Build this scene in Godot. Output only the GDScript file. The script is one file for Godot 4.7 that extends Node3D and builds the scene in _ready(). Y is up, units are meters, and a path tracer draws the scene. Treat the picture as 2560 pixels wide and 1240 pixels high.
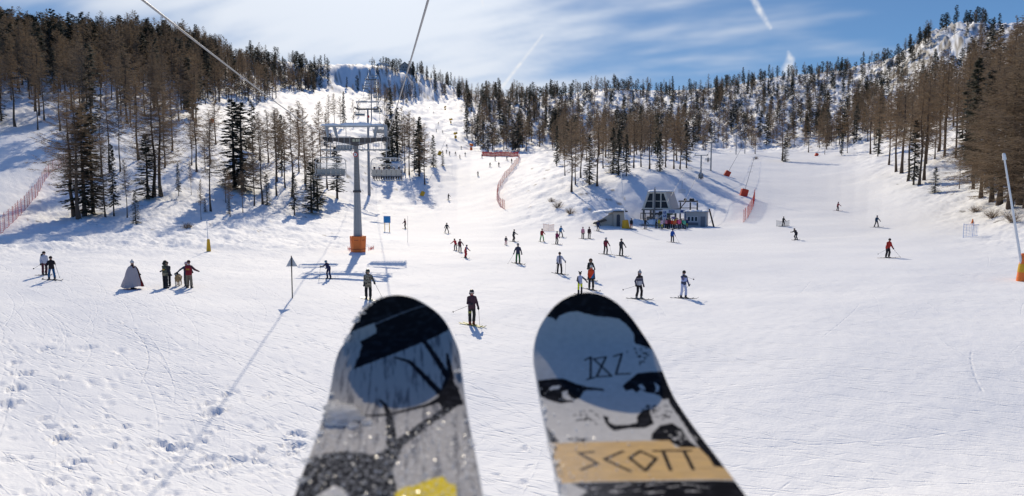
extends Node3D
# A groomed ski area at a chairlift's base: camera on the lift, two ski tips in front of it. Metres, y up, camera at the origin's height 0, slope about 7 m below.

const FOCAL := 1707.0          # pixels of the 2560 wide photograph
const TILT := 0.0820           # camera looks down by this angle
const SUN_AZ := -0.175         # sun's bearing from straight ahead (-z), and its height
const SUN_EL := 0.545
const TAU_F := 6.2831853

var used := {}
var mats := {}
var rng := RandomNumberGenerator.new()
var noise_a := FastNoiseLite.new()
var noise_b := FastNoiseLite.new()
var noise_c := FastNoiseLite.new()

# ------------------------------------------------------------------ naming, tagging
func numbered(n: String) -> String:
	var k: int = used.get(n, 0)
	used[n] = k + 1
	return n if k == 0 else "%s_%03d" % [n, k]

func thing(called: String, label: String, category: String, where := Vector3.ZERO, turn := 0.0, group := "") -> Node3D:
	var o := Node3D.new()
	o.name = numbered(called)
	add_child(o)
	o.position = where
	o.rotation.y = turn
	o.set_meta("label", label)
	o.set_meta("category", category)
	if group != "":
		o.set_meta("group", group)
	return o

func part(called: String, mesh: Mesh, mat: Material, parent: Node, label := "") -> MeshInstance3D:
	var m := MeshInstance3D.new()
	m.name = called
	m.mesh = mesh
	m.material_override = mat
	parent.add_child(m, true)
	if label != "":
		m.set_meta("label", label)
	return m

func structure(called: String, mesh: Mesh, mat: Material) -> MeshInstance3D:
	var m := part(called, mesh, mat, self)
	m.set_meta("kind", "structure")
	return m

func solo(called: String, mesh: Mesh, mat: Material, label: String, category: String, group := "") -> MeshInstance3D:
	var m := MeshInstance3D.new()
	m.name = numbered(called)
	m.mesh = mesh
	m.material_override = mat
	add_child(m)
	m.set_meta("label", label)
	m.set_meta("category", category)
	if group != "":
		m.set_meta("group", group)
	return m

# ------------------------------------------------------------------ materials
func mat(key: String, col: Color, rough := 0.8, metal := 0.0) -> StandardMaterial3D:
	# col is given in linear values
	if mats.has(key):
		return mats[key]
	var m := StandardMaterial3D.new()
	m.resource_name = key
	m.albedo_color = col.linear_to_srgb()
	m.roughness = rough
	m.metallic = metal
	mats[key] = m
	return m

func vmat(key: String, rough := 0.85) -> StandardMaterial3D:
	if mats.has(key):
		return mats[key]
	var m := StandardMaterial3D.new()
	m.resource_name = key
	m.vertex_color_use_as_albedo = true
	m.roughness = rough
	mats[key] = m
	return m

# ------------------------------------------------------------------ mesh bag
class Bag:
	var v := PackedVector3Array()
	var n := PackedVector3Array()
	var c := PackedColorArray()
	var uv := PackedVector2Array()
	var i := PackedInt32Array()
	var tint := Color.WHITE
	func tri(a: Vector3, b: Vector3, d: Vector3) -> void:      # counter-clockwise seen from outside
		var nn := (b - a).cross(d - a).normalized()
		var k := v.size()
		v.append(a); v.append(b); v.append(d)
		n.append(nn); n.append(nn); n.append(nn)
		c.append(tint); c.append(tint); c.append(tint)
		i.append(k); i.append(k + 2); i.append(k + 1)
	func quad(a: Vector3, b: Vector3, d: Vector3, e: Vector3) -> void:
		var nn := (b - a).cross(e - a)
		if nn.length_squared() < 1e-14:
			nn = (d - b).cross(e - b)
		nn = nn.normalized()
		var k := v.size()
		v.append(a); v.append(b); v.append(d); v.append(e)
		for q in 4:
			n.append(nn); c.append(tint)
		i.append(k); i.append(k + 2); i.append(k + 1); i.append(k); i.append(k + 3); i.append(k + 2)
	func tube(a: Vector3, b: Vector3, ra: float, rb: float, sides := 6, cap := true) -> void:
		var ax := b - a
		if ax.length_squared() < 1e-12:
			return
		ax = ax.normalized()
		var s := ax.cross(Vector3.UP if absf(ax.y) < 0.9 else Vector3.RIGHT).normalized()
		var t := ax.cross(s)
		var k := v.size()
		for q in sides:
			var an := TAU * q / sides
			var o := s * cos(an) + t * sin(an)
			v.append(a + o * ra); v.append(b + o * rb)
			n.append(o); n.append(o); c.append(tint); c.append(tint)
		for q in sides:
			var p0 := k + q * 2
			var p1 := k + ((q + 1) % sides) * 2
			i.append(p0); i.append(p0 + 1); i.append(p1); i.append(p1); i.append(p0 + 1); i.append(p1 + 1)
		if cap:
			for e in 2:
				var nn := ax if e == 1 else -ax
				var kk := v.size()
				for q in sides:
					v.append(v[k + q * 2 + e]); n.append(nn); c.append(tint)
				for q in range(1, sides - 1):
					if e == 1:
						i.append(kk); i.append(kk + q + 1); i.append(kk + q)
					else:
						i.append(kk); i.append(kk + q); i.append(kk + q + 1)
	func path(pts: Array, r: float, sides := 6) -> void:
		for q in pts.size() - 1:
			tube(pts[q], pts[q + 1], r, r, sides, q == 0 or q == pts.size() - 2)
			if q > 0:
				ball(pts[q], Vector3.ONE * r, 3, sides)
	func box(center: Vector3, size: Vector3, bas := Basis.IDENTITY) -> void:
		var h := size * 0.5
		var p := []
		for q in 8:
			p.append(center + bas * Vector3(h.x if q & 1 else -h.x, h.y if q & 2 else -h.y, h.z if q & 4 else -h.z))
		quad(p[4], p[5], p[7], p[6]); quad(p[1], p[0], p[2], p[3])
		quad(p[5], p[1], p[3], p[7]); quad(p[0], p[4], p[6], p[2])
		quad(p[6], p[7], p[3], p[2]); quad(p[0], p[1], p[5], p[4])
	func bevel_box(center: Vector3, size: Vector3, b: float, bas := Basis.IDENTITY) -> void:
		# a box whose vertical and horizontal edges are chamfered: three crossing slabs joined by their chamfers
		var h := size * 0.5
		var g := func(x: float, y: float, z: float) -> Vector3: return center + bas * Vector3(x, y, z)
		for sx in [-1.0, 1.0]:
			for sy in [-1.0, 1.0]:
				for sz in [-1.0, 1.0]:
					var p0: Vector3 = g.call(sx * h.x, sy * (h.y - b), sz * (h.z - b))
					var p1: Vector3 = g.call(sx * (h.x - b), sy * h.y, sz * (h.z - b))
					var p2: Vector3 = g.call(sx * (h.x - b), sy * (h.y - b), sz * h.z)
					if sx * sy * sz > 0:
						tri(p0, p1, p2)
					else:
						tri(p0, p2, p1)
		for s in [-1.0, 1.0]:
			_q(g, [Vector3(s * h.x, -(h.y - b), -(h.z - b)), Vector3(s * h.x, h.y - b, -(h.z - b)), Vector3(s * h.x, h.y - b, h.z - b), Vector3(s * h.x, -(h.y - b), h.z - b)], Vector3(s, 0, 0), bas)
			_q(g, [Vector3(-(h.x - b), s * h.y, -(h.z - b)), Vector3(h.x - b, s * h.y, -(h.z - b)), Vector3(h.x - b, s * h.y, h.z - b), Vector3(-(h.x - b), s * h.y, h.z - b)], Vector3(0, s, 0), bas)
			_q(g, [Vector3(-(h.x - b), -(h.y - b), s * h.z), Vector3(h.x - b, -(h.y - b), s * h.z), Vector3(h.x - b, h.y - b, s * h.z), Vector3(-(h.x - b), h.y - b, s * h.z)], Vector3(0, 0, s), bas)
			for t in [-1.0, 1.0]:
				_q(g, [Vector3(s * h.x, t * (h.y - b), -(h.z - b)), Vector3(s * h.x, t * (h.y - b), h.z - b), Vector3(s * (h.x - b), t * h.y, h.z - b), Vector3(s * (h.x - b), t * h.y, -(h.z - b))], Vector3(s, t, 0), bas)
				_q(g, [Vector3(s * h.x, -(h.y - b), t * (h.z - b)), Vector3(s * h.x, h.y - b, t * (h.z - b)), Vector3(s * (h.x - b), h.y - b, t * h.z), Vector3(s * (h.x - b), -(h.y - b), t * h.z)], Vector3(s, 0, t), bas)
				_q(g, [Vector3(-(h.x - b), s * h.y, t * (h.z - b)), Vector3(h.x - b, s * h.y, t * (h.z - b)), Vector3(h.x - b, s * (h.y - b), t * h.z), Vector3(-(h.x - b), s * (h.y - b), t * h.z)], Vector3(0, s, t), bas)
	func _q(g: Callable, p: Array, out: Vector3, bas: Basis) -> void:
		var a: Vector3 = g.call(p[0].x, p[0].y, p[0].z)
		var b: Vector3 = g.call(p[1].x, p[1].y, p[1].z)
		var d: Vector3 = g.call(p[2].x, p[2].y, p[2].z)
		var e: Vector3 = g.call(p[3].x, p[3].y, p[3].z)
		if (b - a).cross(e - a).dot(bas * out) > 0:
			quad(a, b, d, e)
		else:
			quad(a, e, d, b)
	func ball(center: Vector3, r: Vector3, rings := 6, segs := 8, bas := Basis.IDENTITY, from_v := 0.0, to_v := 1.0) -> void:
		var k := v.size()
		for y in rings + 1:
			var la: float = PI * lerpf(from_v, to_v, float(y) / rings)
			for x in segs:
				var lo := TAU * x / segs
				var d := Vector3(sin(la) * cos(lo), cos(la), sin(la) * sin(lo))
				v.append(center + bas * (d * r)); n.append((bas * (d / r)).normalized()); c.append(tint)
		for y in rings:
			for x in segs:
				var a := k + y * segs + x
				var b := k + y * segs + (x + 1) % segs
				i.append(a); i.append(a + segs); i.append(b); i.append(b); i.append(a + segs); i.append(b + segs)
	func lathe(center: Vector3, prof: Array, segs := 12) -> void:      # prof: [radius, y] from top to bottom
		var k := v.size()
		for y in prof.size():
			var pr: Array = prof[y]
			var p0: Array = prof[maxi(y - 1, 0)]
			var p1: Array = prof[mini(y + 1, prof.size() - 1)]
			var tg := Vector2(p1[0] - p0[0], p1[1] - p0[1]).normalized()
			for x in segs:
				var lo := TAU * x / segs
				v.append(center + Vector3(cos(lo) * pr[0], pr[1], sin(lo) * pr[0]))
				n.append(Vector3(cos(lo) * -tg.y, tg.x, sin(lo) * -tg.y).normalized()); c.append(tint)
		for y in prof.size() - 1:
			for x in segs:
				var a := k + y * segs + x
				var b := k + y * segs + (x + 1) % segs
				i.append(a); i.append(a + segs); i.append(b); i.append(b); i.append(a + segs); i.append(b + segs)
	func mesh(with_color := false, with_uv := false) -> ArrayMesh:
		var arr := []
		arr.resize(Mesh.ARRAY_MAX)
		arr[Mesh.ARRAY_VERTEX] = v
		arr[Mesh.ARRAY_NORMAL] = n
		if with_color:
			arr[Mesh.ARRAY_COLOR] = c
		if with_uv:
			arr[Mesh.ARRAY_TEX_UV] = uv
		arr[Mesh.ARRAY_INDEX] = i
		var m := ArrayMesh.new()
		m.add_surface_from_arrays(Mesh.PRIMITIVE_TRIANGLES, arr)
		return m

# ------------------------------------------------------------------ where things seen in the photograph stand
func ray(px: float, py: float) -> Vector3:
	return Basis(Vector3.RIGHT, -TILT) * Vector3((px - 1280.0) / FOCAL, (620.0 - py) / FOCAL, -1.0)

func at(px: float, py: float, d: float) -> Vector3:
	var r := ray(px, py)
	return r * (d / -r.z)

func foot(px: float, py: float) -> Vector3:
	# the point of the slope that is seen there: walk along the line of sight until it meets the ground
	var r := ray(px, py)
	r /= -r.z
	var d := 12.0
	var last := d
	while d < 1500.0:
		var p := r * d
		if p.y < ground(p.x, p.z):
			var lo := last
			var hi := d
			for k in 12:
				var m := (lo + hi) * 0.5
				p = r * m
				if p.y < ground(p.x, p.z):
					hi = m
				else:
					lo = m
			p = r * hi
			return Vector3(p.x, ground(p.x, p.z), p.z)
		last = d
		d *= 1.006
	return r * 900.0

# ------------------------------------------------------------------ the scene
func _ready() -> void:
	rng.seed = 20240311
	noise_a.seed = 11; noise_a.frequency = 1.0; noise_a.fractal_octaves = 3
	noise_b.seed = 23; noise_b.frequency = 1.0; noise_b.fractal_octaves = 2
	noise_c.seed = 37; noise_c.frequency = 1.0; noise_c.fractal_type = FastNoiseLite.FRACTAL_NONE
	var t0 := Time.get_ticks_msec()
	var cam := Camera3D.new()
	cam.name = "camera"
	cam.rotation.x = -TILT
	var lens := CameraAttributesPhysical.new()
	lens.frustum_focal_length = FOCAL / 1240.0 * 24.0
	lens.exposure_aperture = 9.0
	lens.frustum_focus_distance = 70.0
	lens.frustum_near = 0.05
	lens.frustum_far = 4000.0
	cam.attributes = lens
	cam.keep_aspect = Camera3D.KEEP_HEIGHT
	cam.current = true
	add_child(cam)
	cam.fov = rad_to_deg(2.0 * atan(620.0 / FOCAL))
	var env := Environment.new()
	env.background_mode = Environment.BG_SKY
	var sky := Sky.new()
	var pano := PanoramaSkyMaterial.new()
	pano.panorama = ImageTexture.create_from_image(sky_image())
	sky.sky_material = pano
	env.sky = sky
	env.tonemap_mode = Environment.TONE_MAPPER_LINEAR
	env.tonemap_exposure = 0.80
	env.sdfgi_enabled = true
	env.ssao_enabled = true
	env.ssil_enabled = true
	var we := WorldEnvironment.new()
	we.name = "world_environment"
	we.environment = env
	add_child(we)
	var sun := DirectionalLight3D.new()
	sun.name = "sun"
	sun.light_energy = 1.5
	sun.light_color = Color(1.0, 0.945, 0.85)
	sun.light_angular_distance = 0.5
	sun.shadow_enabled = true
	add_child(sun)
	var to_sun := Vector3(sin(SUN_AZ) * cos(SUN_EL), sin(SUN_EL), -cos(SUN_AZ) * cos(SUN_EL))
	sun.look_at_from_position(to_sun * 100.0, Vector3.ZERO, Vector3.UP)
	print("sky ", Time.get_ticks_msec() - t0)
	build_profiles()
	build_ground()
	print("ground ", Time.get_ticks_msec() - t0)
	build_forest()
	print("forest ", Time.get_ticks_msec() - t0)
	build_lift()
	build_station()
	build_piste_gear()
	print("gear ", Time.get_ticks_msec() - t0)
	build_people()
	print("people ", Time.get_ticks_msec() - t0)
	build_own_skis()
	print("done ", Time.get_ticks_msec() - t0)

# ------------------------------------------------------------------ sky
func sky_image() -> Image:
	var w := 2048
	var h := 1024
	var img := Image.create(w, h, false, Image.FORMAT_RGBF)
	var fb := FastNoiseLite.new()
	fb.seed = 5; fb.frequency = 1.0; fb.fractal_octaves = 5; fb.fractal_gain = 0.55
	var fl := FastNoiseLite.new()
	fl.seed = 9; fl.frequency = 1.0; fl.fractal_octaves = 2
	var sd := Vector3(sin(SUN_AZ) * cos(SUN_EL), sin(SUN_EL), -cos(SUN_AZ) * cos(SUN_EL))
	var low := Color(0.42, 0.47, 0.56)
	img.fill(low)
	var ca := cos(-0.42)
	var sa := sin(-0.42)
	for y in h / 2 + 6:
		var el := PI * (0.5 - (y + 0.5) / h)
		var ce := cos(el)
		var se := sin(el)
		var t := clampf(se, 0.0, 1.0)
		var base := Vector3(0.050, 0.130, 0.38).lerp(Vector3(0.135, 0.40, 0.83), pow(1.0 - t, 2.6))
		base = base.lerp(Vector3(0.36, 0.67, 1.0), pow(1.0 - t, 9.0))
		for x in w:
			var az := TAU * (x + 0.5) / w
			var dir := Vector3(sin(az) * ce, se, -cos(az) * ce)
			var ang := acos(clampf(dir.dot(sd), -1.0, 1.0))
			var q := 1.0 / (maxf(se, 0.0) + 0.22)
			var ux := dir.x * q
			var uz := dir.z * q
			var rx := ux * ca - uz * sa
			var rz := ux * sa + uz * ca
			var wisp := fb.get_noise_3d(rx * 1.1, rz * 4.2, 0.0) * 0.5 + 0.5
			var broad := fl.get_noise_3d(rx * 0.8, rz * 1.3, 4.0) * 0.5 + 0.5
			var halo := exp(-pow(ang / 0.54, 3.2))
			var cl := clampf((wisp * 0.70 + broad * 0.50 + halo * 0.98 - 0.86) * 1.7, 0.0, 1.0)
			cl = cl * cl * (3.0 - 2.0 * cl)
			cl *= 0.93
			var glow := 0.55 * exp(-ang / 0.24) + 0.06 * exp(-ang / 0.6)
			var white := Vector3(0.80, 0.85, 0.93) * (1.06 + 0.75 * exp(-ang / 0.30))
			var col := base + Vector3(0.95, 0.97, 1.0) * glow
			col = col.lerp(white, cl)
			img.set_pixel(x, y, Color(col.x, col.y, col.z))
	img.resize(4096, 2048, Image.INTERPOLATE_BILINEAR)
	# vapour trails: [from az, from el, to az, to el (as picture directions), width start, width end, strength]
	for t in [[1249, 226, 1300, 160, 4.0, 4.0, 0.95], [1300, 160, 1356, 88, 4.0, 3.0, 0.6], [1880, -10, 1900, 28, 7.0, 7.0, 0.75], [1900, 28, 1926, 70, 7.0, 4.0, 0.6], [1204, -12, 1207, 14, 4.0, 2.0, 0.9],
			[1970, 128, 1976, 150, 2.0, 9.0, 0.55], [1976, 150, 1970, 172, 9.0, 13.0, 0.6], [1970, 172, 1984, 200, 13.0, 18.0, 0.55]]:
		trail(img, ray(t[0], t[1]).normalized(), ray(t[2], t[3]).normalized(), t[4] / FOCAL, t[5] / FOCAL, t[6])
	return img

func trail(img: Image, a: Vector3, b: Vector3, wa: float, wb: float, k: float) -> void:
	var w := img.get_width()
	var h := img.get_height()
	var steps := int(a.angle_to(b) / (PI / h) * 2.0) + 2
	var hit := {}
	for s in steps + 1:
		var f := float(s) / steps
		var d := a.slerp(b, f)
		var r := maxf(lerpf(wa, wb, f), 0.0012)
		var cy := acos(d.y) / PI * h
		var cx := atan2(d.x, -d.z) / TAU * w
		var rr := int(r / PI * h * 1.5) + 1
		for yy in range(-rr, rr + 1):
			for xx in range(-rr, rr + 1):
				var ix := int(floor(cx)) + xx
				var iy := int(floor(cy)) + yy
				var az := TAU * (ix + 0.5) / w
				var el := PI * (0.5 - (iy + 0.5) / h)
				var e := Vector3(sin(az) * cos(el), sin(el), -cos(az) * cos(el))
				var al := k * clampf(1.25 - e.angle_to(d) / r, 0.0, 1.0) * (0.75 + 0.5 * noise_b.get_noise_2d(ix * 0.21, iy * 0.21))
				var key := Vector2i(posmod(ix, w), iy)
				if al > hit.get(key, 0.0):
					hit[key] = al
	for key in hit:
		var c := img.get_pixelv(key)
		img.set_pixelv(key, c.lerp(Color(1.08, 1.10, 1.14), clampf(hit[key], 0.0, 1.0)))

# ------------------------------------------------------------------ the slope
# Sections through the valley, fanning out from the lift: [bearing, [[distance, where it is seen, how rough], ...]]
var sections := [
	{"bearing": -900, "line": [[14, 1200, 0.1], [30, 770, 0.1], [48, 645, 0.1], [66, 560, 0.6], [85, 470, 0.8], [115, 390, 0.3], [150, 300, 0.3], [175, 230, 1.0], [230, 130, 1], [320, 20, 1], [420, -20, 1]]},
	{"bearing": -350, "line": [[14, 1250, 0.1], [30, 815, 0.1], [48, 688, 0.1], [72, 605, 0.7], [82, 585, 0.8], [95, 535, 0.4], [120, 440, 0.2], [150, 345, 0.2], [165, 320, 0.9], [220, 205, 1], [300, 110, 1], [420, 70, 1]]},
	{"bearing": 0, "line": [[14, 1290, 0.1], [30, 857, 0.1], [37, 772, 0.1], [47, 708, 0.1], [68, 637, 0.3], [74, 617, 0.9], [86, 590, 0.8], [92, 570, 0.4], [105, 520, 0.1], [130, 425, 0.1], [155, 345, 0.1], [168, 328, 0.8], [210, 245, 1], [300, 140, 1], [390, 118, 1], [480, 110, 1]]},
	{"bearing": 130, "line": [[14, 1300, 0.1], [30, 862, 0.1], [47, 703, 0.1], [70, 634, 0.3], [76, 612, 0.9], [86, 592, 0.8], [98, 558, 0.9], [118, 500, 0.8], [135, 430, 0.4], [160, 345, 0.3], [175, 318, 0.8], [215, 255, 1], [300, 170, 1], [390, 132, 1], [500, 126, 1]]},
	{"bearing": 250, "line": [[14, 1310, 0.1], [30, 866, 0.1], [47, 700, 0.1], [71, 631, 0.3], [77, 612, 0.9], [86, 594, 0.8], [100, 556, 0.9], [120, 492, 0.9], [150, 405, 0.9], [175, 325, 0.8], [215, 262, 1], [300, 185, 1], [400, 130, 1], [520, 126, 1]]},
	{"bearing": 400, "line": [[14, 1318, 0.1], [30, 868, 0.1], [37, 778, 0.1], [50, 694, 0.1], [73, 628, 0.3], [79, 608, 0.9], [90, 584, 0.8], [102, 552, 0.9], [118, 505, 0.9], [150, 410, 0.9], [190, 330, 0.8], [220, 285, 1], [300, 205, 1], [420, 128, 1], [560, 126, 1]]},
	{"bearing": 520, "line": [[14, 1322, 0.1], [30, 870, 0.1], [50, 696, 0.1], [74, 627, 0.3], [80, 608, 0.9], [90, 588, 0.8], [105, 548, 0.9], [125, 497, 0.9], [150, 430, 0.9], [200, 330, 0.6], [240, 288, 0.3], [290, 258, 0.6], [350, 215, 1], [450, 150, 1], [600, 138, 1]]},
	{"bearing": 640, "line": [[14, 1326, 0.1], [30, 872, 0.1], [50, 700, 0.1], [74, 627, 0.3], [80, 610, 0.9], [92, 590, 0.8], [108, 548, 0.9], [125, 510, 0.9], [150, 450, 0.9], [200, 370, 0.7], [250, 315, 0.2], [300, 288, 0.2], [360, 262, 0.7], [450, 225, 1], [575, 186, 1], [610, 150, 1], [720, 156, 1]]},
	{"bearing": 760, "line": [[14, 1328, 0.1], [30, 874, 0.1], [50, 702, 0.1], [74, 627, 0.2], [80, 612, 0.9], [94, 590, 0.6], [112, 552, 0.9], [130, 522, 0.9], [160, 460, 0.9], [220, 375, 0.5], [300, 302, 0.2], [400, 272, 0.2], [500, 250, 0.3], [600, 232, 0.8], [665, 214, 0.9], [694, 166, 0.8], [790, 170, 0.8]]},
	{"bearing": 850, "line": [[14, 1330, 0.1], [30, 876, 0.1], [50, 706, 0.1], [73, 627, 0.2], [80, 612, 0.8], [96, 590, 0.4], [115, 560, 0.7], [135, 528, 0.8], [160, 480, 0.9], [220, 390, 0.6], [300, 325, 0.3], [400, 285, 0.2], [520, 253, 0.1], [640, 235, 0.2], [700, 220, 0.45], [742, 164, 0.5], [840, 166, 0.4]]},
	{"bearing": 925, "line": [[14, 1332, 0.1], [30, 878, 0.1], [50, 710, 0.1], [73, 627, 0.2], [82, 608, 0.6], [100, 588, 0.2], [125, 558, 0.4], [150, 537, 0.7], [190, 516, 0.6], [230, 440, 0.7], [300, 360, 0.6], [400, 305, 0.5], [520, 272, 0.6], [640, 246, 0.8], [702, 234, 0.9], [746, 167, 0.8], [850, 167, 0.6]]},
	{"bearing": 1020, "line": [[14, 1334, 0.1], [30, 878, 0.1], [50, 712, 0.1], [73, 632, 0.2], [80, 618, 0.4], [100, 595, 0.1], [120, 574, 0.1], [150, 540, 0.5], [185, 497, 0.9], [215, 455, 0.9], [300, 375, 0.9], [400, 325, 0.8], [520, 292, 0.7], [640, 264, 0.6], [722, 243, 0.95], [764, 176, 0.9], [870, 178, 0.6]]},
	{"bearing": 1080, "line": [[14, 1334, 0.1], [30, 876, 0.1], [50, 710, 0.1], [73, 634, 0.1], [100, 598, 0.0], [120, 577, 0.0], [150, 545, 0.2], [185, 512, 0.8], [220, 450, 0.8], [280, 390, 0.7], [350, 360, 0.4], [450, 325, 0.2], [600, 286, 0.1], [720, 260, 0.1], [782, 243, 0.9], [820, 196, 0.9], [930, 198, 0.6]]},
	{"bearing": 1130, "line": [[14, 1334, 0.1], [30, 876, 0.1], [50, 712, 0.1], [73, 634, 0.1], [100, 600, 0.0], [120, 579, 0.0], [150, 548, 0.05], [213, 498, 0.05], [250, 455, 0.05], [300, 407, 0.05], [350, 377, 0.05], [450, 338, 0.05], [560, 305, 0.05], [650, 278, 0.15], [740, 250, 0.5], [820, 230, 0.8], [920, 215, 0.8], [1000, 216, 0.8]]},
	{"bearing": 1200, "line": [[14, 1334, 0.1], [30, 876, 0.1], [50, 714, 0.1], [73, 635, 0.05], [100, 600, 0.0], [120, 580, 0.0], [150, 548, 0.0], [200, 485, 0.05], [240, 437, 0.05], [300, 396, 0.05], [325, 385, 0.1], [350, 386, 0.8], [400, 365, 1], [500, 322, 1], [600, 284, 1], [720, 250, 1], [830, 246, 1]]},
	{"bearing": 1290, "line": [[14, 1330, 0.1], [30, 874, 0.1], [50, 714, 0.1], [73, 636, 0.05], [100, 602, 0.0], [118, 580, 0.05], [130, 558, 0.4], [160, 500, 0.7], [210, 445, 0.7], [270, 402, 0.3], [310, 389, 0.1], [340, 390, 0.7], [390, 380, 1], [460, 345, 1], [560, 300, 1], [720, 256, 1], [830, 252, 1]]},
	{"bearing": 1400, "line": [[14, 1322, 0.1], [30, 872, 0.1], [50, 716, 0.1], [73, 636, 0.05], [100, 601, 0.0], [116, 574, 0.05], [124, 562, 0.5], [145, 500, 0.9], [160, 462, 0.9], [185, 425, 0.9], [225, 402, 0.8], [300, 388, 0.9], [400, 368, 1], [500, 332, 1], [620, 285, 1], [780, 246, 1], [900, 242, 1]]},
	{"bearing": 1500, "line": [[14, 1315, 0.1], [30, 870, 0.1], [50, 718, 0.1], [73, 636, 0.05], [100, 601, 0.0], [115, 576, 0.0], [121, 562, 0.5], [135, 510, 0.8], [155, 458, 0.8], [185, 422, 0.8], [225, 404, 0.9], [300, 388, 0.9], [400, 368, 1], [500, 332, 1], [620, 285, 1], [800, 230, 1], [920, 228, 1]]},
	{"bearing": 1570, "line": [[14, 1312, 0.1], [30, 868, 0.1], [50, 718, 0.1], [73, 636, 0.0], [100, 601, 0.0], [116, 575, 0.0], [128, 562, 0.2], [143, 492, 0.5], [158, 438, 0.7], [185, 418, 0.8], [225, 402, 0.9], [300, 386, 0.9], [400, 365, 1], [520, 325, 1], [660, 275, 1], [840, 230, 1], [950, 228, 1]]},
	{"bearing": 1650, "line": [[14, 1308, 0.1], [30, 866, 0.1], [50, 718, 0.1], [73, 636, 0.0], [100, 601, 0.0], [116, 575, 0.0], [134, 562, 0.1], [148, 485, 0.2], [160, 433, 0.4], [185, 416, 0.8], [225, 402, 0.9], [300, 386, 0.9], [400, 365, 1], [520, 325, 1], [660, 275, 1], [860, 238, 1], [960, 236, 1]]},
	{"bearing": 1740, "line": [[14, 1304, 0.1], [30, 862, 0.1], [50, 716, 0.1], [73, 636, 0.0], [100, 601, 0.0], [114, 576, 0.0], [130, 562, 0.1], [146, 505, 0.3], [163, 452, 0.5], [180, 430, 0.5], [220, 408, 0.4], [270, 392, 0.3], [310, 386, 0.5], [380, 382, 1], [460, 345, 1], [600, 290, 1], [880, 232, 1], [980, 230, 1]]},
	{"bearing": 1830, "line": [[14, 1298, 0.1], [30, 858, 0.1], [50, 714, 0.1], [73, 636, 0.0], [100, 601, 0.0], [112, 580, 0.0], [122, 566, 0.2], [136, 520, 0.4], [150, 490, 0.4], [170, 465, 0.2], [200, 438, 0.1], [250, 408, 0.1], [300, 388, 0.1], [330, 380, 0.3], [390, 380, 1], [480, 335, 1], [640, 272, 1], [900, 222, 1], [1000, 220, 1]]},
	{"bearing": 1900, "line": [[14, 1292, 0.1], [30, 854, 0.1], [50, 710, 0.1], [73, 636, 0.0], [95, 603, 0.0], [110, 577, 0.0], [124, 552, 0.0], [140, 525, 0.1], [165, 484, 0.05], [200, 448, 0.05], [250, 415, 0.05], [300, 394, 0.05], [335, 382, 0.1], [390, 382, 1], [480, 333, 1], [640, 262, 1], [900, 205, 1], [1000, 203, 1]]},
	{"bearing": 2020, "line": [[14, 1285, 0.1], [30, 848, 0.1], [50, 705, 0.1], [73, 634, 0.0], [93, 602, 0.0], [110, 570, 0.0], [136, 527, 0.05], [170, 482, 0.05], [210, 442, 0.05], [260, 408, 0.05], [320, 386, 0.05], [350, 380, 0.7], [400, 372, 1], [500, 320, 1], [700, 242, 1], [940, 192, 1], [1040, 190, 1]]},
	{"bearing": 2130, "line": [[14, 1280, 0.1], [30, 842, 0.1], [50, 700, 0.1], [70, 637, 0.0], [93, 598, 0.0], [110, 566, 0.0], [136, 526, 0.05], [170, 478, 0.05], [210, 435, 0.05], [255, 400, 0.05], [290, 380, 0.3], [340, 368, 0.9], [400, 345, 1], [500, 295, 1], [700, 225, 1], [800, 199, 1], [826, 173, 1], [930, 175, 1]]},
	{"bearing": 2210, "line": [[14, 1275, 0.1], [30, 838, 0.1], [50, 696, 0.1], [66, 642, 0.0], [93, 594, 0.0], [107, 567, 0.0], [130, 528, 0.05], [155, 480, 0.1], [190, 430, 0.4], [230, 395, 0.9], [290, 362, 1], [380, 325, 1], [500, 272, 1], [640, 222, 1], [700, 200, 1], [737, 141, 1], [850, 146, 1]]},
	{"bearing": 2290, "line": [[14, 1270, 0.1], [30, 834, 0.1], [50, 692, 0.1], [66, 638, 0.05], [90, 592, 0.0], [105, 560, 0.05], [122, 520, 0.1], [138, 478, 0.4], [160, 440, 0.9], [200, 400, 1], [260, 345, 1], [330, 300, 1], [420, 244, 1], [500, 200, 1], [560, 168, 1], [604, 86, 1], [720, 92, 1]]},
	{"bearing": 2380, "line": [[14, 1266, 0.1], [30, 830, 0.1], [50, 690, 0.1], [66, 634, 0.05], [86, 592, 0.1], [100, 558, 0.3], [115, 520, 0.7], [130, 483, 1], [165, 415, 1], [200, 360, 1], [260, 290, 1], [350, 232, 1], [430, 194, 1], [500, 166, 1], [562, 58, 1], [680, 66, 1]]},
	{"bearing": 2460, "line": [[14, 1262, 0.1], [30, 826, 0.1], [50, 688, 0.1], [66, 632, 0.1], [80, 600, 0.3], [92, 565, 0.5], [105, 527, 0.9], [120, 480, 1], [150, 410, 1], [200, 310, 1], [280, 220, 1], [400, 168, 1], [472, 146, 1], [528, 76, 1], [680, 78, 0.8]]},
	{"bearing": 2560, "line": [[14, 1258, 0.1], [30, 822, 0.1], [50, 686, 0.1], [62, 638, 0.2], [74, 600, 0.5], [84, 560, 0.7], [96, 515, 1], [115, 450, 1], [150, 360, 1], [200, 260, 1], [300, 150, 1], [450, 90, 1], [620, 62, 1], [900, 42, 0.6], [1000, 42, 0.6]]},
	{"bearing": 2900, "line": [[14, 1240, 0.1], [30, 810, 0.1], [50, 670, 0.3], [60, 620, 0.6], [72, 560, 0.9], [84, 505, 1], [100, 440, 1], [150, 310, 1], [220, 190, 1], [350, 80, 1], [500, 30, 1], [900, 10, 0.6], [1000, 10, 0.6]]},
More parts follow.
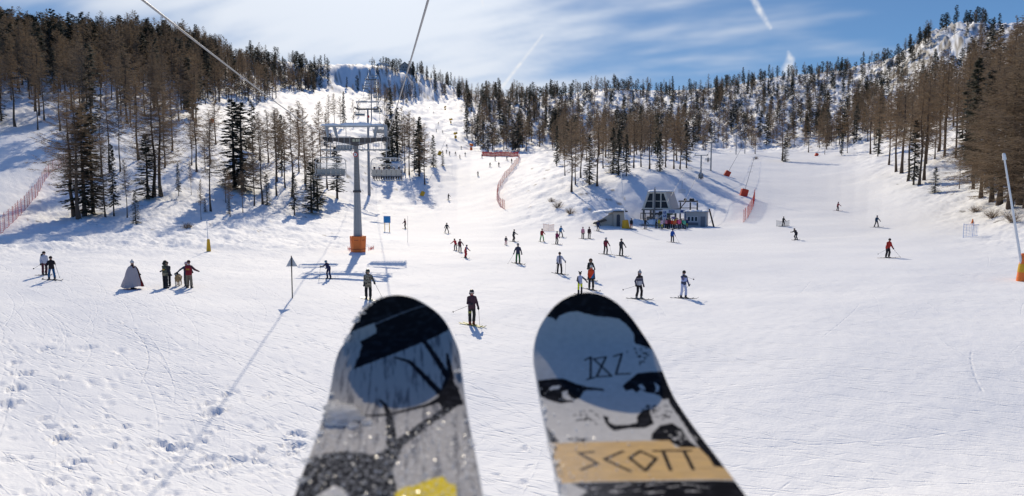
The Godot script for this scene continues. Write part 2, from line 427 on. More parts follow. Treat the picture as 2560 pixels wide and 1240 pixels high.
	{"bearing": 3500, "line": [[14, 1220, 0.1], [30, 760, 0.3], [45, 640, 0.7], [60, 550, 1], [80, 450, 1], [120, 320, 1], [200, 160, 1], [350, 20, 1], [500, -20, 1], [900, -40, 0.6], [1000, -40, 0.6]]},
]
const A0 := -1.30
const AS := 0.02
const AN := 131
const L0 := 2.4849          # ln 12
const LS := 0.02
const LN := 262
var tab_e := PackedFloat32Array()     # rise over distance
var tab_r := PackedFloat32Array()     # roughness

func build_profiles() -> void:
	var nc := sections.size()
	var ce := []
	var cr := []
	var ca := PackedFloat32Array()
	for sct in sections:
		var r0 := ray(sct.bearing, 480)
		ca.append(r0.x / -r0.z)
		var ld := PackedFloat32Array()
		var ee := PackedFloat32Array()
		var rr := PackedFloat32Array()
		for p in sct.line:
			var r := ray(sct.bearing, p[1])
			ld.append(log(p[0]))
			ee.append(r.y / -r.z)
			rr.append(p[2])
		var m := ld.size()
		# slopes that never overshoot
		var dl := PackedFloat32Array(); dl.resize(m)
		for k in m:
			if k == 0 or k == m - 1:
				dl[k] = (ee[1] - ee[0]) / (ld[1] - ld[0]) if k == 0 else 0.0
			else:
				var s0 := (ee[k] - ee[k - 1]) / (ld[k] - ld[k - 1])
				var s1 := (ee[k + 1] - ee[k]) / (ld[k + 1] - ld[k])
				dl[k] = 0.0 if s0 * s1 <= 0.0 else 2.0 * s0 * s1 / (s0 + s1)
		var oe := PackedFloat32Array(); oe.resize(LN)
		var orr := PackedFloat32Array(); orr.resize(LN)
		var k := 0
		for j in LN:
			var x := L0 + LS * j
			if x <= ld[0]:
				oe[j] = ee[0] * exp(ld[0]) / exp(x)
				orr[j] = rr[0]
			elif x >= ld[m - 1]:
				var hh := ee[m - 1] * exp(ld[m - 1]) - (exp(x) - exp(ld[m - 1])) * 0.22
				oe[j] = hh / exp(x)
				orr[j] = rr[m - 1]
			else:
				while k < m - 2 and x > ld[k + 1]:
					k += 1
				var hgap := ld[k + 1] - ld[k]
				var t := (x - ld[k]) / hgap
				var t2 := t * t
				var t3 := t2 * t
				oe[j] = ee[k] * (2 * t3 - 3 * t2 + 1) + dl[k] * hgap * (t3 - 2 * t2 + t) + ee[k + 1] * (-2 * t3 + 3 * t2) + dl[k + 1] * hgap * (t3 - t2)
				orr[j] = lerpf(rr[k], rr[k + 1], t)
		ce.append(oe)
		cr.append(orr)
	tab_e.resize(AN * LN)
	tab_r.resize(AN * LN)
	for i in AN:
		var a := A0 + AS * i
		var s := 0
		while s < nc - 2 and a > ca[s + 1]:
			s += 1
		var t := clampf((a - ca[s]) / (ca[s + 1] - ca[s]), 0.0, 1.0)
		var s0 := maxi(s - 1, 0)
		var s3 := mini(s + 2, nc - 1)
		for j in LN:
			var e1: float = ce[s][j]
			var e2: float = ce[s + 1][j]
			var m1: float = (e2 - ce[s0][j]) / maxf(ca[s + 1] - ca[s0], 0.001) * (ca[s + 1] - ca[s])
			var m2: float = (ce[s3][j] - e1) / maxf(ca[s3] - ca[s], 0.001) * (ca[s + 1] - ca[s])
			var t2 := t * t
			var t3 := t2 * t
			tab_e[i * LN + j] = e1 * (2 * t3 - 3 * t2 + 1) + m1 * (t3 - 2 * t2 + t) + e2 * (-2 * t3 + 3 * t2) + m2 * (t3 - t2)
			tab_r[i * LN + j] = lerpf(cr[s][j], cr[s + 1][j], t)
	for pass_no in 3:
		for tab in [tab_e, tab_r]:
			var old: PackedFloat32Array = tab.duplicate()
			for i in range(1, AN - 1):
				for j in LN:
					var q := i * LN + j
					tab[q] = old[q] * 0.5 + (old[q - LN] + old[q + LN]) * 0.25
	var cp := tab_e.duplicate()
	for i in range(1, AN - 1):
		for j in range(1, LN - 1):
			var q := i * LN + j
			tab_e[q] = cp[q] * 0.5 + (cp[q - 1] + cp[q + 1] + cp[q - LN] + cp[q + LN]) * 0.125

func look_up(tab: PackedFloat32Array, a: float, l: float) -> float:
	var fi := clampf((a - A0) / AS, 0.0, AN - 1.001)
	var fj := clampf((l - L0) / LS, 0.0, LN - 1.001)
	var i := int(fi)
	var j := int(fj)
	fi -= i
	fj -= j
	var q := i * LN + j
	return lerpf(lerpf(tab[q], tab[q + 1], fj), lerpf(tab[q + LN], tab[q + LN + 1], fj), fi)

func rough_at(x: float, z: float) -> float:
	var d := maxf(-z, 12.0)
	return look_up(tab_r, x / d, log(d))

func ground(x: float, z: float) -> float:
	var d := maxf(-z, 12.0)
	var a := x / d
	var l := log(d)
	var h := look_up(tab_e, a, l) * d
	var r := look_up(tab_r, a, l)
	h += noise_a.get_noise_2d(x * 0.035, z * 0.035) * 0.30
	if r > 0.02:
		var far := clampf((d - 150.0) / 350.0, 0.0, 1.0)
		h += r * (noise_a.get_noise_2d(x * 0.11 + 40.0, z * 0.11) * (0.55 + 1.3 * far) + noise_b.get_noise_2d(x * 0.42, z * 0.42) * 0.20)
		if far > 0.0:
			var g := noise_a.get_noise_2d(x * 0.030 + 7.0, z * 0.014)
			h += r * far * (1.0 - absf(g) * 2.2) * 4.2
			h += r * far * noise_b.get_noise_2d(x * 0.17, z * 0.17) * 1.5
		# ploughed and refrozen lumps
		if d < 260.0:
			h += r * (0.10 - absf(noise_b.get_noise_2d(x * 0.9 + 9.0, z * 0.9)) * 0.22)
			h += r * noise_c.get_noise_2d(x * 2.3, z * 2.3) * 0.045
	return h

func build_ground() -> void:
	var apex := 14.0
	var cols := PackedFloat32Array()
	var a := -1.28
	while a < 1.28:
		cols.append(a)
		a += 0.0024 if absf(a) < 0.82 else 0.02
	var rows := PackedFloat32Array([2.0, 6.0, 10.0, 14.0, 18.0, 21.0])
	var d := 24.0
	while d < 1500.0:
		rows.append(d)
		if d < 36.0:
			d *= 1.0045
		elif d < 75.0:
			d *= 1.0055
		elif d < 170.0:
			d *= 1.0065
		elif d < 420.0:
			d *= 1.009
		else:
			d *= 1.014
	var nc := cols.size()
	var nr := rows.size()
	var pos := PackedVector3Array(); pos.resize(nc * nr)
	for j in nr:
		var z := apex - rows[j]
		for i in nc:
			var x := cols[i] * rows[j]
			pos[j * nc + i] = Vector3(x, ground(x, z), z)
	# footprints, ski tracks and scuffs pressed into the near snow
	var pit_rng := RandomNumberGenerator.new()
	pit_rng.seed = 77
	var pits := []
	for k in 330:
		var px := pit_rng.randf_range(-60, 800)
		var py := pit_rng.randf_range(800, 1260)
		var cl := noise_b.get_noise_2d(px * 0.006, py * 0.012)
		if cl < -0.08 and k > 60:
			continue
		pits.append([px, py, pit_rng.randf_range(0.07, 0.17), pit_rng.randf_range(0.035, 0.085)])
	for p in [[110, 872, 0.30, 0.10], [215, 870, 0.34, 0.10], [300, 876, 0.26, 0.08], [60, 935, 0.30, 0.12], [40, 908, 0.25, 0.09], [40, 972, 0.32, 0.13], [15, 1012, 0.32, 0.13], [162, 945, 0.2, 0.09], [230, 955, 0.17, 0.07], [125, 1068, 0.22, 0.10], [150, 1095, 0.27, 0.12], [185, 1088, 0.13, 0.08], [310, 1068, 0.17, 0.09], [285, 1116, 0.17, 0.08], [195, 1155, 0.19, 0.09], [535, 1032, 0.34, 0.14], [560, 990, 0.26, 0.10], [520, 1010, 0.22, 0.09], [745, 1085, 0.2, 0.11], [735, 1115, 0.25, 0.12], [545, 1072, 0.14, 0.08], [505, 1105, 0.18, 0.08], [440, 1120, 0.30, 0.10], [400, 1112, 0.26, 0.09], [590, 1150, 0.28, 0.1], [520, 1150, 0.3, 0.09], [1312, 1120, 0.13, 0.08], [1310, 1205, 0.12, 0.07], [1240, 1190, 0.12, 0.06], [1325, 1168, 0.1, 0.06], [700, 790, 0.2, 0.06], [640, 800, 0.15, 0.05]]:
		pits.append(p)
	for p in pits:
		var c := foot(p[0], p[1])
		var turn := pit_rng.randf() * TAU
		press(pos, cols, rows, nc, nr, apex, c.x, c.z, p[2] * pit_rng.randf_range(1.0, 1.5), p[2], turn, p[3])
		if p[2] > 0.18:
			for q in 4:
				press(pos, cols, rows, nc, nr, apex, c.x + pit_rng.randfn() * 0.25, c.z + pit_rng.randfn() * 0.25, 0.12, 0.09, turn + q, p[3] * 0.7)
	# long ploughed ridges left of the lift line
	for p in [[330, 1200, 760, 1130, 0.16, 0.07], [230, 1240, 620, 1020, 0.08, 0.04], [420, 1240, 700, 1040, 0.07, 0.035], [560, 1190, 800, 1150, 0.1, 0.05], [300, 1190, 480, 1040, 0.05, 0.03], [0, 1190, 250, 1130, 0.08, 0.04]]:
		var c0 := foot(p[0], p[1])
		var c1 := foot(p[2], p[3])
		var n := int(c0.distance_to(c1) / 0.14)
		for s in n:
			var f := float(s) / n
			var c := c0.lerp(c1, f)
			var wv := noise_c.get_noise_2d(f * 9.0, p[0])
			press(pos, cols, rows, nc, nr, apex, c.x + wv * 0.15, c.z + wv * 0.15, p[4] * (1.1 + wv), p[4] * (0.8 + 0.5 * wv), f * 9.0, p[5] * (0.55 + 0.6 * absf(noise_c.get_noise_2d(f * 31.0, p[1]))))
	var nor := PackedVector3Array(); nor.resize(nc * nr)
	var col := PackedColorArray(); col.resize(nc * nr)
	var uvs := PackedVector2Array(); uvs.resize(nc * nr)
	var snow := Color(0.875, 0.88, 0.885)
	var rock := Color(0.13, 0.115, 0.10)
	for j in nr:
		var j0 := maxi(j - 1, 0)
		var j1 := mini(j + 1, nr - 1)
		for i in nc:
			var q := j * nc + i
			var i0 := maxi(i - 1, 0)
			var i1 := mini(i + 1, nc - 1)
			var nn := (pos[j * nc + i1] - pos[j * nc + i0]).cross(pos[j1 * nc + i] - pos[j0 * nc + i]).normalized()
			nor[q] = nn
			var p := pos[q]
			uvs[q] = Vector2(p.x * 0.0417, p.z * 0.0417)
			var c := snow
			if p.z < -90.0:
				var r := rough_at(p.x, p.z)
				if r > 0.45:
					var v := noise_b.get_noise_2d(p.x * 0.22, p.z * 0.22 + 50.0) + noise_c.get_noise_2d(p.x * 0.9, p.z * 0.9) * 0.35 + (0.78 - nn.y) * 1.6
					var far := clampf((-p.z - 260.0) / 300.0, 0.0, 1.0)
					v += far * 0.15 * r
					if p.x > 190.0 * (-p.z / 640.0):
						v += far * 0.16
					c = snow.lerp(rock, clampf((v - 0.42) * 5.0, 0.0, 0.92))
			col[q] = c
	var idx := PackedInt32Array(); idx.resize((nc - 1) * (nr - 1) * 6)
	var w := 0
	for j in nr - 1:
		for i in nc - 1:
			var q := j * nc + i
			idx[w] = q; idx[w + 1] = q + nc; idx[w + 2] = q + 1
			idx[w + 3] = q + 1; idx[w + 4] = q + nc; idx[w + 5] = q + nc + 1
			w += 6
	var arr := []
	arr.resize(Mesh.ARRAY_MAX)
	arr[Mesh.ARRAY_VERTEX] = pos
	arr[Mesh.ARRAY_NORMAL] = nor
	arr[Mesh.ARRAY_COLOR] = col
	arr[Mesh.ARRAY_TEX_UV] = uvs
	arr[Mesh.ARRAY_INDEX] = idx
	var me := ArrayMesh.new()
	me.add_surface_from_arrays(Mesh.PRIMITIVE_TRIANGLES, arr)
	var m := StandardMaterial3D.new()
	m.resource_name = "snow"
	m.vertex_color_use_as_albedo = true
	m.roughness = 0.72
	m.metallic_specular = 0.30
	m.heightmap_enabled = true
	m.heightmap_texture = ImageTexture.create_from_image(track_image())
	m.heightmap_scale = 9.0
	structure("snow_ground", me, m)

func press(pos: PackedVector3Array, cols: PackedFloat32Array, rows: PackedFloat32Array, nc: int, nr: int, apex: float, x: float, z: float, la: float, lb: float, turn: float, deep: float) -> void:
	var reach := maxf(la, lb) * 1.9
	var j0 := rows.bsearch(apex - z - reach)
	var j1 := rows.bsearch(apex - z + reach)
	var ct := cos(turn)
	var st := sin(turn)
	for j in range(maxi(j0, 1), mini(j1 + 1, nr)):
		var i0 := cols.bsearch((x - reach) / rows[j])
		var i1 := cols.bsearch((x + reach) / rows[j])
		for i in range(i0, mini(i1 + 1, nc)):
			var p := pos[j * nc + i]
			var dx := p.x - x
			var dz := p.z - z
			var u := (dx * ct + dz * st) / la
			var v := (-dx * st + dz * ct) / lb
			var r := sqrt(u * u + v * v) * (1.0 + 0.35 * noise_c.get_noise_2d(p.x * 7.0, p.z * 7.0))
			if r < 1.0:
				pos[j * nc + i].y -= deep * (1.0 - r * r * r)
			elif r < 1.6:
				pos[j * nc + i].y += deep * 0.28 * (1.0 - absf(r - 1.25) / 0.35)

func track_image() -> Image:
	# relief of packed piste snow, 24 m a side: grain, corduroy remains and the scratches of many skis
	var n := 1536
	var buf := PackedFloat32Array(); buf.resize(n * n)
	var g := FastNoiseLite.new()
	g.seed = 3; g.frequency = 0.11; g.fractal_octaves = 4
	var gi := g.get_seamless_image(n, n, false, false, 0.1)
	gi.convert(Image.FORMAT_L8)
	var raw := gi.get_data()
	for k in n * n:
		buf[k] = (raw[k] - 128) / 255.0 * 0.15
	var r := RandomNumberGenerator.new()
	r.seed = 8
	for s in 800:
		var ang := 0.62 + r.randfn() * 0.13
		if s % 11 == 0:
			ang = r.randf() * PI
		var x := r.randf() * n
		var y := r.randf() * n
		var leng := r.randf_range(60, 900)
		var dep := r.randf_range(0.08, 0.34) * (1.9 if s % 30 == 0 else 1.0)
		var wd: int = [1, 2, 2, 3][r.randi() % 4]
		var bend := r.randfn() * 0.0006
		var bright := -1.0 if r.randf() < 0.7 else 0.7
		for t in int(leng):
			x += cos(ang)
			y += sin(ang)
			ang += bend
			var fade := minf(1.0, minf(t, leng - t) / 30.0) * (0.55 + 0.45 * sin(t * 0.11 + s))
			for q in range(-wd, wd + 1):
				var ix := posmod(int(x - sin(ang) * q), n)
				var iy := posmod(int(y + cos(ang) * q), n)
				var f: float = dep * fade * (1.0 - absf(q) / (wd + 1.0))
				buf[iy * n + ix] += bright * f
	var out := PackedByteArray(); out.resize(n * n)
	for k in n * n:
		out[k] = int(clampf(0.5 + buf[k] * 0.6, 0.0, 1.0) * 255.0)
	return Image.create_from_data(n, n, false, Image.FORMAT_L8, out)

# ------------------------------------------------------------------ trees
# Every tree mesh is 1 m = 1 unit at its nominal height of 20 m; instances are scaled.
func larch_meshes(sd: int, base: float, spread: float, whorls: int, twigs: int, twig_w: float) -> Array:
	var r := RandomNumberGenerator.new()
	r.seed = sd
	var tr := Bag.new()
	var cr := Bag.new()
	var hh := 20.0
	var pts := []
	var lean := Vector3(r.randfn() * 0.15, 0, r.randfn() * 0.15)
	for k in 9:
		var f := k / 8.0
		pts.append(Vector3(noise_c.get_noise_2d(f * 2.0, sd) * 0.22, hh * f - 0.5, noise_c.get_noise_2d(f * 2.0, sd + 90) * 0.22) + lean * f * f)
	for k in 8:
		var f := k / 8.0
		var w0 := lerpf(0.235, 0.015, pow(f, 0.85)) + (0.09 if k == 0 else 0.0)
		tr.tube(pts[k], pts[k + 1], w0, lerpf(0.235, 0.015, pow((k + 1) / 8.0, 0.85)), 7, false)
	for k in whorls:
		var f := base + (0.985 - base) * pow((k + r.randf() * 0.8) / whorls, 0.92)
		var seg := minf(f * 8.0, 7.99)
		var o: Vector3 = pts[int(seg)].lerp(pts[int(seg) + 1], seg - int(seg))
		var t := (f - base) / (1.0 - base)
		var prof := sin(PI * clampf(pow(t, 0.55) * 0.93 + 0.10, 0.0, 1.0))
		var ln := spread * (0.30 + 0.95 * prof) * r.randf_range(0.55, 1.15)
		if t < 0.12:
			ln *= r.randf_range(0.35, 1.0)
		if t > 0.9:
			ln = spread * 0.34 * r.randf_range(0.5, 1.1) * (1.05 - t) * 6.0
		var az := r.randf() * TAU
		var dir := Vector3(cos(az), 0, sin(az))
		var rise := lerpf(-0.10, 0.75, t) + r.randfn() * 0.30
		var mid := o + dir * ln * 0.55 + Vector3.UP * ln * (rise * 0.45 - 0.10)
		var tip := o + dir * ln + Vector3.UP * ln * (rise * 0.9 + 0.02)
		cr.tube(o, mid, 0.022 + 0.006 * ln, 0.014, 3, false)
		cr.tube(mid, tip, 0.014, 0.005, 3, false)
		var n := int(twigs * (0.35 + ln / spread * 0.8))
		for q in n:
			var g := pow(r.randf(), 0.75)
			var b := o.lerp(mid, g * 2.0) if g < 0.5 else mid.lerp(tip, g * 2.0 - 1.0)
			var side := dir.rotated(Vector3.UP, (1.0 if r.randf() < 0.5 else -1.0) * r.randf_range(0.5, 1.5))
			var l2 := r.randf_range(0.25, 0.95) * (0.55 + 0.35 * ln / spread * 2.0) * (1.1 - 0.4 * g)
			var e := b + (side + Vector3.UP * r.randf_range(-0.75, 0.40)).normalized() * l2
			var wv := Vector3(r.randfn(), r.randfn(), r.randfn()).normalized() * twig_w * r.randf_range(0.6, 1.3)
			cr.tri(b - wv, b + wv, e)
			if r.randf() < 0.6:
				var m2 := b.lerp(e, 0.45)
				var e2 := m2 + (side.rotated(Vector3.UP, r.randfn() * 0.9) + Vector3.UP * r.randf_range(-0.7, 0.5)).normalized() * l2 * 0.6
				cr.tri(m2 - wv * 0.7, m2 + wv * 0.7, e2)
	return [tr.mesh(), cr.mesh()]

func conifer_meshes(sd: int, base: float, spread: float, whorls: int, sprays: int, round_top: float, size: float) -> Array:
	var r := RandomNumberGenerator.new()
	r.seed = sd
	var tr := Bag.new()
	var cr := Bag.new()
	var hh := 20.0
	tr.tube(Vector3(0, -0.5, 0), Vector3(0, 1.0, 0), 0.33, 0.25, 7, false)
	tr.tube(Vector3(0, 1.0, 0), Vector3(0, hh, 0), 0.25, 0.02, 7, false)
	for k in whorls:
		var t := (k + r.randf()) / whorls
		var f := base + (0.99 - base) * t
		var o := Vector3(0, hh * f, 0)
		var cone := pow(1.0 - t, 0.72) * (0.72 + 0.28 * minf(1.0, t * 6.0))
		var dome := sqrt(maxf(0.0, 1.0 - pow(absf(t - 0.35) / 0.66, 2.2)))
		var ln := spread * lerpf(cone, dome, round_top) * r.randf_range(0.55, 1.18) + 0.12
		var az := r.randf() * TAU
		var dir := Vector3(cos(az), 0, sin(az))
		var droop := lerpf(lerpf(-0.42, 0.45, t), lerpf(-0.05, 0.7, t), round_top) + r.randfn() * 0.1
		var tip := o + dir * ln + Vector3.UP * ln * droop
		cr.tube(o, tip, 0.03 + 0.006 * ln, 0.01, 3, false)
		var n := int(sprays * (0.3 + 0.9 * ln / spread))
		for q in n:
			var g := lerpf(0.12, 1.0, pow(r.randf(), 0.7))
			var b := o.lerp(tip, g)
			var side := dir.rotated(Vector3.UP, r.randf_range(-1.35, 1.35))
			var l2 := size * r.randf_range(0.45, 1.1)
			var fall := r.randf_range(-0.55, 0.12) if round_top < 0.5 else r.randf_range(-0.3, 0.6)
			var e := b + (side + Vector3.UP * fall).normalized() * l2
			var wv := side.cross(Vector3.UP).normalized() * size * r.randf_range(0.16, 0.34)
			wv += Vector3.UP * r.randfn() * size * 0.07
			var m := b.lerp(e, 0.45) + Vector3.UP * size * r.randf_range(-0.12, 0.05)
			cr.tri(b, m - wv, e)
			cr.tri(b, e, m + wv)
	return [tr.mesh(), cr.mesh()]

var larch_near := []
var larch_mid := []
var larch_far := []
var spruce_near := []
var spruce_far := []
var pine_near := []
var pine_far := []
var bark: StandardMaterial3D
var bark_dark: StandardMaterial3D
var twig_mats := []
var needle_mats := []
var pine_mats := []

func bark_mat(key: String, col: Color) -> StandardMaterial3D:
	var m := mat(key, col, 0.9)
	return m

func make_tree(called: String, kind: String, variant: int, tone: int, where: Vector3, h: float, wide: float, turn: float, label: String, group: String, fine: int) -> Node3D:
	var o := thing(called, label, "tree", where, turn, group)
	var set_of: Array
	var cm: Material
	if kind == "L":
		set_of = [larch_far, larch_mid, larch_near][fine]
		cm = twig_mats[[4, 2, 0][tone % 3] if fine == 2 and variant == 3 else tone % 4]
	elif kind == "S":
		set_of = spruce_far if fine == 0 else spruce_near
		cm = needle_mats[tone % needle_mats.size()]
	else:
		set_of = pine_far if fine == 0 else pine_near
		cm = pine_mats[tone % pine_mats.size()]
	var ms: Array = set_of[variant % set_of.size()]
	o.scale = Vector3(h / 20.0 * wide, h / 20.0, h / 20.0 * wide)
	part("trunk", ms[0], bark if kind == "L" else bark_dark, o)
	part("crown", ms[1], cm, o)
	return o

func nth(k: int) -> String:
	var names := ["first", "second", "third", "fourth", "fifth", "sixth", "seventh", "eighth", "ninth", "tenth", "eleventh", "twelfth", "thirteenth", "fourteenth", "fifteenth", "sixteenth", "seventeenth", "eighteenth", "nineteenth", "twentieth"]
	if k < names.size():
		return names[k]
	return "twenty-" + names[k - 20]

func build_forest() -> void:
	bark = bark_mat("larch bark", Color(0.105, 0.072, 0.050))
	bark_dark = bark_mat("conifer bark", Color(0.075, 0.060, 0.048))
	for k in 4:
		larch_near.append(larch_meshes(100 + k, [0.30, 0.38, 0.24, 0.10][k], [3.0, 2.6, 3.2, 3.6][k], 150, [46, 40, 50, 44][k], 0.021))
	for k in 5:
		larch_mid.append(larch_meshes(130 + k, [0.32, 0.40, 0.28, 0.46, 0.25][k], [2.7, 2.4, 3.0, 2.2, 3.1][k], 110, [30, 27, 32, 24, 34][k], 0.038))
	for k in 4:
		larch_far.append(larch_meshes(160 + k, [0.22, 0.28, 0.16, 0.34][k], [2.9, 2.6, 3.2, 2.4][k], 64, [20, 18, 21, 18][k], 0.10))
	for k in 4:
		spruce_near.append(conifer_meshes(200 + k, [0.05, 0.10, 0.16, 0.03][k], [2.5, 2.1, 2.3, 3.0][k], [200, 190, 170, 180][k], 44, 0.0, 0.55))
	for k in 3:
		spruce_far.append(conifer_meshes(230 + k, [0.06, 0.10, 0.14][k], [2.4, 2.0, 2.8][k], 90, 20, 0.0, 1.0))
	for k in 3:
		pine_near.append(conifer_meshes(260 + k, [0.2, 0.28, 0.15][k], [3.2, 2.8, 3.6][k], 140, 26, 1.0, 0.65))
	for k in 3:
		pine_far.append(conifer_meshes(290 + k, [0.14, 0.2, 0.1][k], [3.0, 2.6, 3.4][k], 74, 15, 0.85, 1.1))
	for c in [Color(0.172, 0.114, 0.072), Color(0.200, 0.124, 0.070), Color(0.140, 0.098, 0.068), Color(0.212, 0.128, 0.066), Color(0.125, 0.082, 0.050)]:
		var tm := mat("larch twigs %d" % twig_mats.size(), c, 0.9)
		tm.backlight_enabled = true
		tm.backlight = Color(0.45, 0.40, 0.33)
		twig_mats.append(tm)
	for c in [Color(0.042, 0.054, 0.030), Color(0.055, 0.062, 0.030), Color(0.036, 0.046, 0.030)]:
		var nm := mat("spruce needles %d" % needle_mats.size(), c, 0.85)
		nm.backlight_enabled = true
		nm.backlight = Color(0.3, 0.3, 0.3)
		needle_mats.append(nm)
	for c in [Color(0.036, 0.048, 0.034), Color(0.042, 0.052, 0.036)]:
		pine_mats.append(mat("pine needles %d" % pine_mats.size(), c, 0.85))

	# single trees one can point at: [x of foot, y of foot, y of top, kind, width, variant]
	var plots := [
		{"area": "between red fence and lift tower", "trees": [
			[182, 543, 225, "L", 1.35, 2], [197, 547, 215, "L", 1.35, 0], [212, 540, 270, "S", 1.5, 0], [233, 535, 285, "S", 1.4, 1], [262, 543, 335, "L", 0.8, 3], [285, 541, 360, "S", 0.75, 2], [275, 432, 205, "L", 0.9, 1], [301, 428, 225, "L", 0.8, 1],
			[318, 543, 395, "L", 0.8, 1], [340, 558, 478, "S", 1.3, 3], [345, 400, 190, "L", 1.3, 0], [370, 498, 335, "S", 1.7, 0], [388, 492, 210, "L", 1.35, 2], [404, 490, 200, "L", 1.3, 0], [412, 420, 215, "L", 0.9, 1], [447, 490, 408, "S", 0.9, 2], [478, 487, 400, "L", 0.6, 1], [492, 430, 222, "L", 0.9, 1],
			[503, 550, 445, "L", 0.6, 1], [513, 530, 495, "S", 1.1, 3], [527, 528, 300, "L", 1.0, 1], [575, 540, 420, "L", 0.7, 1], [572, 535, 488, "S", 1.0, 3], [586, 470, 250, "S", 1.7, 0], [607, 478, 258, "S", 1.6, 3], [607, 532, 425, "L", 0.8, 1], [636, 515, 350, "L", 0.9, 0],
			[655, 510, 290, "L", 0.9, 2], [668, 512, 435, "S", 1.2, 3], [692, 490, 275, "L", 0.9, 1], [705, 440, 288, "S", 0.9, 1], [713, 470, 285, "L", 0.8, 1], [731, 492, 262, "L", 0.9, 0], [748, 430, 270, "L", 0.9, 1], [762, 460, 265, "L", 0.9, 2], [779, 532, 405, "S", 2.0, 0], [794, 525, 395, "S", 1.9, 1], [802, 440, 250, "L", 0.9, 1], [843, 497, 365, "S", 1.7, 2]]},
		{"area": "in the thin row above the tower", "trees": [[822, 318, 236, "L", 0.8, 0], [836, 322, 232, "L", 0.9, 1], [851, 318, 240, "L", 0.8, 2], [860, 322, 230, "S", 0.8, 1], [884, 318, 248, "L", 0.8, 1], [897, 290, 250, "S", 0.7, 0], [942, 268, 205, "L", 1.0, 0], [975, 262, 200, "L", 1.1, 1], [1017, 258, 213, "S", 0.8, 0]]},
		{"area": "right of the lift chairs", "trees": [[968, 385, 268, "L", 1.2, 0], [980, 402, 280, "S", 1.2, 1], [994, 400, 270, "S", 1.3, 0], [1012, 432, 285, "L", 0.9, 1], [1024, 438, 275, "L", 0.9, 2], [1036, 425, 290, "L", 0.9, 1], [1050, 428, 293, "S", 1.1, 1], [1062, 462, 305, "L", 0.9, 0], [1083, 418, 338, "S", 1.2, 0], [1107, 415, 376, "S", 1.1, 3]]},
		{"area": "on the knoll above the station", "trees": [[1392, 415, 315, "S", 1.0, 1], [1412, 440, 305, "L", 0.9, 0], [1429, 478, 292, "L", 1.25, 2], [1438, 462, 300, "L", 0.9, 0], [1452, 445, 288, "L", 1.1, 1], [1474, 462, 335, "S", 1.1, 0], [1494, 466, 278, "L", 1.2, 2], [1508, 420, 285, "L", 1.0, 1], [1532, 432, 320, "S", 1.2, 3], [1546, 438, 325, "S", 1.2, 0], [1566, 440, 335, "S", 1.1, 1],
			[1585, 420, 275, "L", 1.2, 2], [1602, 418, 282, "L", 1.1, 0], [1624, 422, 270, "L", 1.2, 1], [1649, 428, 330, "S", 1.2, 0], [1664, 418, 285, "L", 1.0, 1], [1684, 422, 288, "L", 1.3, 2], [1700, 422, 295, "L", 1.1, 0], [1716, 420, 300, "S", 1.1, 2]]},
		{"area": "at the piste crest beyond the lances", "trees": [[1888, 385, 318, "L", 1.3, 2], [1955, 402, 282, "L", 1.3, 2], [1962, 404, 352, "S", 1.5, 3], [2022, 381, 290, "L", 1.2, 0], [2062, 386, 325, "L", 1.0, 1], [2104, 388, 335, "S", 1.0, 1], [2118, 382, 322, "L", 1.1, 0]]},
		{"area": "at the wood's edge under the peak", "trees": [[2176, 385, 205, "L", 1.0, 0], [2196, 386, 212, "L", 1.0, 1], [2222, 412, 230, "L", 1.0, 1], [2240, 430, 210, "L", 1.1, 0], [2256, 432, 165, "L", 1.2, 2], [2270, 452, 230, "L", 1.1, 1], [2284, 462, 300, "S", 1.1, 1], [2298, 462, 205, "L", 1.1, 0], [2312, 450, 190, "L", 1.1, 2], [2337, 482, 418, "S", 1.6, 3], [2347, 378, 122, "L", 1.0, 1], [2362, 390, 160, "L", 1.0, 0], [2388, 395, 178, "L", 1.1, 2], [2398, 470, 365, "L", 0.7, 1], [2412, 400, 130, "L", 1.1, 0], [2432, 450, 150, "S", 1.0, 2]]},
		{"area": "behind the tall white lance", "trees": [[2452, 495, 235, "L", 1.5, 3], [2476, 505, 190, "L", 1.6, 3], [2500, 512, 165, "L", 1.6, 3], [2524, 520, 130, "L", 1.6, 3], [2545, 512, 120, "L", 1.7, 3], [2570, 520, 90, "L", 1.7, 3], [2598, 530, 70, "L", 1.6, 3], [2465, 470, 180, "S", 1.3, 1], [2535, 500, 190, "S", 1.3, 0], [2440, 420, 120, "L", 1.2, 0], [2480, 425, 80, "L", 1.2, 2], [2520, 430, 60, "L", 1.2, 0], [2555, 430, 40, "L", 1.2, 2], [2630, 540, 60, "L", 1.6, 3]]},
	]
	var names := {"L": "larch_tree", "S": "spruce_tree", "P": "stone_pine"}
	var says := {"L": "bare brown larch", "S": "dark green spruce", "P": "dark round-topped stone pine"}
	var placed := []
	for pl in plots:
		var order := {"L": 0, "S": 0}
		var list: Array = pl.trees
		list.sort_custom(func(p, q): return p[0] < q[0])
		for t in list:
			var f := foot(t[0], t[1])
			var h: float = (t[1] - t[2]) / FOCAL * -f.z
			placed.append(Vector2(f.x, f.z))
			var k: int = order[t[3]]
			order[t[3]] = k + 1
			make_tree(names[t[3]], t[3], int(t[5]), rng.randi() % 7, f, h, t[4] * rng.randf_range(0.92, 1.08), rng.randf() * TAU,
				"%s, %s from the left %s" % [says[t[3]], nth(k), pl.area], "trees " + pl.area, 2 if f.z > -130.0 or t[5] == 3 else (1 if f.z > -330.0 else 0))

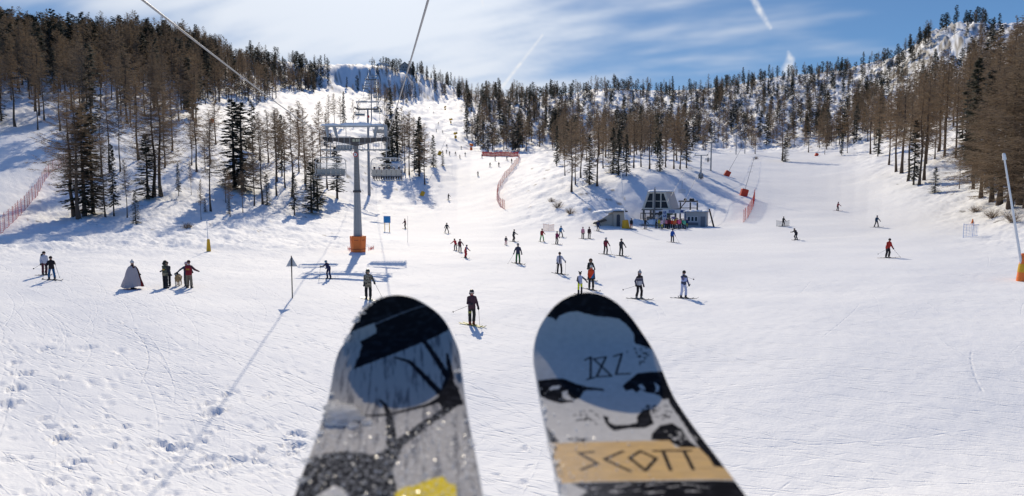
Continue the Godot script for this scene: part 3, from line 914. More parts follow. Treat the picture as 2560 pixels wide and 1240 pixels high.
	# the woods: [bearing from, bearing to, distance from, distance to, trees per 1000 m2, share of larch, share of stone pine among the rest, height, name of the wood]
	var woods := [
		[-420, 45, 150, 200, 9.0, 0.8, 0.3, 19, "left hillside"], [-20, 260, 168, 330, 12.0, 0.85, 0.3, 17, "left hillside"], [240, 500, 185, 400, 11.0, 0.88, 0.2, 17, "left hillside"], [440, 560, 270, 460, 9.0, 0.85, 0.2, 16, "left hillside"],
		[-60, 250, 270, 420, 10.0, 0.25, 0.95, 18, "dark left ridge"], [240, 560, 350, 560, 6.5, 0.40, 0.8, 16, "dark left ridge"], [545, 800, 330, 610, 6.5, 0.80, 0.5, 15, "slope beside the summit piste"], [470, 830, 560, 700, 4.2, 0.35, 0.8, 15, "slope beside the summit piste"], [430, 640, 230, 420, 4.0, 0.8, 0.3, 14, "slope beside the summit piste"], [640, 830, 680, 770, 4.0, 0.3, 0.8, 13, "slope beside the summit piste"], [790, 905, 640, 720, 1.3, 0.4, 0.7, 12, "slope beside the summit piste"], [930, 1120, 815, 880, 3.0, 0.3, 0.8, 11, "ridge beside the summit huts"],
		[430, 700, 150, 240, 2.6, 0.9, 0.0, 13, "slope left of the lift tower"], [640, 830, 140, 230, 3.4, 0.85, 0.0, 14, "slope left of the lift tower"], [240, 620, 104, 165, 2.6, 0.75, 0.0, 11, "slope left of the lift tower"], [520, 800, 112, 165, 2.8, 0.7, 0.0, 10, "slope left of the lift tower"], [960, 1070, 220, 330, 3.6, 0.7, 0.0, 14, "slope right of the lift line"], [940, 1060, 600, 780, 3.2, 0.5, 0.6, 13, "cliff below the summit huts"], [870, 1000, 420, 640, 1.6, 0.75, 0.3, 14, "slope right of the lift line"],
		[1020, 1120, 640, 860, 2.6, 0.45, 0.7, 14, "cliff below the summit huts"], [1090, 1180, 640, 960, 2.6, 0.5, 0.6, 14, "wood right of the upper piste"],
		[1130, 1300, 400, 760, 3.9, 0.7, 0.25, 16, "wood right of the upper piste"], [1190, 1320, 345, 420, 6.0, 0.7, 0.2, 15, "wood right of the upper piste"], [1300, 1420, 350, 620, 4.6, 0.72, 0.25, 15, "wood behind the knoll"], [1400, 1730, 215, 330, 7.0, 0.85, 0.1, 14, "wood behind the knoll"], [1380, 1780, 330, 560, 4.8, 0.75, 0.3, 15, "wood behind the knoll"],
		[1300, 1800, 560, 860, 2.5, 0.45, 0.75, 15, "far ridge opposite"], [1780, 2060, 400, 700, 3.6, 0.62, 0.6, 15, "far ridge opposite"], [1780, 2120, 700, 980, 2.0, 0.35, 0.8, 15, "far ridge opposite"],
		[2040, 2200, 330, 560, 4.8, 0.75, 0.4, 16, "wood below the rocky peak"], [2090, 2300, 500, 880, 2.1, 0.35, 0.8, 15, "wood below the rocky peak"], [2180, 2330, 230, 430, 7.0, 0.85, 0.3, 17, "wood below the rocky peak"], [2290, 2440, 160, 330, 8.0, 0.9, 0.2, 18, "wood below the rocky peak"], [2280, 2480, 400, 780, 1.9, 0.3, 0.85, 14, "rocky peak"],
		[2400, 2800, 115, 300, 10.0, 0.9, 0.2, 19, "right-hand hillside"],
	]
	woods[-1][8] = "hillside behind the white lance"
	var seeds := []
	var fr := RandomNumberGenerator.new()
	fr.seed = 4242
	for wd in woods:
		var r0 := ray(wd[0], 480)
		var r1 := ray(wd[1], 480)
		var a0 := r0.x / -r0.z
		var a1 := r1.x / -r1.z
		var area: float = (a1 - a0) * 0.5 * (wd[3] * wd[3] - wd[2] * wd[2])
		var n := int(area * wd[4] * (2.6 if wd[2] > 325 or wd[0] < 500 else 1.9) / 1000.0)
		for k in n:
			var d := sqrt(lerpf(wd[2] * wd[2], wd[3] * wd[3], fr.randf()))
			var x := lerpf(a0, a1, fr.randf()) * d
			var kind := "L" if fr.randf() < wd[5] else ("P" if fr.randf() < wd[6] else "S")
			var h: float = wd[7] * fr.randf_range(0.68, 1.34) * (0.85 if kind == "P" else 1.0)
			var q := [fr.randi(), fr.randf(), fr.randf_range(0.95, 1.35)]
			if rough_at(x, -d) < 0.55:
				continue
			if noise_b.get_noise_2d(x * 0.035, -d * 0.020) < -0.20 - minf(0.25, wd[4] * 0.02):
				continue
			var near := false
			if d < 240.0:
				for p in placed:
					if p.distance_squared_to(Vector2(x, -d)) < 7.0:
						near = true
						break
			if near:
				continue
			if d < 240.0:
				placed.append(Vector2(x, -d))
			seeds.append([h / d, kind, Vector3(x, ground(x, -d), -d), h, q, wd[8]])
	seeds.sort_custom(func(p, q): return p[0] > q[0])
	var single := {"L": 0, "S": 0, "P": 0}
	var limit := {"L": 225, "S": 80, "P": 150}
	var rest := {}
	for s in seeds:
		var kind: String = s[1]
		var q: Array = s[4]
		var d: float = -s[2].z
		var fine := 1 if d < 230.0 and kind == "L" else (1 if d < 150.0 else 0)
		if single[kind] < limit[kind] and absf(s[2].x / d) < 0.80:
			single[kind] += 1
			make_tree(names[kind], kind, q[0], q[0] / 7, s[2], s[3], q[2], q[1] * TAU, "%s, one of many alike on the %s" % [says[kind], s[5]] if not s[5].begins_with("wood") else "%s, one of many alike in the %s" % [says[kind], s[5]],
				"%s trees, %s" % [says[kind], s[5]], fine)
		else:
			var key := "%s%d%d%d" % [kind, fine, q[0] % 3, (q[0] / 7) % 2]
			if not rest.has(key):
				rest[key] = []
			rest[key].append(Transform3D(Basis(Vector3.UP, q[1] * TAU).scaled(Vector3(s[3] / 20.0 * q[2], s[3] / 20.0, s[3] / 20.0 * q[2])), s[2]))
	var total := 0
	for kind in ["L", "S", "P"]:
		var o := thing({"L": "larch_forest", "S": "spruce_forest", "P": "stone_pine_forest"}[kind], {"L": "far mass of bare brown larches covering the hillsides", "S": "far scattered dark spruces on the hillsides", "P": "far dark stone pines along the ridges"}[kind], "forest")
		o.set_meta("kind", "stuff")
		for key in rest:
			if key[0] != kind:
				continue
			var fine := int(key[1])
			var va := int(key[2])
			var to := int(key[3])
			var set_of: Array = larch_mid if kind == "L" and fine == 1 else (larch_far if kind == "L" else (spruce_far if kind == "S" else pine_far))
			var cm: Material = twig_mats[to * 2 + (va % 2)] if kind == "L" else (needle_mats[to] if kind == "S" else pine_mats[to])
			for w in 2:
				var mm := MultiMesh.new()
				mm.transform_format = MultiMesh.TRANSFORM_3D
				mm.mesh = set_of[va % set_of.size()][w]
				mm.instance_count = rest[key].size()
				for k in rest[key].size():
					mm.set_instance_transform(k, rest[key][k])
				var mi := MultiMeshInstance3D.new()
				mi.name = "trunks" if w == 0 else "crowns"
				mi.multimesh = mm
				mi.material_override = (bark if kind == "L" else bark_dark) if w == 0 else cm
				mi.set_meta("kind", "stuff")
				o.add_child(mi, true)
			total += rest[key].size()
	print("trees single ", single, " massed ", total)

# ------------------------------------------------------------------ the chairlift
var steel: StandardMaterial3D
var zinc: StandardMaterial3D
var dark_steel: StandardMaterial3D
var snow_cap: StandardMaterial3D
var orange_pad: StandardMaterial3D
var yellow_pad: StandardMaterial3D
var red_net: StandardMaterial3D
var white_paint: StandardMaterial3D

func line_x(d: float) -> float:          # middle of the lift line at a distance
	return -1.9 - 0.1985 * d

func rope_y(d: float) -> float:
	var s := [[-60.0, 4.6], [72.0, 5.75], [190.0, 23.2], [400.0, 65.0], [600.0, 102.0], [752.0, 141.0]]
	for k in s.size() - 1:
		if d <= s[k + 1][0] or k == s.size() - 2:
			var t: float = (d - s[k][0]) / (s[k + 1][0] - s[k][0])
			var span: float = s[k + 1][0] - s[k][0]
			return lerpf(s[k][1], s[k + 1][1], t) - 4.0 * t * (1.0 - t) * span * span / 15500.0
	return 0.0

func rope_at(d: float, side: float) -> Vector3:
	return Vector3(line_x(d) + side * 3.1, rope_y(d), -d)

func build_lift() -> void:
	steel = mat("galvanised steel", Color(0.45, 0.45, 0.45), 0.55, 0.2)
	zinc = mat("weathered zinc", Color(0.36, 0.36, 0.355), 0.6, 0.1)
	dark_steel = mat("dark painted steel", Color(0.075, 0.068, 0.066), 0.6, 0.2)
	snow_cap = mat("fresh snow", Color(0.86, 0.875, 0.90), 0.75)
	orange_pad = mat("orange padding", Color(0.88, 0.20, 0.03), 0.6)
	yellow_pad = mat("yellow padding", Color(0.72, 0.40, 0.015), 0.6)
	red_net = mat("red plastic net", Color(0.62, 0.06, 0.05), 0.6)
	white_paint = mat("white paint", Color(0.75, 0.76, 0.77), 0.5)
	var rope_mat := mat("steel rope", Color(0.30, 0.30, 0.31), 0.45, 0.6)
	for side in [1.0, -1.0]:
		var b := Bag.new()
		var d := -24.0
		while d < 750.0:
			var e := d + (4.0 if d < 90.0 else (14.0 if d < 200.0 else 35.0))
			b.tube(rope_at(d, side), rope_at(minf(e, 752.0), side), 0.027, 0.027, 8, false)
			d = e
		solo("haul_rope", b.mesh(), rope_mat, "grey steel rope that runs up over the ski tips" if side > 0 else "grey steel rope that runs in from the upper left corner", "cable", "ropes of the chairlift")
	build_main_tower()
	build_far_tower(190.0, 273.0, 516.0, "slender grey lift tower just behind the orange-padded one", 0.44)
	build_far_tower(400.0, 203.0, 306.0, "lift tower with white crossarm halfway up the hill", 0.36)
	build_far_tower(748.0, 152.0, 172.0, "lift tower with square frame on the summit skyline", 0.5)
	# chairs: [distance, side, riders, label]
	var near := [[76.0, -1.0, 0, "empty chair with grey backrests left of the padded tower"], [75.0, 1.0, 6, "occupied chair with sun glinting on its cover, right of the padded tower"], [118.0, -1.0, 0, "smaller empty chair half hidden behind the padded tower"]]
	for c in near:
		make_chair(c[0], c[1], c[2], c[3])
	var n := 0
	for c in [[160.0, 1.0], [235.0, -1.0], [255.0, 1.0], [310.0, -1.0], [335.0, 1.0], [385.0, -1.0], [392.0, 1.0], [455.0, -1.0], [470.0, 1.0], [530.0, -1.0], [545.0, 1.0]]:
		make_chair(c[0], c[1], 0, "distant lift chair hanging on the %s line, %s one up from the padded tower" % ["uphill" if c[1] > 0 else "downhill", nth(n / 2 + (0 if c[1] > 0 else 1))])
		n += 1

func build_main_tower() -> void:
	var base := foot(905, 630)
	base.x = line_x(-base.z) - 0.1
	var d := -base.z
	var o := thing("lift_tower", "tall grey lift tower with orange padding round its foot", "lift tower", base)
	var top := rope_y(d) - base.y
	var h_arm := top - 0.45
	var b := Bag.new()
	b.lathe(Vector3.ZERO, [[0.33, 6.35], [0.46, 1.5], [0.50, -0.6]], 20)
	part("lower_pole", b.mesh(), zinc, o)
	b = Bag.new()
	b.lathe(Vector3.ZERO, [[0.22, h_arm - 0.15], [0.33, 6.45]], 20)
	part("upper_pole", b.mesh(), mat("dull grey steel", Color(0.24, 0.225, 0.215), 0.6, 0.1), o)
	b = Bag.new()
	b.lathe(Vector3.ZERO, [[0.30, 6.52], [0.44, 6.51], [0.44, 6.34], [0.30, 6.33]], 20)
	for k in 16:
		b.tube(Vector3(cos(TAU * k / 16) * 0.39, 6.30, sin(TAU * k / 16) * 0.39), Vector3(cos(TAU * k / 16) * 0.39, 6.56, sin(TAU * k / 16) * 0.39), 0.02, 0.02, 6)
	part("flange", b.mesh(), dark_steel, o)
	# padding: six upright mats strapped round the pole
	for k in 6:
		var an := TAU * (k + 0.5) / 6.0
		b = Bag.new()
		var bas := Basis(Vector3.UP, -an + PI / 2)
		b.bevel_box(Vector3(cos(an) * 0.64, 0.80, sin(an) * 0.64), Vector3(0.78, 1.85, 0.22), 0.06, bas * Basis(Vector3.RIGHT, 0.05))
		part("pad", b.mesh(), orange_pad, o)
	b = Bag.new()
	for y in [0.35, 1.3]:
		b.lathe(Vector3.ZERO, [[0.80, y + 0.03], [0.82, y], [0.80, y - 0.03]], 24)
	part("strap", b.mesh(), mat("dull red strap", Color(0.45, 0.07, 0.02), 0.7), o)
	# crossarm: a deep-bellied box beam
	b = Bag.new()
	var n := 16
	var prof := []
	for k in n + 1:
		var x := -2.75 + 5.5 * k / n
		var dp := 0.34 + 0.50 * maxf(0.0, 1.0 - absf(x) / 2.3)
		prof.append([x, dp])
	for k in n:
		var x0: float = prof[k][0]
		var x1: float = prof[k + 1][0]
		var y0: float = h_arm + 0.30 - prof[k][1]
		var y1: float = h_arm + 0.30 - prof[k + 1][1]
		var yt := h_arm + 0.30
		var w := 0.24
		b.quad(Vector3(x0, y0, w), Vector3(x1, y1, w), Vector3(x1, yt, w), Vector3(x0, yt, w))
		b.quad(Vector3(x1, y1, -w), Vector3(x0, y0, -w), Vector3(x0, yt, -w), Vector3(x1, yt, -w))
		b.quad(Vector3(x0, yt, w), Vector3(x1, yt, w), Vector3(x1, yt, -w), Vector3(x0, yt, -w))
		b.quad(Vector3(x0, y0, -w), Vector3(x1, y1, -w), Vector3(x1, y1, w), Vector3(x0, y0, w))
	for s in [-1.0, 1.0]:
		b.box(Vector3(s * 2.78, h_arm + 0.13, 0), Vector3(0.05, 0.42, 0.52))
	part("crossarm", b.mesh(), mat("brown grey steel", Color(0.12, 0.10, 0.09), 0.6, 0.2), o)
	for s in [[-0.20, 0.24], [0.12, 0.20], [0.36, 0.16]]:
		b = Bag.new()
		b.box(Vector3(s[0], h_arm + 0.02, 0.255), Vector3(s[1], 0.26, 0.02))
		b.box(Vector3(s[0], h_arm - 0.05, 0.268), Vector3(s[1] * 0.4, 0.10, 0.01))
		part("number_plate", b.mesh(), mat("pale number plate", Color(0.62, 0.58, 0.40), 0.6), o)
	b = Bag.new()
	b.tube(Vector3(-0.05, h_arm - 1.45, 0.255), Vector3(-0.05, h_arm - 1.45, 0.285), 0.25, 0.25, 20)
	var sign := part("round_sign", b.mesh(), mat("sign red", Color(0.55, 0.03, 0.02), 0.5), o)
	b = Bag.new()
	b.tube(Vector3(-0.05, h_arm - 1.45, 0.286), Vector3(-0.05, h_arm - 1.45, 0.292), 0.17, 0.17, 20)
	part("white_disc", b.mesh(), white_paint, sign)
	b = Bag.new()
	b.box(Vector3(-0.05, h_arm - 1.43, 0.296), Vector3(0.10, 0.06, 0.006))
	b.box(Vector3(-0.05, h_arm - 1.49, 0.296), Vector3(0.05, 0.08, 0.006))
	part("pictogram", b.mesh(), dark_steel, sign)
	# lifting gantry above the arm
	b = Bag.new()
	b.bevel_box(Vector3(0.0, h_arm + 1.52, 0.1), Vector3(6.5, 0.22, 0.22), 0.03)
	part("gantry_beam", b.mesh(), steel, o)
	for x in [[-3.05, -2.9], [-2.25, -1.95], [2.2, 1.95], [3.1, 3.15]]:
		b = Bag.new()
		var p0 := Vector3(x[0], h_arm + 1.42, 0.1)
		var p1 := Vector3(x[1], h_arm + 0.30, 0.1)
		b.tube(p0, p1, 0.20, 0.12, 4)
		part("gantry_leg", b.mesh(), steel, o)
	b = Bag.new()
	for k in 11:
		var x := -3.0 + 5.2 * k / 10.0
		var r := 0.15 + 0.06 * sin(k * 1.9) + 0.16 * exp(-pow((x - 0.2) / 1.0, 2.0))
		lumpy(b, Vector3(x, h_arm + 1.60, 0.1), Vector3(0.72, r, 0.17), k * 2.3, 6, 14)
	part("snow_on_beam", b.mesh(), snow_cap, o)
	# catwalks with railings
	b = Bag.new()
	for s in [-1.0, 1.0]:
		for y in [h_arm + 0.42, h_arm - 0.95]:
			b.tube(Vector3(s * 0.35, y, 0.75), Vector3(s * 3.5, y, 0.75), 0.03, 0.03, 6)
			b.tube(Vector3(s * 0.35, y, -0.75), Vector3(s * 3.5, y, -0.75), 0.03, 0.03, 6)
		for k in 6:
			var x: float = s * (0.5 + k * 0.58)
			b.tube(Vector3(x, h_arm - 0.95, 0.75), Vector3(x, h_arm + 0.42, 0.75), 0.02, 0.02, 5)
			b.tube(Vector3(x, h_arm - 0.95, -0.75), Vector3(x, h_arm + 0.42, -0.75), 0.02, 0.02, 5)
		b.tube(Vector3(s * 0.35, h_arm - 0.3, 0.75), Vector3(s * 3.5, h_arm - 0.3, 0.75), 0.02, 0.02, 5)
	part("railing", b.mesh(), steel, o)
	for s in [-1.0, 1.0]:
		b = Bag.new()
		b.box(Vector3(s * 1.9, h_arm - 1.0, 0.62), Vector3(3.2, 0.06, 0.42))
		for k in 5:
			b.box(Vector3(s * (0.6 + k * 0.65), h_arm - 1.05, 0), Vector3(0.06, 0.06, 1.5))
		part("catwalk", b.mesh(), zinc, o)
	b = Bag.new()
	for s in [-1.0, 1.0]:
		b.tube(Vector3(s * 0.17, -0.2, 0.47), Vector3(s * 0.17, h_arm - 1.0, 0.24), 0.018, 0.018, 5)
	for k in 28:
		var f := k / 28.0
		var z := lerpf(0.47, 0.24, f)
		b.tube(Vector3(-0.17, 1.9 + f * (h_arm - 3.0), z), Vector3(0.17, 1.9 + f * (h_arm - 3.0), z), 0.013, 0.013, 5)
	part("ladder", b.mesh(), zinc, o)
	# sheave assemblies along the rope
	for s in [-1.0, 1.0]:
		b = Bag.new()
		var x: float = s * 3.1 + 0.1
		b.box(Vector3(x - s * 0.12, top - 0.42, 0), Vector3(0.07, 0.26, 3.4))
		b.box(Vector3(x - s * 0.25, h_arm + 0.05, 0), Vector3(0.42, 0.30, 0.36))
		for k in 4:
			b.box(Vector3(x - s * 0.10, top - 0.34, -1.3 + k * 0.86), Vector3(0.06, 0.2, 0.62))
		b.box(Vector3(x + s * 0.18, top - 0.8, 0.2), Vector3(0.12, 0.42, 0.9))
		var tr := part("sheave_train", b.mesh(), dark_steel, o)
		for k in 8:
			b = Bag.new()
			var z := -1.5 + k * 0.43
			var yy := rope_y(d - z) - base.y - 0.19
			b.tube(Vector3(x - 0.045, yy, z), Vector3(x + 0.045, yy, z), 0.16, 0.16, 14)
			part("sheave", b.mesh(), mat("rubber", Color(0.03, 0.03, 0.032), 0.7), tr)

func build_far_tower(d: float, py_top: float, py_base: float, label: String, thick: float) -> void:
	var x := line_x(d)
	var gy := ground(x, -d)
	var top := rope_y(d) - gy
	var o := thing("lift_tower", label, "lift tower", Vector3(x, gy, -d), 0.0, "towers of the chairlift")
	var b := Bag.new()
	b.lathe(Vector3.ZERO, [[thick * 0.55, top - 0.5], [thick, -1.5]], 14)
	part("pole", b.mesh(), mat("blue grey steel", Color(0.27, 0.28, 0.30), 0.6, 0.1), o)
	b = Bag.new()
	b.box(Vector3(0, top - 0.55, 0), Vector3(5.6, 0.4, 0.4))
	part("crossarm", b.mesh(), dark_steel, o)
	b = Bag.new()
	for s in [-1.0, 1.0]:
		b.box(Vector3(s * 3.1, top - 0.35, 0), Vector3(0.35, 0.4, 3.6))
	part("sheave_train", b.mesh(), dark_steel, o)
	b = Bag.new()
	b.box(Vector3(0, top + 1.4, 0), Vector3(6.4, 0.28, 0.3))
	for s in [-1.0, 1.0]:
		b.tube(Vector3(s * 2.7, top - 0.4, 0), Vector3(s * 3.0, top + 1.4, 0), 0.12, 0.12, 6)
	part("gantry", b.mesh(), steel, o)
	b = Bag.new()
	for s in [-1.0, 1.0]:
		for y in [top - 1.4, top - 0.1]:
			b.tube(Vector3(s * 0.3, y, 0.7), Vector3(s * 3.4, y, 0.7), 0.04, 0.04, 5)
	part("railing", b.mesh(), steel, o)
	if d > 150.0 and d < 250.0:
		b = Bag.new()
		b.box(Vector3(0.25, top - 2.6, 0.36), Vector3(0.5, 0.6, 0.05))
		part("red_plate", b.mesh(), mat("sign red", Color(0.55, 0.03, 0.02), 0.5), o)

func make_chair(d: float, side: float, riders: int, label: String) -> void:
	# hangs from the rope; faces uphill (-z) on the right-hand line and downhill on the left
	var r := rope_at(d, side)
	var o := thing("lift_chair", label, "lift chair", r, 0.0 if side > 0 else PI, "chairs of the chairlift")
	var far := d > 140.0
	var w := 3.3
	var drop := 4.35                     # rope to seat
	var b := Bag.new()
	b.box(Vector3(0, 0.02, 0), Vector3(0.16, 0.22, 0.6))
	part("grip", b.mesh(), dark_steel, o)
	b = Bag.new()
	var hanger := [Vector3(0, -0.05, 0), Vector3(0, -0.6, 0.12), Vector3(0, -1.7, 0.18), Vector3(0, -2.35, 0.10)]
	b.path(hanger, 0.055, 8)
	part("hanger", b.mesh(), steel, o)
	b = Bag.new()
	b.bevel_box(Vector3(0, -2.42, 0.1), Vector3(2.2, 0.16, 0.20), 0.03)
	b.box(Vector3(0, -2.62, 0.1), Vector3(2.4, 0.05, 0.06))
	for k in 5:
		b.tube(Vector3(-1.0 + k * 0.5, -2.45, 0.1), Vector3(-0.9 + k * 0.5, -2.62, 0.1), 0.02, 0.02, 5)
	for s in [-1.0, 1.0]:
		b.path([Vector3(s * 1.1, -2.45, 0.1), Vector3(s * 1.48, -2.55, 0.1), Vector3(s * 1.66, -2.85, 0.1), Vector3(s * 1.70, -3.6, 0.12), Vector3(s * 1.68, -4.25, 0.1), Vector3(s * 1.62, -4.42, -0.45)], 0.04, 7)
	part("frame", b.mesh(), steel, o)
	b = Bag.new()
	b.bevel_box(Vector3(0, -drop - 0.06, -0.22), Vector3(w - 0.1, 0.10, 0.56), 0.03)
	part("seat", b.mesh(), mat("dark blue seat", Color(0.035, 0.05, 0.085), 0.6), o)
	var pads := 1 if far else 6
	for k in pads:
		b = Bag.new()
		var pw := (w - 0.12) / pads
		b.bevel_box(Vector3(-w * 0.5 + 0.06 + pw * (k + 0.5), -drop + 0.36, 0.17), Vector3(pw - 0.03, 0.62, 0.11), 0.035, Basis(Vector3.RIGHT, 0.18))
		part("backrest", b.mesh(), mat("grey backrest", Color(0.44, 0.42, 0.38), 0.7), o)
	b = Bag.new()
	b.tube(Vector3(-w * 0.5, -drop + 0.66, 0.26), Vector3(w * 0.5, -drop + 0.66, 0.26), 0.035, 0.035, 7)
	b.tube(Vector3(-w * 0.5, -drop + 0.02, 0.16), Vector3(w * 0.5, -drop + 0.02, 0.16), 0.035, 0.035, 7)
	part("back_rail", b.mesh(), steel, o)
	b = Bag.new()
	var up := side < 0
	var fy := -drop - 0.52 if not up else -drop - 0.42
	b.tube(Vector3(-w * 0.5, fy, -0.72), Vector3(w * 0.5, fy, -0.72), 0.035, 0.035, 7)
	for s in [-1.0, 1.0]:
		b.path([Vector3(s * w * 0.5, fy, -0.72), Vector3(s * w * 0.5, -drop + 0.1, -0.62), Vector3(s * w * 0.5, -drop + 0.3, 0.1)], 0.025, 6)
	if not far:
		for k in 6:
			b.tube(Vector3(-1.35 + k * 0.54, fy, -0.72), Vector3(-1.35 + k * 0.54, fy + 0.42, -0.70), 0.018, 0.018, 5)
	part("footrest", b.mesh(), steel, o)
	# wind cover: a curved pane, closed over the riders on the way up, tipped back when empty
	b = Bag.new()
	var n := 9
	for k in n:
		var f0 := lerpf(0.0, 1.0, float(k) / n)
		var f1 := lerpf(0.0, 1.0, float(k + 1) / n)
		var a0 := lerpf(-0.25, 1.75, f0) if not up else lerpf(1.3, 2.6, f0)
		var a1 := lerpf(-0.25, 1.75, f1) if not up else lerpf(1.3, 2.6, f1)
		var c := Vector3(0, -drop + 0.30, -0.10)
		var p0 := c + Vector3(0, sin(a0) * 1.02, -cos(a0) * 0.92)
		var p1 := c + Vector3(0, sin(a1) * 1.02, -cos(a1) * 0.92)
		var hx := Vector3(w * 0.5 - 0.04, 0, 0)
		b.quad(p0 - hx, p1 - hx, p1 + hx, p0 + hx)
	var pane := mat("tinted cover", Color(0.62, 0.68, 0.72), 0.12)
	pane.transparency = BaseMaterial3D.TRANSPARENCY_ALPHA
	pane.albedo_color.a = 0.28
	part("wind_cover", b.mesh(), pane, o)
	if not up or not far:
		b = Bag.new()
		for k in 2:
			var a := (-0.25 if k == 0 else 1.75) if not up else (1.3 if k == 0 else 2.6)
			var p := Vector3(0, -drop + 0.30 + sin(a) * 1.02, -0.10 - cos(a) * 0.92)
			b.tube(p - Vector3(w * 0.5 - 0.03, 0, 0), p + Vector3(w * 0.5 - 0.03, 0, 0), 0.022, 0.022, 6)
		part("cover_rim", b.mesh(), white_paint, o)
	if riders > 0:
		chair_riders.append([r, side, drop])

var chair_riders := []

# ------------------------------------------------------------------ valley station and the huts on the summit
func prism(b: Bag, poly: Array, z0: float, z1: float) -> void:      # poly: counter-clockwise Vector2 outline seen from +z
	var n := poly.size()
	for k in range(1, n - 1):
		b.tri(Vector3(poly[0].x, poly[0].y, z1), Vector3(poly[k].x, poly[k].y, z1), Vector3(poly[k + 1].x, poly[k + 1].y, z1))
		b.tri(Vector3(poly[0].x, poly[0].y, z0), Vector3(poly[k + 1].x, poly[k + 1].y, z0), Vector3(poly[k].x, poly[k].y, z0))
	for k in n:
		var p: Vector2 = poly[k]
		var q: Vector2 = poly[(k + 1) % n]
		b.quad(Vector3(p.x, p.y, z0), Vector3(q.x, q.y, z0), Vector3(q.x, q.y, z1), Vector3(p.x, p.y, z1))

func lumpy(b: Bag, center: Vector3, r: Vector3, seed_k: float, rings := 8, segs := 18) -> void:
	# a heap: upper half of an uneven ellipsoid
	var k0 := b.v.size()
	for y in rings + 1:
		var la := PI * 0.56 * y / rings
		for x in segs:
			var lo := TAU * x / segs
			var d := Vector3(sin(la) * cos(lo), cos(la), sin(la) * sin(lo))
			var f := 1.0 + 0.28 * noise_b.get_noise_3d(d.x * 1.8 + seed_k, d.y * 1.8, d.z * 1.8) + 0.10 * noise_c.get_noise_3d(d.x * 6 + seed_k, d.y * 6, d.z * 6)
			b.v.append(center + d * r * f)
			b.n.append((d / r).normalized())
			b.c.append(b.tint)
	for y in rings:
		for x in segs:
			var a := k0 + y * segs + x
			var c := k0 + y * segs + (x + 1) % segs
			b.i.append(a); b.i.append(a + segs); b.i.append(c); b.i.append(c); b.i.append(a + segs); b.i.append(c + segs)

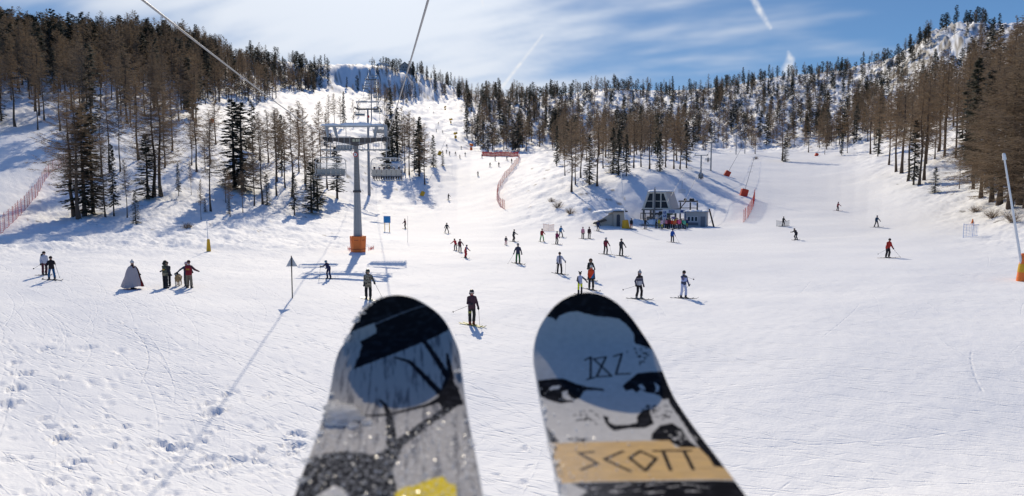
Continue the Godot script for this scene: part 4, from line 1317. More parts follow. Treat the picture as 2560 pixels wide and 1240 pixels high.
func build_station() -> void:
	var concrete := mat("station concrete", Color(0.42, 0.39, 0.34), 0.85)
	var frame_m := mat("pale station frame", Color(0.60, 0.57, 0.50), 0.7)
	var cladding := mat("grey sheet cladding", Color(0.46, 0.46, 0.45), 0.6, 0.1)
	var glass := mat("dark window glass", Color(0.035, 0.045, 0.055), 0.08)
	glass.metallic_specular = 0.15
	var blue := mat("blue sign board", Color(0.025, 0.065, 0.25), 0.5)
	var s := foot(1640, 567)
	var o := thing("drive_station", "grey lift station with sloping sides and six dark windows", "lift station", s, -0.42)
	var w0 := 2.72
	var w1 := 1.62
	var yb := 3.35
	var yt := 6.5
	var zf := 0.0
	var zb := -8.5
	var xat := func(y: float) -> float: return lerpf(w0, w1, (y - yb) / (yt - yb))
	var b := Bag.new()
	# side walls of lapped sheets
	for sd in [-1.0, 1.0]:
		for k in 7:
			b = Bag.new()
			var y0 := lerpf(yb, yt, k / 7.0)
			var y1 := lerpf(yb, yt, (k + 1) / 7.0)
			var x0: float = xat.call(y0) + 0.05
			var x1: float = xat.call(y1) + 0.01
			var p := [Vector3(sd * x0, y0, zf - 0.12), Vector3(sd * x0, y0, zb), Vector3(sd * x1, y1, zb), Vector3(sd * x1, y1, zf - 0.12)]
			var q := [Vector3(sd * (x0 - 0.12), y0, zf - 0.12), Vector3(sd * (x0 - 0.12), y0, zb), Vector3(sd * (x1 - 0.12), y1, zb), Vector3(sd * (x1 - 0.12), y1, zf - 0.12)]
			if sd > 0:
				b.quad(p[0], p[1], p[2], p[3]); b.quad(q[1], q[0], q[3], q[2])
			else:
				b.quad(p[1], p[0], p[3], p[2]); b.quad(q[0], q[1], q[2], q[3])
			b.quad(q[0], q[1], p[1], p[0])
			part("sheet", b.mesh(), cladding, o)
	b = Bag.new()
	b.box(Vector3(0, yt + 0.06, (zf + zb) * 0.5), Vector3(w1 * 2 + 0.3, 0.14, zf - zb + 0.3))
	var roof := part("roof", b.mesh(), frame_m, o)
	b = Bag.new()
	for k in 5:
		lumpy(b, Vector3(-0.9 + k * 0.55, yt + 0.13, -0.8 - k * 0.9), Vector3(0.9, 0.30, 1.2), k * 3.0, 5, 12)
	part("snow", b.mesh(), snow_cap, roof)
	b = Bag.new()
	b.box(Vector3(0, yb - 0.12, (zf + zb) * 0.5), Vector3(w0 * 2 + 0.2, 0.24, zf - zb))
	part("floor_slab", b.mesh(), mat("station underside", Color(0.16, 0.155, 0.145), 0.8), o)
	b = Bag.new()
	prism(b, [Vector2(-w0, yb), Vector2(w0, yb), Vector2(w1, yt), Vector2(-w1, yt)], zb - 0.02, zb + 0.1)
	part("rear_wall", b.mesh(), cladding, o)
	# front: raking posts, sill, head and mullions, then six panes set back
	b = Bag.new()
	for sd in [-1.0, 1.0]:
		var poly := [Vector2(sd * (w0 + 0.06), yb - 0.02), Vector2(sd * (w1 + 0.06), yt + 0.01), Vector2(sd * (w1 - 0.34), yt + 0.01), Vector2(sd * (w0 - 0.38), yb - 0.02)]
		if sd < 0:
			poly.reverse()
		prism(b, poly, zf - 0.18, zf + 0.06)
	part("raking_post", b.mesh(), frame_m, o)
	b = Bag.new()
	b.box(Vector3(0, yb + 0.10, zf - 0.06), Vector3(w0 * 2 - 0.5, 0.24, 0.22))
	b.box(Vector3(0, yt - 0.10, zf - 0.06), Vector3(w1 * 2 - 0.5, 0.24, 0.22))
	part("window_sill", b.mesh(), frame_m, o)
	b = Bag.new()
	var mx := [-0.62, 0.82]
	for x in mx:
		b.box(Vector3(x, (yb + yt) * 0.5, zf - 0.05), Vector3(0.20, yt - yb - 0.4, 0.20))
	part("mullion", b.mesh(), frame_m, o)
	b = Bag.new()
	var ym := 4.85
	b.box(Vector3(0, ym, zf - 0.08), Vector3(xat.call(ym) * 2 - 0.6, 0.12, 0.12))
	part("transom", b.mesh(), frame_m, o)
	for r in 2:
		var y0: float = (yb + 0.22) if r == 0 else ym + 0.06
		var y1: float = (ym - 0.06) if r == 0 else yt - 0.22
		for c in 3:
			var xl0: float = (-(xat.call(y0) - 0.36)) if c == 0 else mx[c - 1] + 0.1
			var xl1: float = (-(xat.call(y1) - 0.36)) if c == 0 else mx[c - 1] + 0.1
			var xr0: float = (xat.call(y0) - 0.36) if c == 2 else mx[c] - 0.1
			var xr1: float = (xat.call(y1) - 0.36) if c == 2 else mx[c] - 0.1
			b = Bag.new()
			prism(b, [Vector2(xl0, y0), Vector2(xr0, y0), Vector2(xr1, y1), Vector2(xl1, y1)], zf - 0.16, zf - 0.13)
			part("window_pane", b.mesh(), glass, o)
	b = Bag.new()
	b.tube(Vector3(-0.25, 1.3, 0.35), Vector3(-0.25, yt + 0.6, 0.35), 0.15, 0.15, 10)
	b.tube(Vector3(-0.25, yt + 0.6, 0.35), Vector3(-0.25, yt + 1.0, 0.35), 0.08, 0.05, 8)
	part("mast", b.mesh(), mat("grey pipe", Color(0.21, 0.21, 0.21), 0.6, 0.3), o)
	# what stands under it
	for p in [[-2.5, -0.5], [-2.5, -6.5], [2.4, -6.5], [2.3, -0.9], [-0.7, -0.9]]:
		b = Bag.new()
		b.box(Vector3(p[0], 1.4, p[1]), Vector3(0.34, 3.7, 0.34))
		part("column", b.mesh(), mat("dull station steel", Color(0.14, 0.14, 0.14), 0.6, 0.2), o)
	b = Bag.new()
	b.lathe(Vector3(0.3, 2.35, -3.2), [[2.1, 0.16], [2.2, 0.1], [2.2, -0.1], [2.1, -0.16]], 28)
	b.lathe(Vector3(0.3, 2.35, -3.2), [[0.5, 0.5], [0.55, -0.5]], 14)
	for k in 8:
		var an := TAU * k / 8
		b.tube(Vector3(0.3, 2.35, -3.2), Vector3(0.3 + cos(an) * 2.15, 2.35, -3.2 + sin(an) * 2.15), 0.09, 0.07, 6)
	part("bullwheel", b.mesh(), mat("dull station steel", Color(0.14, 0.14, 0.14), 0.6, 0.2), o)
	b = Bag.new()
	b.bevel_box(Vector3(1.2, 1.1, -1.6), Vector3(1.6, 2.2, 1.2), 0.08)
	b.bevel_box(Vector3(-1.7, 0.9, -2.2), Vector3(1.1, 1.9, 1.0), 0.08)
	part("machine_cabinet", b.mesh(), mat("cabinet grey", Color(0.22, 0.22, 0.23), 0.6), o)
	b = Bag.new()
	b.box(Vector3(-2.0, 2.55, 0.12), Vector3(1.9, 0.16, 0.16))
	for x in [-2.9, -2.0, -1.1]:
		b.box(Vector3(x, 1.2, 0.12), Vector3(0.10, 2.6, 0.10))
	b.box(Vector3(-2.0, 0.55, 0.12), Vector3(1.8, 0.08, 0.08))
	part("shelter_frame", b.mesh(), dark_steel, o)
	b = Bag.new()
	for k in 5:
		b.box(Vector3(-0.35 + k * 0.34, 1.95 + 0.25 * sin(k * 2.1), -0.66), Vector3(0.26, 0.34, 0.03))
	part("notice", b.mesh(), white_paint, o)
	# snow bank in front of it
	var sb := foot(1620, 566)
	b = Bag.new()
	for k in 8:
		lumpy(b, Vector3(-2.3 + k * 0.62, -0.25, 0.25 * sin(k * 1.7)), Vector3(0.95, 1.15 + 0.22 * sin(k * 1.3 + 0.5), 0.75), k * 7.7, 8, 16)
	for k in 26:
		var sx := -2.5 + 4.8 * fmod(k * 0.618, 1.0)
		var sz := 0.75 * sin(k * 2.3)
		lumpy(b, Vector3(sx, 0.70 - absf(sz) * 0.75 + 0.12 * sin(k * 5.1), sz), Vector3(0.30, 0.22, 0.28) * (0.8 + 0.5 * fmod(k * 0.37, 1.0)), 200.0 + k * 2.9, 5, 9)
	var heap := solo("snow_bank", b.mesh(), snow_cap, "shovelled white snow bank in front of the drive station", "snow bank")
	heap.position = sb + Vector3(-0.1, 0.25, -0.2)
	heap.rotation.y = -0.2
	var barrier := thing("barrier_rail", "low black rail along the foot of the shovelled snow bank", "rail", sb + Vector3(-0.1, 0.0, 0.75), -0.2)
	b = Bag.new()
	b.bevel_box(Vector3(0, 0.28, 0), Vector3(4.9, 0.14, 0.10), 0.03)
	part("rail", b.mesh(), dark_steel, barrier)
	for k in 4:
		b = Bag.new()
		b.tube(Vector3(-2.2 + k * 1.45, -0.3, 0), Vector3(-2.2 + k * 1.45, 0.26, 0), 0.05, 0.05, 8)
		part("post", b.mesh(), dark_steel, barrier)
	build_gate(blue)
	build_cabin(glass)
	build_bunker(concrete)
	# steel portal with pulleys behind the gate
	var pf := at(1722, 566, 127)
	pf.y = minf(pf.y, ground(pf.x, pf.z))
	o = thing("pulley_frame", "dark steel portal with pulleys above the ticket gate", "steel frame", pf, -0.2)
	var top := (566.0 - 503.0) / FOCAL * 127.0
	b = Bag.new()
	b.box(Vector3(-0.2, top, 0), Vector3(3.5, 0.26, 0.3))
	part("beam", b.mesh(), dark_steel, o)
	for x in [-1.6, 0.2, 1.45]:
		b = Bag.new()
		b.box(Vector3(x, top * 0.5 - 0.2, 0), Vector3(0.26, top, 0.26))
		part("post", b.mesh(), dark_steel, o)
	b = Bag.new()
	b.tube(Vector3(-1.5, top - 1.2, 0.02), Vector3(-0.6, top, 0.02), 0.1, 0.1, 6)
	b.tube(Vector3(-1.6, top - 1.25, 0.02), Vector3(1.4, top - 1.25, 0.02), 0.08, 0.08, 6)
	part("brace", b.mesh(), dark_steel, o)
	for x in [-0.75, 0.25, 0.62]:
		b = Bag.new()
		b.tube(Vector3(x, top + 0.28, -0.12), Vector3(x, top + 0.28, 0.12), 0.27, 0.27, 14)
		b.box(Vector3(x, top + 0.10, 0), Vector3(0.14, 0.3, 0.30))
		part("pulley", b.mesh(), mat("black iron", Color(0.02, 0.02, 0.022), 0.6), o)
	# leaning pole
	var lp := foot(1786, 567)
	b = Bag.new()
	b.tube(Vector3(0, -0.4, 0), Vector3(-0.92, 3.2, -0.3), 0.15, 0.13, 10)
	var lean := solo("leaning_pole", b.mesh(), mat("dark timber", Color(0.07, 0.055, 0.045), 0.9), "dark round pole leaning beside the ticket cabin", "pole")
	lean.position = lp
	build_huts(glass)

func build_gate(blue: Material) -> void:
	var g := foot(1684, 567)
	var o := thing("ticket_gate", "white ticket gate with blue boards behind the queue", "ticket gate", g + Vector3(-0.1, 0, 1.6), -0.20)
	var hp := 3.3
	var white := mat("gate white", Color(0.70, 0.71, 0.73), 0.5)
	var b := Bag.new()
	b.bevel_box(Vector3(-1.95, hp * 0.5, 0), Vector3(0.80, hp, 0.25), 0.04)
	part("side_panel", b.mesh(), white, o)
	b = Bag.new()
	b.bevel_box(Vector3(1.98, hp * 0.5, 0), Vector3(0.80, hp, 0.25), 0.04)
	part("side_panel", b.mesh(), white, o)
	b = Bag.new()
	b.bevel_box(Vector3(0.0, hp - 0.36, 0), Vector3(3.14, 0.70, 0.22), 0.04)
	part("header", b.mesh(), white, o)
	for y in [2.75, 2.10, 0.62]:
		b = Bag.new()
		b.box(Vector3(-1.92, y, 0.135), Vector3(0.50, 0.46, 0.02))
		var bd := part("sign_board", b.mesh(), blue, o)
		b = Bag.new()
		b.ball(Vector3(-1.97, y + 0.08, 0.148), Vector3(0.09, 0.09, 0.004), 6, 10)
		b.box(Vector3(-1.84, y - 0.08, 0.148), Vector3(0.18, 0.07, 0.006), Basis(Vector3.BACK, 0.6))
		part("pictogram", b.mesh(), white, bd)
	b = Bag.new()
	b.box(Vector3(-0.68, hp - 0.36, 0.12), Vector3(1.05, 0.46, 0.02))
	var hs := part("sign_board", b.mesh(), blue, o)
	b = Bag.new()
	for k in 5:
		b.box(Vector3(-1.02 + k * 0.17, hp - 0.44, 0.133), Vector3(0.11, 0.09, 0.006))
	b.box(Vector3(-0.68, hp - 0.26, 0.133), Vector3(0.7, 0.05, 0.006))
	part("lettering", b.mesh(), white, hs)
	b = Bag.new()
	b.box(Vector3(1.15, hp - 0.34, 0.12), Vector3(0.50, 0.42, 0.02))
	part("sign_board", b.mesh(), blue, o)
	b = Bag.new()
	b.box(Vector3(1.98, 1.95, 0.135), Vector3(0.56, 2.3, 0.02))
	var tall := part("sign_board", b.mesh(), blue, o)
	b = Bag.new()
	b.ball(Vector3(1.98, 2.83, 0.148), Vector3(0.10, 0.12, 0.004), 6, 10)
	b.ball(Vector3(1.98, 2.32, 0.148), Vector3(0.10, 0.12, 0.004), 6, 10)
	b.box(Vector3(1.98, 2.58, 0.147), Vector3(0.56, 0.04, 0.006))
	part("pictogram", b.mesh(), white, tall)
	b = Bag.new()
	b.box(Vector3(-0.75, 2.42, 0.04), Vector3(1.6, 0.14, 0.16))
	part("lintel_light_bar", b.mesh(), mat("green bar", Color(0.05, 0.12, 0.04), 0.5), o)
	for x in [-0.9, -0.1, 0.75]:
		b = Bag.new()
		b.bevel_box(Vector3(x, 0.55, -0.1), Vector3(0.22, 1.1, 0.7), 0.04)
		part("turnstile", b.mesh(), mat("turnstile grey", Color(0.34, 0.36, 0.39), 0.5), o)
	b = Bag.new()
	b.box(Vector3(-0.35, 1.72, 0.02), Vector3(0.72, 0.46, 0.05))
	part("notice", b.mesh(), mat("notice mauve", Color(0.32, 0.22, 0.38), 0.6), o)
	b = Bag.new()
	b.box(Vector3(2.55, 0.55, 0.1), Vector3(0.16, 1.1, 0.16))
	part("post", b.mesh(), yellow_pad, o)

func build_cabin(glass: Material) -> void:
	var c := foot(1742, 568)
	var o := thing("ticket_cabin", "grey flat-roofed cabin with three white-framed windows", "cabin", c + Vector3(0, 0, -0.6), -0.38)
	var b := Bag.new()
	b.bevel_box(Vector3(0, 1.28, -1.2), Vector3(3.7, 2.75, 2.6), 0.04)
	part("wall", b.mesh(), mat("cabin grey", Color(0.38, 0.385, 0.39), 0.7), o)
	b = Bag.new()
	b.bevel_box(Vector3(0, 2.72, -1.1), Vector3(4.0, 0.14, 3.0), 0.03)
	var roof := part("roof", b.mesh(), mat("cabin roof", Color(0.35, 0.35, 0.35), 0.7), o)
	b = Bag.new()
	for k in 5:
		lumpy(b, Vector3(-1.5 + k * 0.75, 2.79, -1.1 + 0.2 * sin(k * 2.0)), Vector3(0.75, 0.26, 1.25), k * 5.1, 5, 14)
	part("snow", b.mesh(), snow_cap, roof)
	for x in [-1.25, -0.62, 0.01]:
		b = Bag.new()
		for q in [[0, 0.42, 0.52, 0.06], [0, -0.42, 0.52, 0.06]]:
			b.box(Vector3(x + q[0], 1.45 + q[1], 0.115), Vector3(q[2], q[3], 0.05))
		for q in [-0.23, 0.23]:
			b.box(Vector3(x + q, 1.45, 0.115), Vector3(0.06, 0.78, 0.05))
		var wn := part("window", b.mesh(), white_paint, o)
		b = Bag.new()
		b.box(Vector3(x, 1.45, 0.105), Vector3(0.40, 0.78, 0.02))
		part("pane", b.mesh(), glass, wn)
	b = Bag.new()
	b.box(Vector3(-0.6, 0.55, 0.112), Vector3(2.0, 0.5, 0.02))
	part("counter_panel", b.mesh(), mat("cabin panel", Color(0.13, 0.135, 0.15), 0.6), o)
	b = Bag.new()
	b.box(Vector3(1.2, 0.95, 0.112), Vector3(0.8, 1.95, 0.02))
	part("door", b.mesh(), mat("cabin door", Color(0.15, 0.16, 0.18), 0.6), o)

func build_bunker(concrete: Material) -> void:
	var c := foot(1549, 567)
	var o := thing("concrete_bunker", "low concrete bunker dug into the snowy bank with blue door", "bunker", c + Vector3(0, 0, -0.3), 0.10)
	var b := Bag.new()
	b.bevel_box(Vector3(0, 1.25, -2.0), Vector3(2.1, 2.7, 4.0), 0.04)
	part("wall", b.mesh(), concrete, o)
	b = Bag.new()
	b.bevel_box(Vector3(0.05, 2.68, -1.8), Vector3(2.6, 0.20, 4.6), 0.03)
	var roof := part("roof_slab", b.mesh(), dark_steel, o)
	b = Bag.new()
	for k in 7:
		lumpy(b, Vector3(-3.6 + k * 0.72, 2.35 + 0.09 * minf(k, 5), -1.4), Vector3(0.9, 0.42 + 0.08 * sin(k * 1.7), 1.6), k * 4.4, 6, 14)
	part("snow", b.mesh(), snow_cap, roof)
	b = Bag.new()
	b.box(Vector3(-0.20, 0.98, 0.012), Vector3(0.62, 1.95, 0.05))
	b.ball(Vector3(-0.20, 1.95, 0.012), Vector3(0.31, 0.22, 0.025), 6, 12)
	var door := part("door", b.mesh(), mat("bunker door", Color(0.035, 0.045, 0.065), 0.6), o)
	b = Bag.new()
	b.ball(Vector3(0.02, 0.95, 0.05), Vector3.ONE * 0.035, 5, 8)
	part("handle", b.mesh(), steel, door)
	b = Bag.new()
	prism(b, [Vector2(-3.9, -0.3), Vector2(-1.06, -0.5), Vector2(-1.06, 2.35), Vector2(-1.6, 2.1), Vector2(-2.9, 1.35), Vector2(-4.1, 0.75)], -1.2, -0.35)
	part("wing_wall", b.mesh(), concrete, o)
	for k in 5:
		b = Bag.new()
		lumpy(b, Vector3(-4.3 + k * 0.42, 0.55 + k * 0.13, -0.2 + 0.1 * sin(k * 2.4)), Vector3(0.42, 0.30, 0.36), 60.0 + k * 3.3, 6, 10)
		part("boulder", b.mesh(), mat("brown rock", Color(0.12, 0.10, 0.08), 0.9), o)

func build_huts(glass: Material) -> void:
	var timber := mat("weathered timber", Color(0.16, 0.14, 0.125), 0.85)
	var stone := mat("hut stone", Color(0.34, 0.335, 0.33), 0.9)
	var h := at(1012, 184, 800)
	h.y = maxf(h.y - 1.5, ground(h.x, h.z) - 1.0)
	var o := thing("summit_hut", "grey gabled mountain hut on the summit ridge", "mountain hut", h, 0.25)
	var b := Bag.new()
	prism(b, [Vector2(-5.0, -3.0), Vector2(5.0, -3.0), Vector2(5.0, 7.0), Vector2(0, 11.0), Vector2(-5.0, 7.0)], -12.0, 0.0)
	part("wall", b.mesh(), stone, o)
	for sd in [-1.0, 1.0]:
		b = Bag.new()
		var bas := Basis(Vector3.BACK, -sd * 0.675)
		b.box(Vector3(sd * 2.9, 9.1, -6.0), Vector3(7.2, 0.4, 13.4), bas)
		part("roof", b.mesh(), mat("hut roof", Color(0.10, 0.095, 0.09), 0.8), o)
	for p in [[-2.8, 2.0], [0.0, 2.0], [2.8, 2.0], [-1.6, 5.4], [1.6, 5.4]]:
		b = Bag.new()
		b.box(Vector3(p[0], p[1], 0.06), Vector3(1.2, 1.6, 0.14))
		var wn := part("window", b.mesh(), timber, o)
		b = Bag.new()
		b.box(Vector3(p[0], p[1], 0.15), Vector3(0.9, 1.3, 0.04))
		part("pane", b.mesh(), glass, wn)
	b = Bag.new()
	b.box(Vector3(8.0, 1.5, -5.0), Vector3(6.0, 7.0, 8.0))
	part("annex", b.mesh(), timber, o)
	var r := at(955, 170, 800)
	r.y = maxf(r.y - 2.0, ground(r.x, r.z) - 1.0)
	o = thing("summit_station", "snow-covered broad roof beside the summit lift tower", "lift station", r, 0.1)
	b = Bag.new()
	prism(b, [Vector2(-8.5, -2.0), Vector2(8.5, -2.0), Vector2(7.5, 5.0), Vector2(-5.0, 5.5), Vector2(-8.0, 3.0)], -10.0, 0.0)
	part("wall", b.mesh(), timber, o)
	b = Bag.new()
	prism(b, [Vector2(-9.5, 2.6), Vector2(8.8, 4.6), Vector2(8.4, 6.0), Vector2(4.5, 7.4), Vector2(-3.5, 7.8), Vector2(-6.0, 5.8)], -11.0, 0.8)
	part("snow_roof", b.mesh(), snow_cap, o)
	for k in 3:
		b = Bag.new()
		b.box(Vector3(-3.5 + k * 3.5, 1.2, 0.05), Vector3(1.6, 1.4, 0.12))
		part("window_pane", b.mesh(), glass, o)

# ------------------------------------------------------------------ nets, snow lances, signs
func net_fence(pts: Array, high: float, cord: Material, label: String, gap := 2.2, cell := 0.30, called := "net_fence", thick := 1.0) -> void:
	var w := []
	for p in pts:
		w.append(foot(p[0], p[1]))
	var o := thing(called, label, "net fence", w[0])
	var b := Bag.new()
	var org: Vector3 = w[0]
	var th := 0.017 * thick * clampf(-org.z / 100.0, 0.8, 2.2)
	var rows := int(high / cell)
	var run := 0.0
	var next_post := 0.0
	for k in w.size() - 1:
		var a: Vector3 = w[k]
		var e: Vector3 = w[k + 1]
		var n := maxi(1, int(a.distance_to(e) / cell))
		for s in n:
			var f0 := float(s) / n
			var f1 := float(s + 1) / n
			var p0 := a.lerp(e, f0)
			var p1 := a.lerp(e, f1)
			p0.y = ground(p0.x, p0.z)
			p1.y = ground(p1.x, p1.z)
			var sag0 := high * (0.93 + 0.07 * cos(run * 2.9))
			var dir := (p1 - p0).normalized()
			var out := dir.cross(Vector3.UP).normalized() * 0.05 * sin(run * 1.7)
			p0 += out - org
			p1 += out - org
			b.quad(p0 + Vector3(0, 0.08, 0) - dir * th, p0 + Vector3(0, 0.08, 0) + dir * th, p0 + Vector3(0, sag0, 0) + dir * th, p0 + Vector3(0, sag0, 0) - dir * th)
			for r in rows + 1:
				var y := 0.08 + (sag0 - 0.08) * r / rows
				var t := th * (1.8 if r == rows or r == 0 else 1.0)
				b.quad(p0 + Vector3(0, y - t, 0.004), p1 + Vector3(0, y - t, 0.004), p1 + Vector3(0, y + t, 0.004), p0 + Vector3(0, y + t, 0.004))
			if run >= next_post:
				var pb := Bag.new()
				pb.tube(p0 + Vector3(0, -0.3, 0), p0 + Vector3(0, high + 0.15, 0), 0.03, 0.025, 6)
				part("post", pb.mesh(), cord, o)
				next_post += gap
			run += cell
	part("net", b.mesh(), cord, o)

func lance(base: Vector3, tip: Vector3, pad_w: float, pad_h: float, pad: Material, label: String, arms: int, shape: int, r0 := 0.07) -> void:
	# snow-making lance: a padded foot, a slanting pole and its nozzle head
	var o := thing("snow_lance", label, "snow lance", base)
	var d := tip - base
	var b := Bag.new()
	var ax := d.normalized()
	if shape == 2:          # a four-sided cushion, wider at its foot
		b.tube(Vector3(0, -0.3, 0), ax * pad_h * 0.96, pad_w * 0.80, pad_w * 0.52, 4)
		part("pad", b.mesh(), pad, o)
		b = Bag.new()
		b.tube(ax * pad_h * 0.955, ax * (pad_h * 0.955 + 0.05), pad_w * 0.40, pad_w * 0.40, 4)
		part("pad_cap", b.mesh(), dark_steel, o)
	elif shape == 0:          # a stiff wedge of padding that leans with the pole
		var lean := Basis(Vector3.UP.cross(ax).normalized(), Vector3.UP.angle_to(ax)) if Vector3.UP.cross(ax).length() > 0.01 else Basis.IDENTITY
		b.bevel_box(ax * pad_h * 0.45, Vector3(pad_w, pad_h, pad_w * 0.8), 0.10, lean)
		part("pad", b.mesh(), pad, o)
		b = Bag.new()
		b.box(ax * pad_h * 0.93, Vector3(pad_w * 0.7, 0.06, pad_w * 0.5), lean)
		part("pad_cap", b.mesh(), dark_steel, o)
	else:                   # a sleeve round the pole, wider at its foot
		b.lathe(Vector3.ZERO, [[pad_w * 0.28, pad_h], [pad_w * 0.34, pad_h * 0.96], [pad_w * 0.55, 0.1], [pad_w * 0.57, -0.3]], 14)
		part("pad", b.mesh(), pad, o)
	b = Bag.new()
	b.tube(ax * pad_h * 0.4, d, r0, r0 * 0.6, 9)
	part("pole", b.mesh(), white_paint if shape >= 1 else steel, o)
	b = Bag.new()
	b.tube(d - ax * 0.1, d + ax * 0.28, r0 * 1.35, r0 * 1.1, 9)
	b.ball(d + ax * 0.28, Vector3.ONE * r0 * 1.1, 5, 8)
	part("nozzle_head", b.mesh(), white_paint, o)
	for k in arms:
		b = Bag.new()
		var p := d * (0.96 - 0.16 * k)
		var side := Vector3(0.45 + 0.05 * k, 0.02, 0.15)
		b.tube(p - side, p + side, 0.03, 0.03, 6)
		part("arm", b.mesh(), dark_steel, o)

func build_piste_gear() -> void:
	net_fence([[2, 584], [26, 562], [60, 528], [92, 492], [108, 458], [126, 432], [150, 420], [174, 408]], 2.2, mat("dull red net", Color(0.50, 0.05, 0.055), 0.7), "long red safety net climbing the slope at the photo's left edge", 2.8, 0.30, "net_fence", 1.5)
	net_fence([[1262, 524], [1249, 516], [1242, 500], [1246, 474], [1262, 447], [1284, 422], [1296, 405], [1299, 394]], 2.1, mat("faded red net", Color(0.70, 0.16, 0.12), 0.7), "curved red net bordering the middle piste beside the knoll", 2.2, 0.30, "net_fence", 1.4)
	net_fence([[1296, 391], [1272, 391], [1240, 391], [1205, 390]], 1.9, mat("bright red net", Color(0.72, 0.055, 0.035), 0.7), "bright red net along the crest below the larch wood", 3.0, 0.30, "net_fence", 2.4)
	net_fence([[1858, 556], [1871, 542], [1882, 520], [1887, 497]], 2.2, mat("bright red net", Color(0.72, 0.055, 0.035), 0.7), "short red net on the bank right of the station", 1.3)
	net_fence([[1358, 577], [1372, 577], [1386, 577]], 1.15, mat("pale salmon net", Color(0.75, 0.42, 0.33), 0.7), "small pale salmon net standing on the piste by the skiers", 0.95, 0.16)
	net_fence([[1941, 566], [1957, 566], [1974, 565]], 0.95, mat("pale grey net", Color(0.55, 0.53, 0.47), 0.7), "small pale grey net in front of a skier in black", 1.1, 0.15)
	net_fence([[2408, 594], [2422, 593], [2444, 590]], 1.6, mat("pale blue net", Color(0.30, 0.45, 0.72), 0.7), "small pale blue net below the orange cone", 0.8, 0.2)
	net_fence([[870, 625], [878, 626], [888, 627]], 0.25, mat("bright red net", Color(0.72, 0.055, 0.035), 0.7), "strip of red net lying at the foot of the padded tower, its left side", 0.7, 0.12)
	net_fence([[922, 626], [930, 624], [936, 622]], 0.25, mat("bright red net", Color(0.72, 0.055, 0.035), 0.7), "strip of red net lying at the foot of the padded tower, its right side", 0.7, 0.12)
	var red_pad := mat("red padding", Color(0.62, 0.055, 0.02), 0.6)
	var p := foot(1858, 490)
	lance(p, p + (at(1885, 396, -p.z) - p), 1.5, 1.7, red_pad, "snow lance in a red padded box above the station's red net", 3, 0)
	p = foot(1815, 440)
	lance(p, p + (at(1854, 370, -p.z) - p), 1.45, 1.6, red_pad, "snow lance in a red padded box higher up near the lift poles", 1, 0)
	p = foot(2040, 390)
	lance(p, p + (at(2060, 346, -p.z) - p), 1.3, 1.3, red_pad, "far snow lance with red box at the piste crest", 0, 0)
	p = foot(1054, 489)
	lance(p, p + (at(1084, 428, -p.z) - p), 1.1, 1.4, yellow_pad, "snow lance with yellow pad among the larches right of the lift", 0, 0)
	p = foot(1097, 388)
	lance(p, p + (at(1117, 343, -p.z) - p), 1.4, 2.0, yellow_pad, "far snow lance with yellow pad beside the upper piste", 0, 0)
	p = foot(528, 305)
	lance(p, p + (at(553, 262, -p.z) - p), 1.0, 1.3, orange_pad, "far snow lance with orange pad on the left snow road", 0, 0)
	p = foot(1565, 571)
	lance(p, p + (at(1553, 436, -p.z) - p), 0.95, 1.5, yellow_pad, "tall white snow lance with yellow pad beside the station", 0, 2, 0.10)
	p = foot(522, 629)
	lance(p, p + (at(517, 556, -p.z) - p), 0.42, 1.35, yellow_pad, "thin white pole in a yellow sleeve left of the tower", 0, 1, 0.05)
	p = foot(2560, 702)
	lance(p, p + (at(2511, 396, -p.z) - p), 0.84, 1.9, orange_pad, "tall white snow lance with orange foot at the photo's right edge", 0, 1, 0.09)
	var band: Bag
	for c in get_children():
		if c.has_meta("label") and c.get_meta("label") == "tall white snow lance with orange foot at the photo's right edge":
			band = Bag.new()
			band.lathe(Vector3.ZERO, [[0.345, 1.19], [0.368, 1.17], [0.426, 0.62], [0.40, 0.60]], 14)
			part("yellow_band", band.mesh(), yellow_pad, c)
	# fan guns along the upper piste
	var k := 0
	for g in [[1113, 275, "topmost yellow snow gun along the upper piste"], [1127, 308, "second yellow snow gun from the top along the upper piste"], [1139, 345, "third yellow snow gun from the top along the upper piste"], [1178, 375, "orange snow gun where the upper piste meets the red net"]]:
		var q := foot(g[0], g[1])
		var o := thing("snow_gun", g[2], "snow gun", q, 0.6 + k)
		var b := Bag.new()
		b.tube(Vector3(0, -0.5, 0), Vector3(0, 2.4, 0), 0.16, 0.12, 8)
		part("mast", b.mesh(), steel, o)
		b = Bag.new()
		b.tube(Vector3(0, 2.6, -1.1), Vector3(0, 3.1, 1.2), 0.75, 0.62, 14)
		part("fan_barrel", b.mesh(), yellow_pad if k < 3 else orange_pad, o)
		b = Bag.new()
		b.bevel_box(Vector3(0, 0.7, 0), Vector3(1.1, 1.5, 1.1), 0.1)
		part("pad", b.mesh(), yellow_pad if k < 3 else orange_pad, o)
		k += 1
	build_signs()
	build_old_lift()

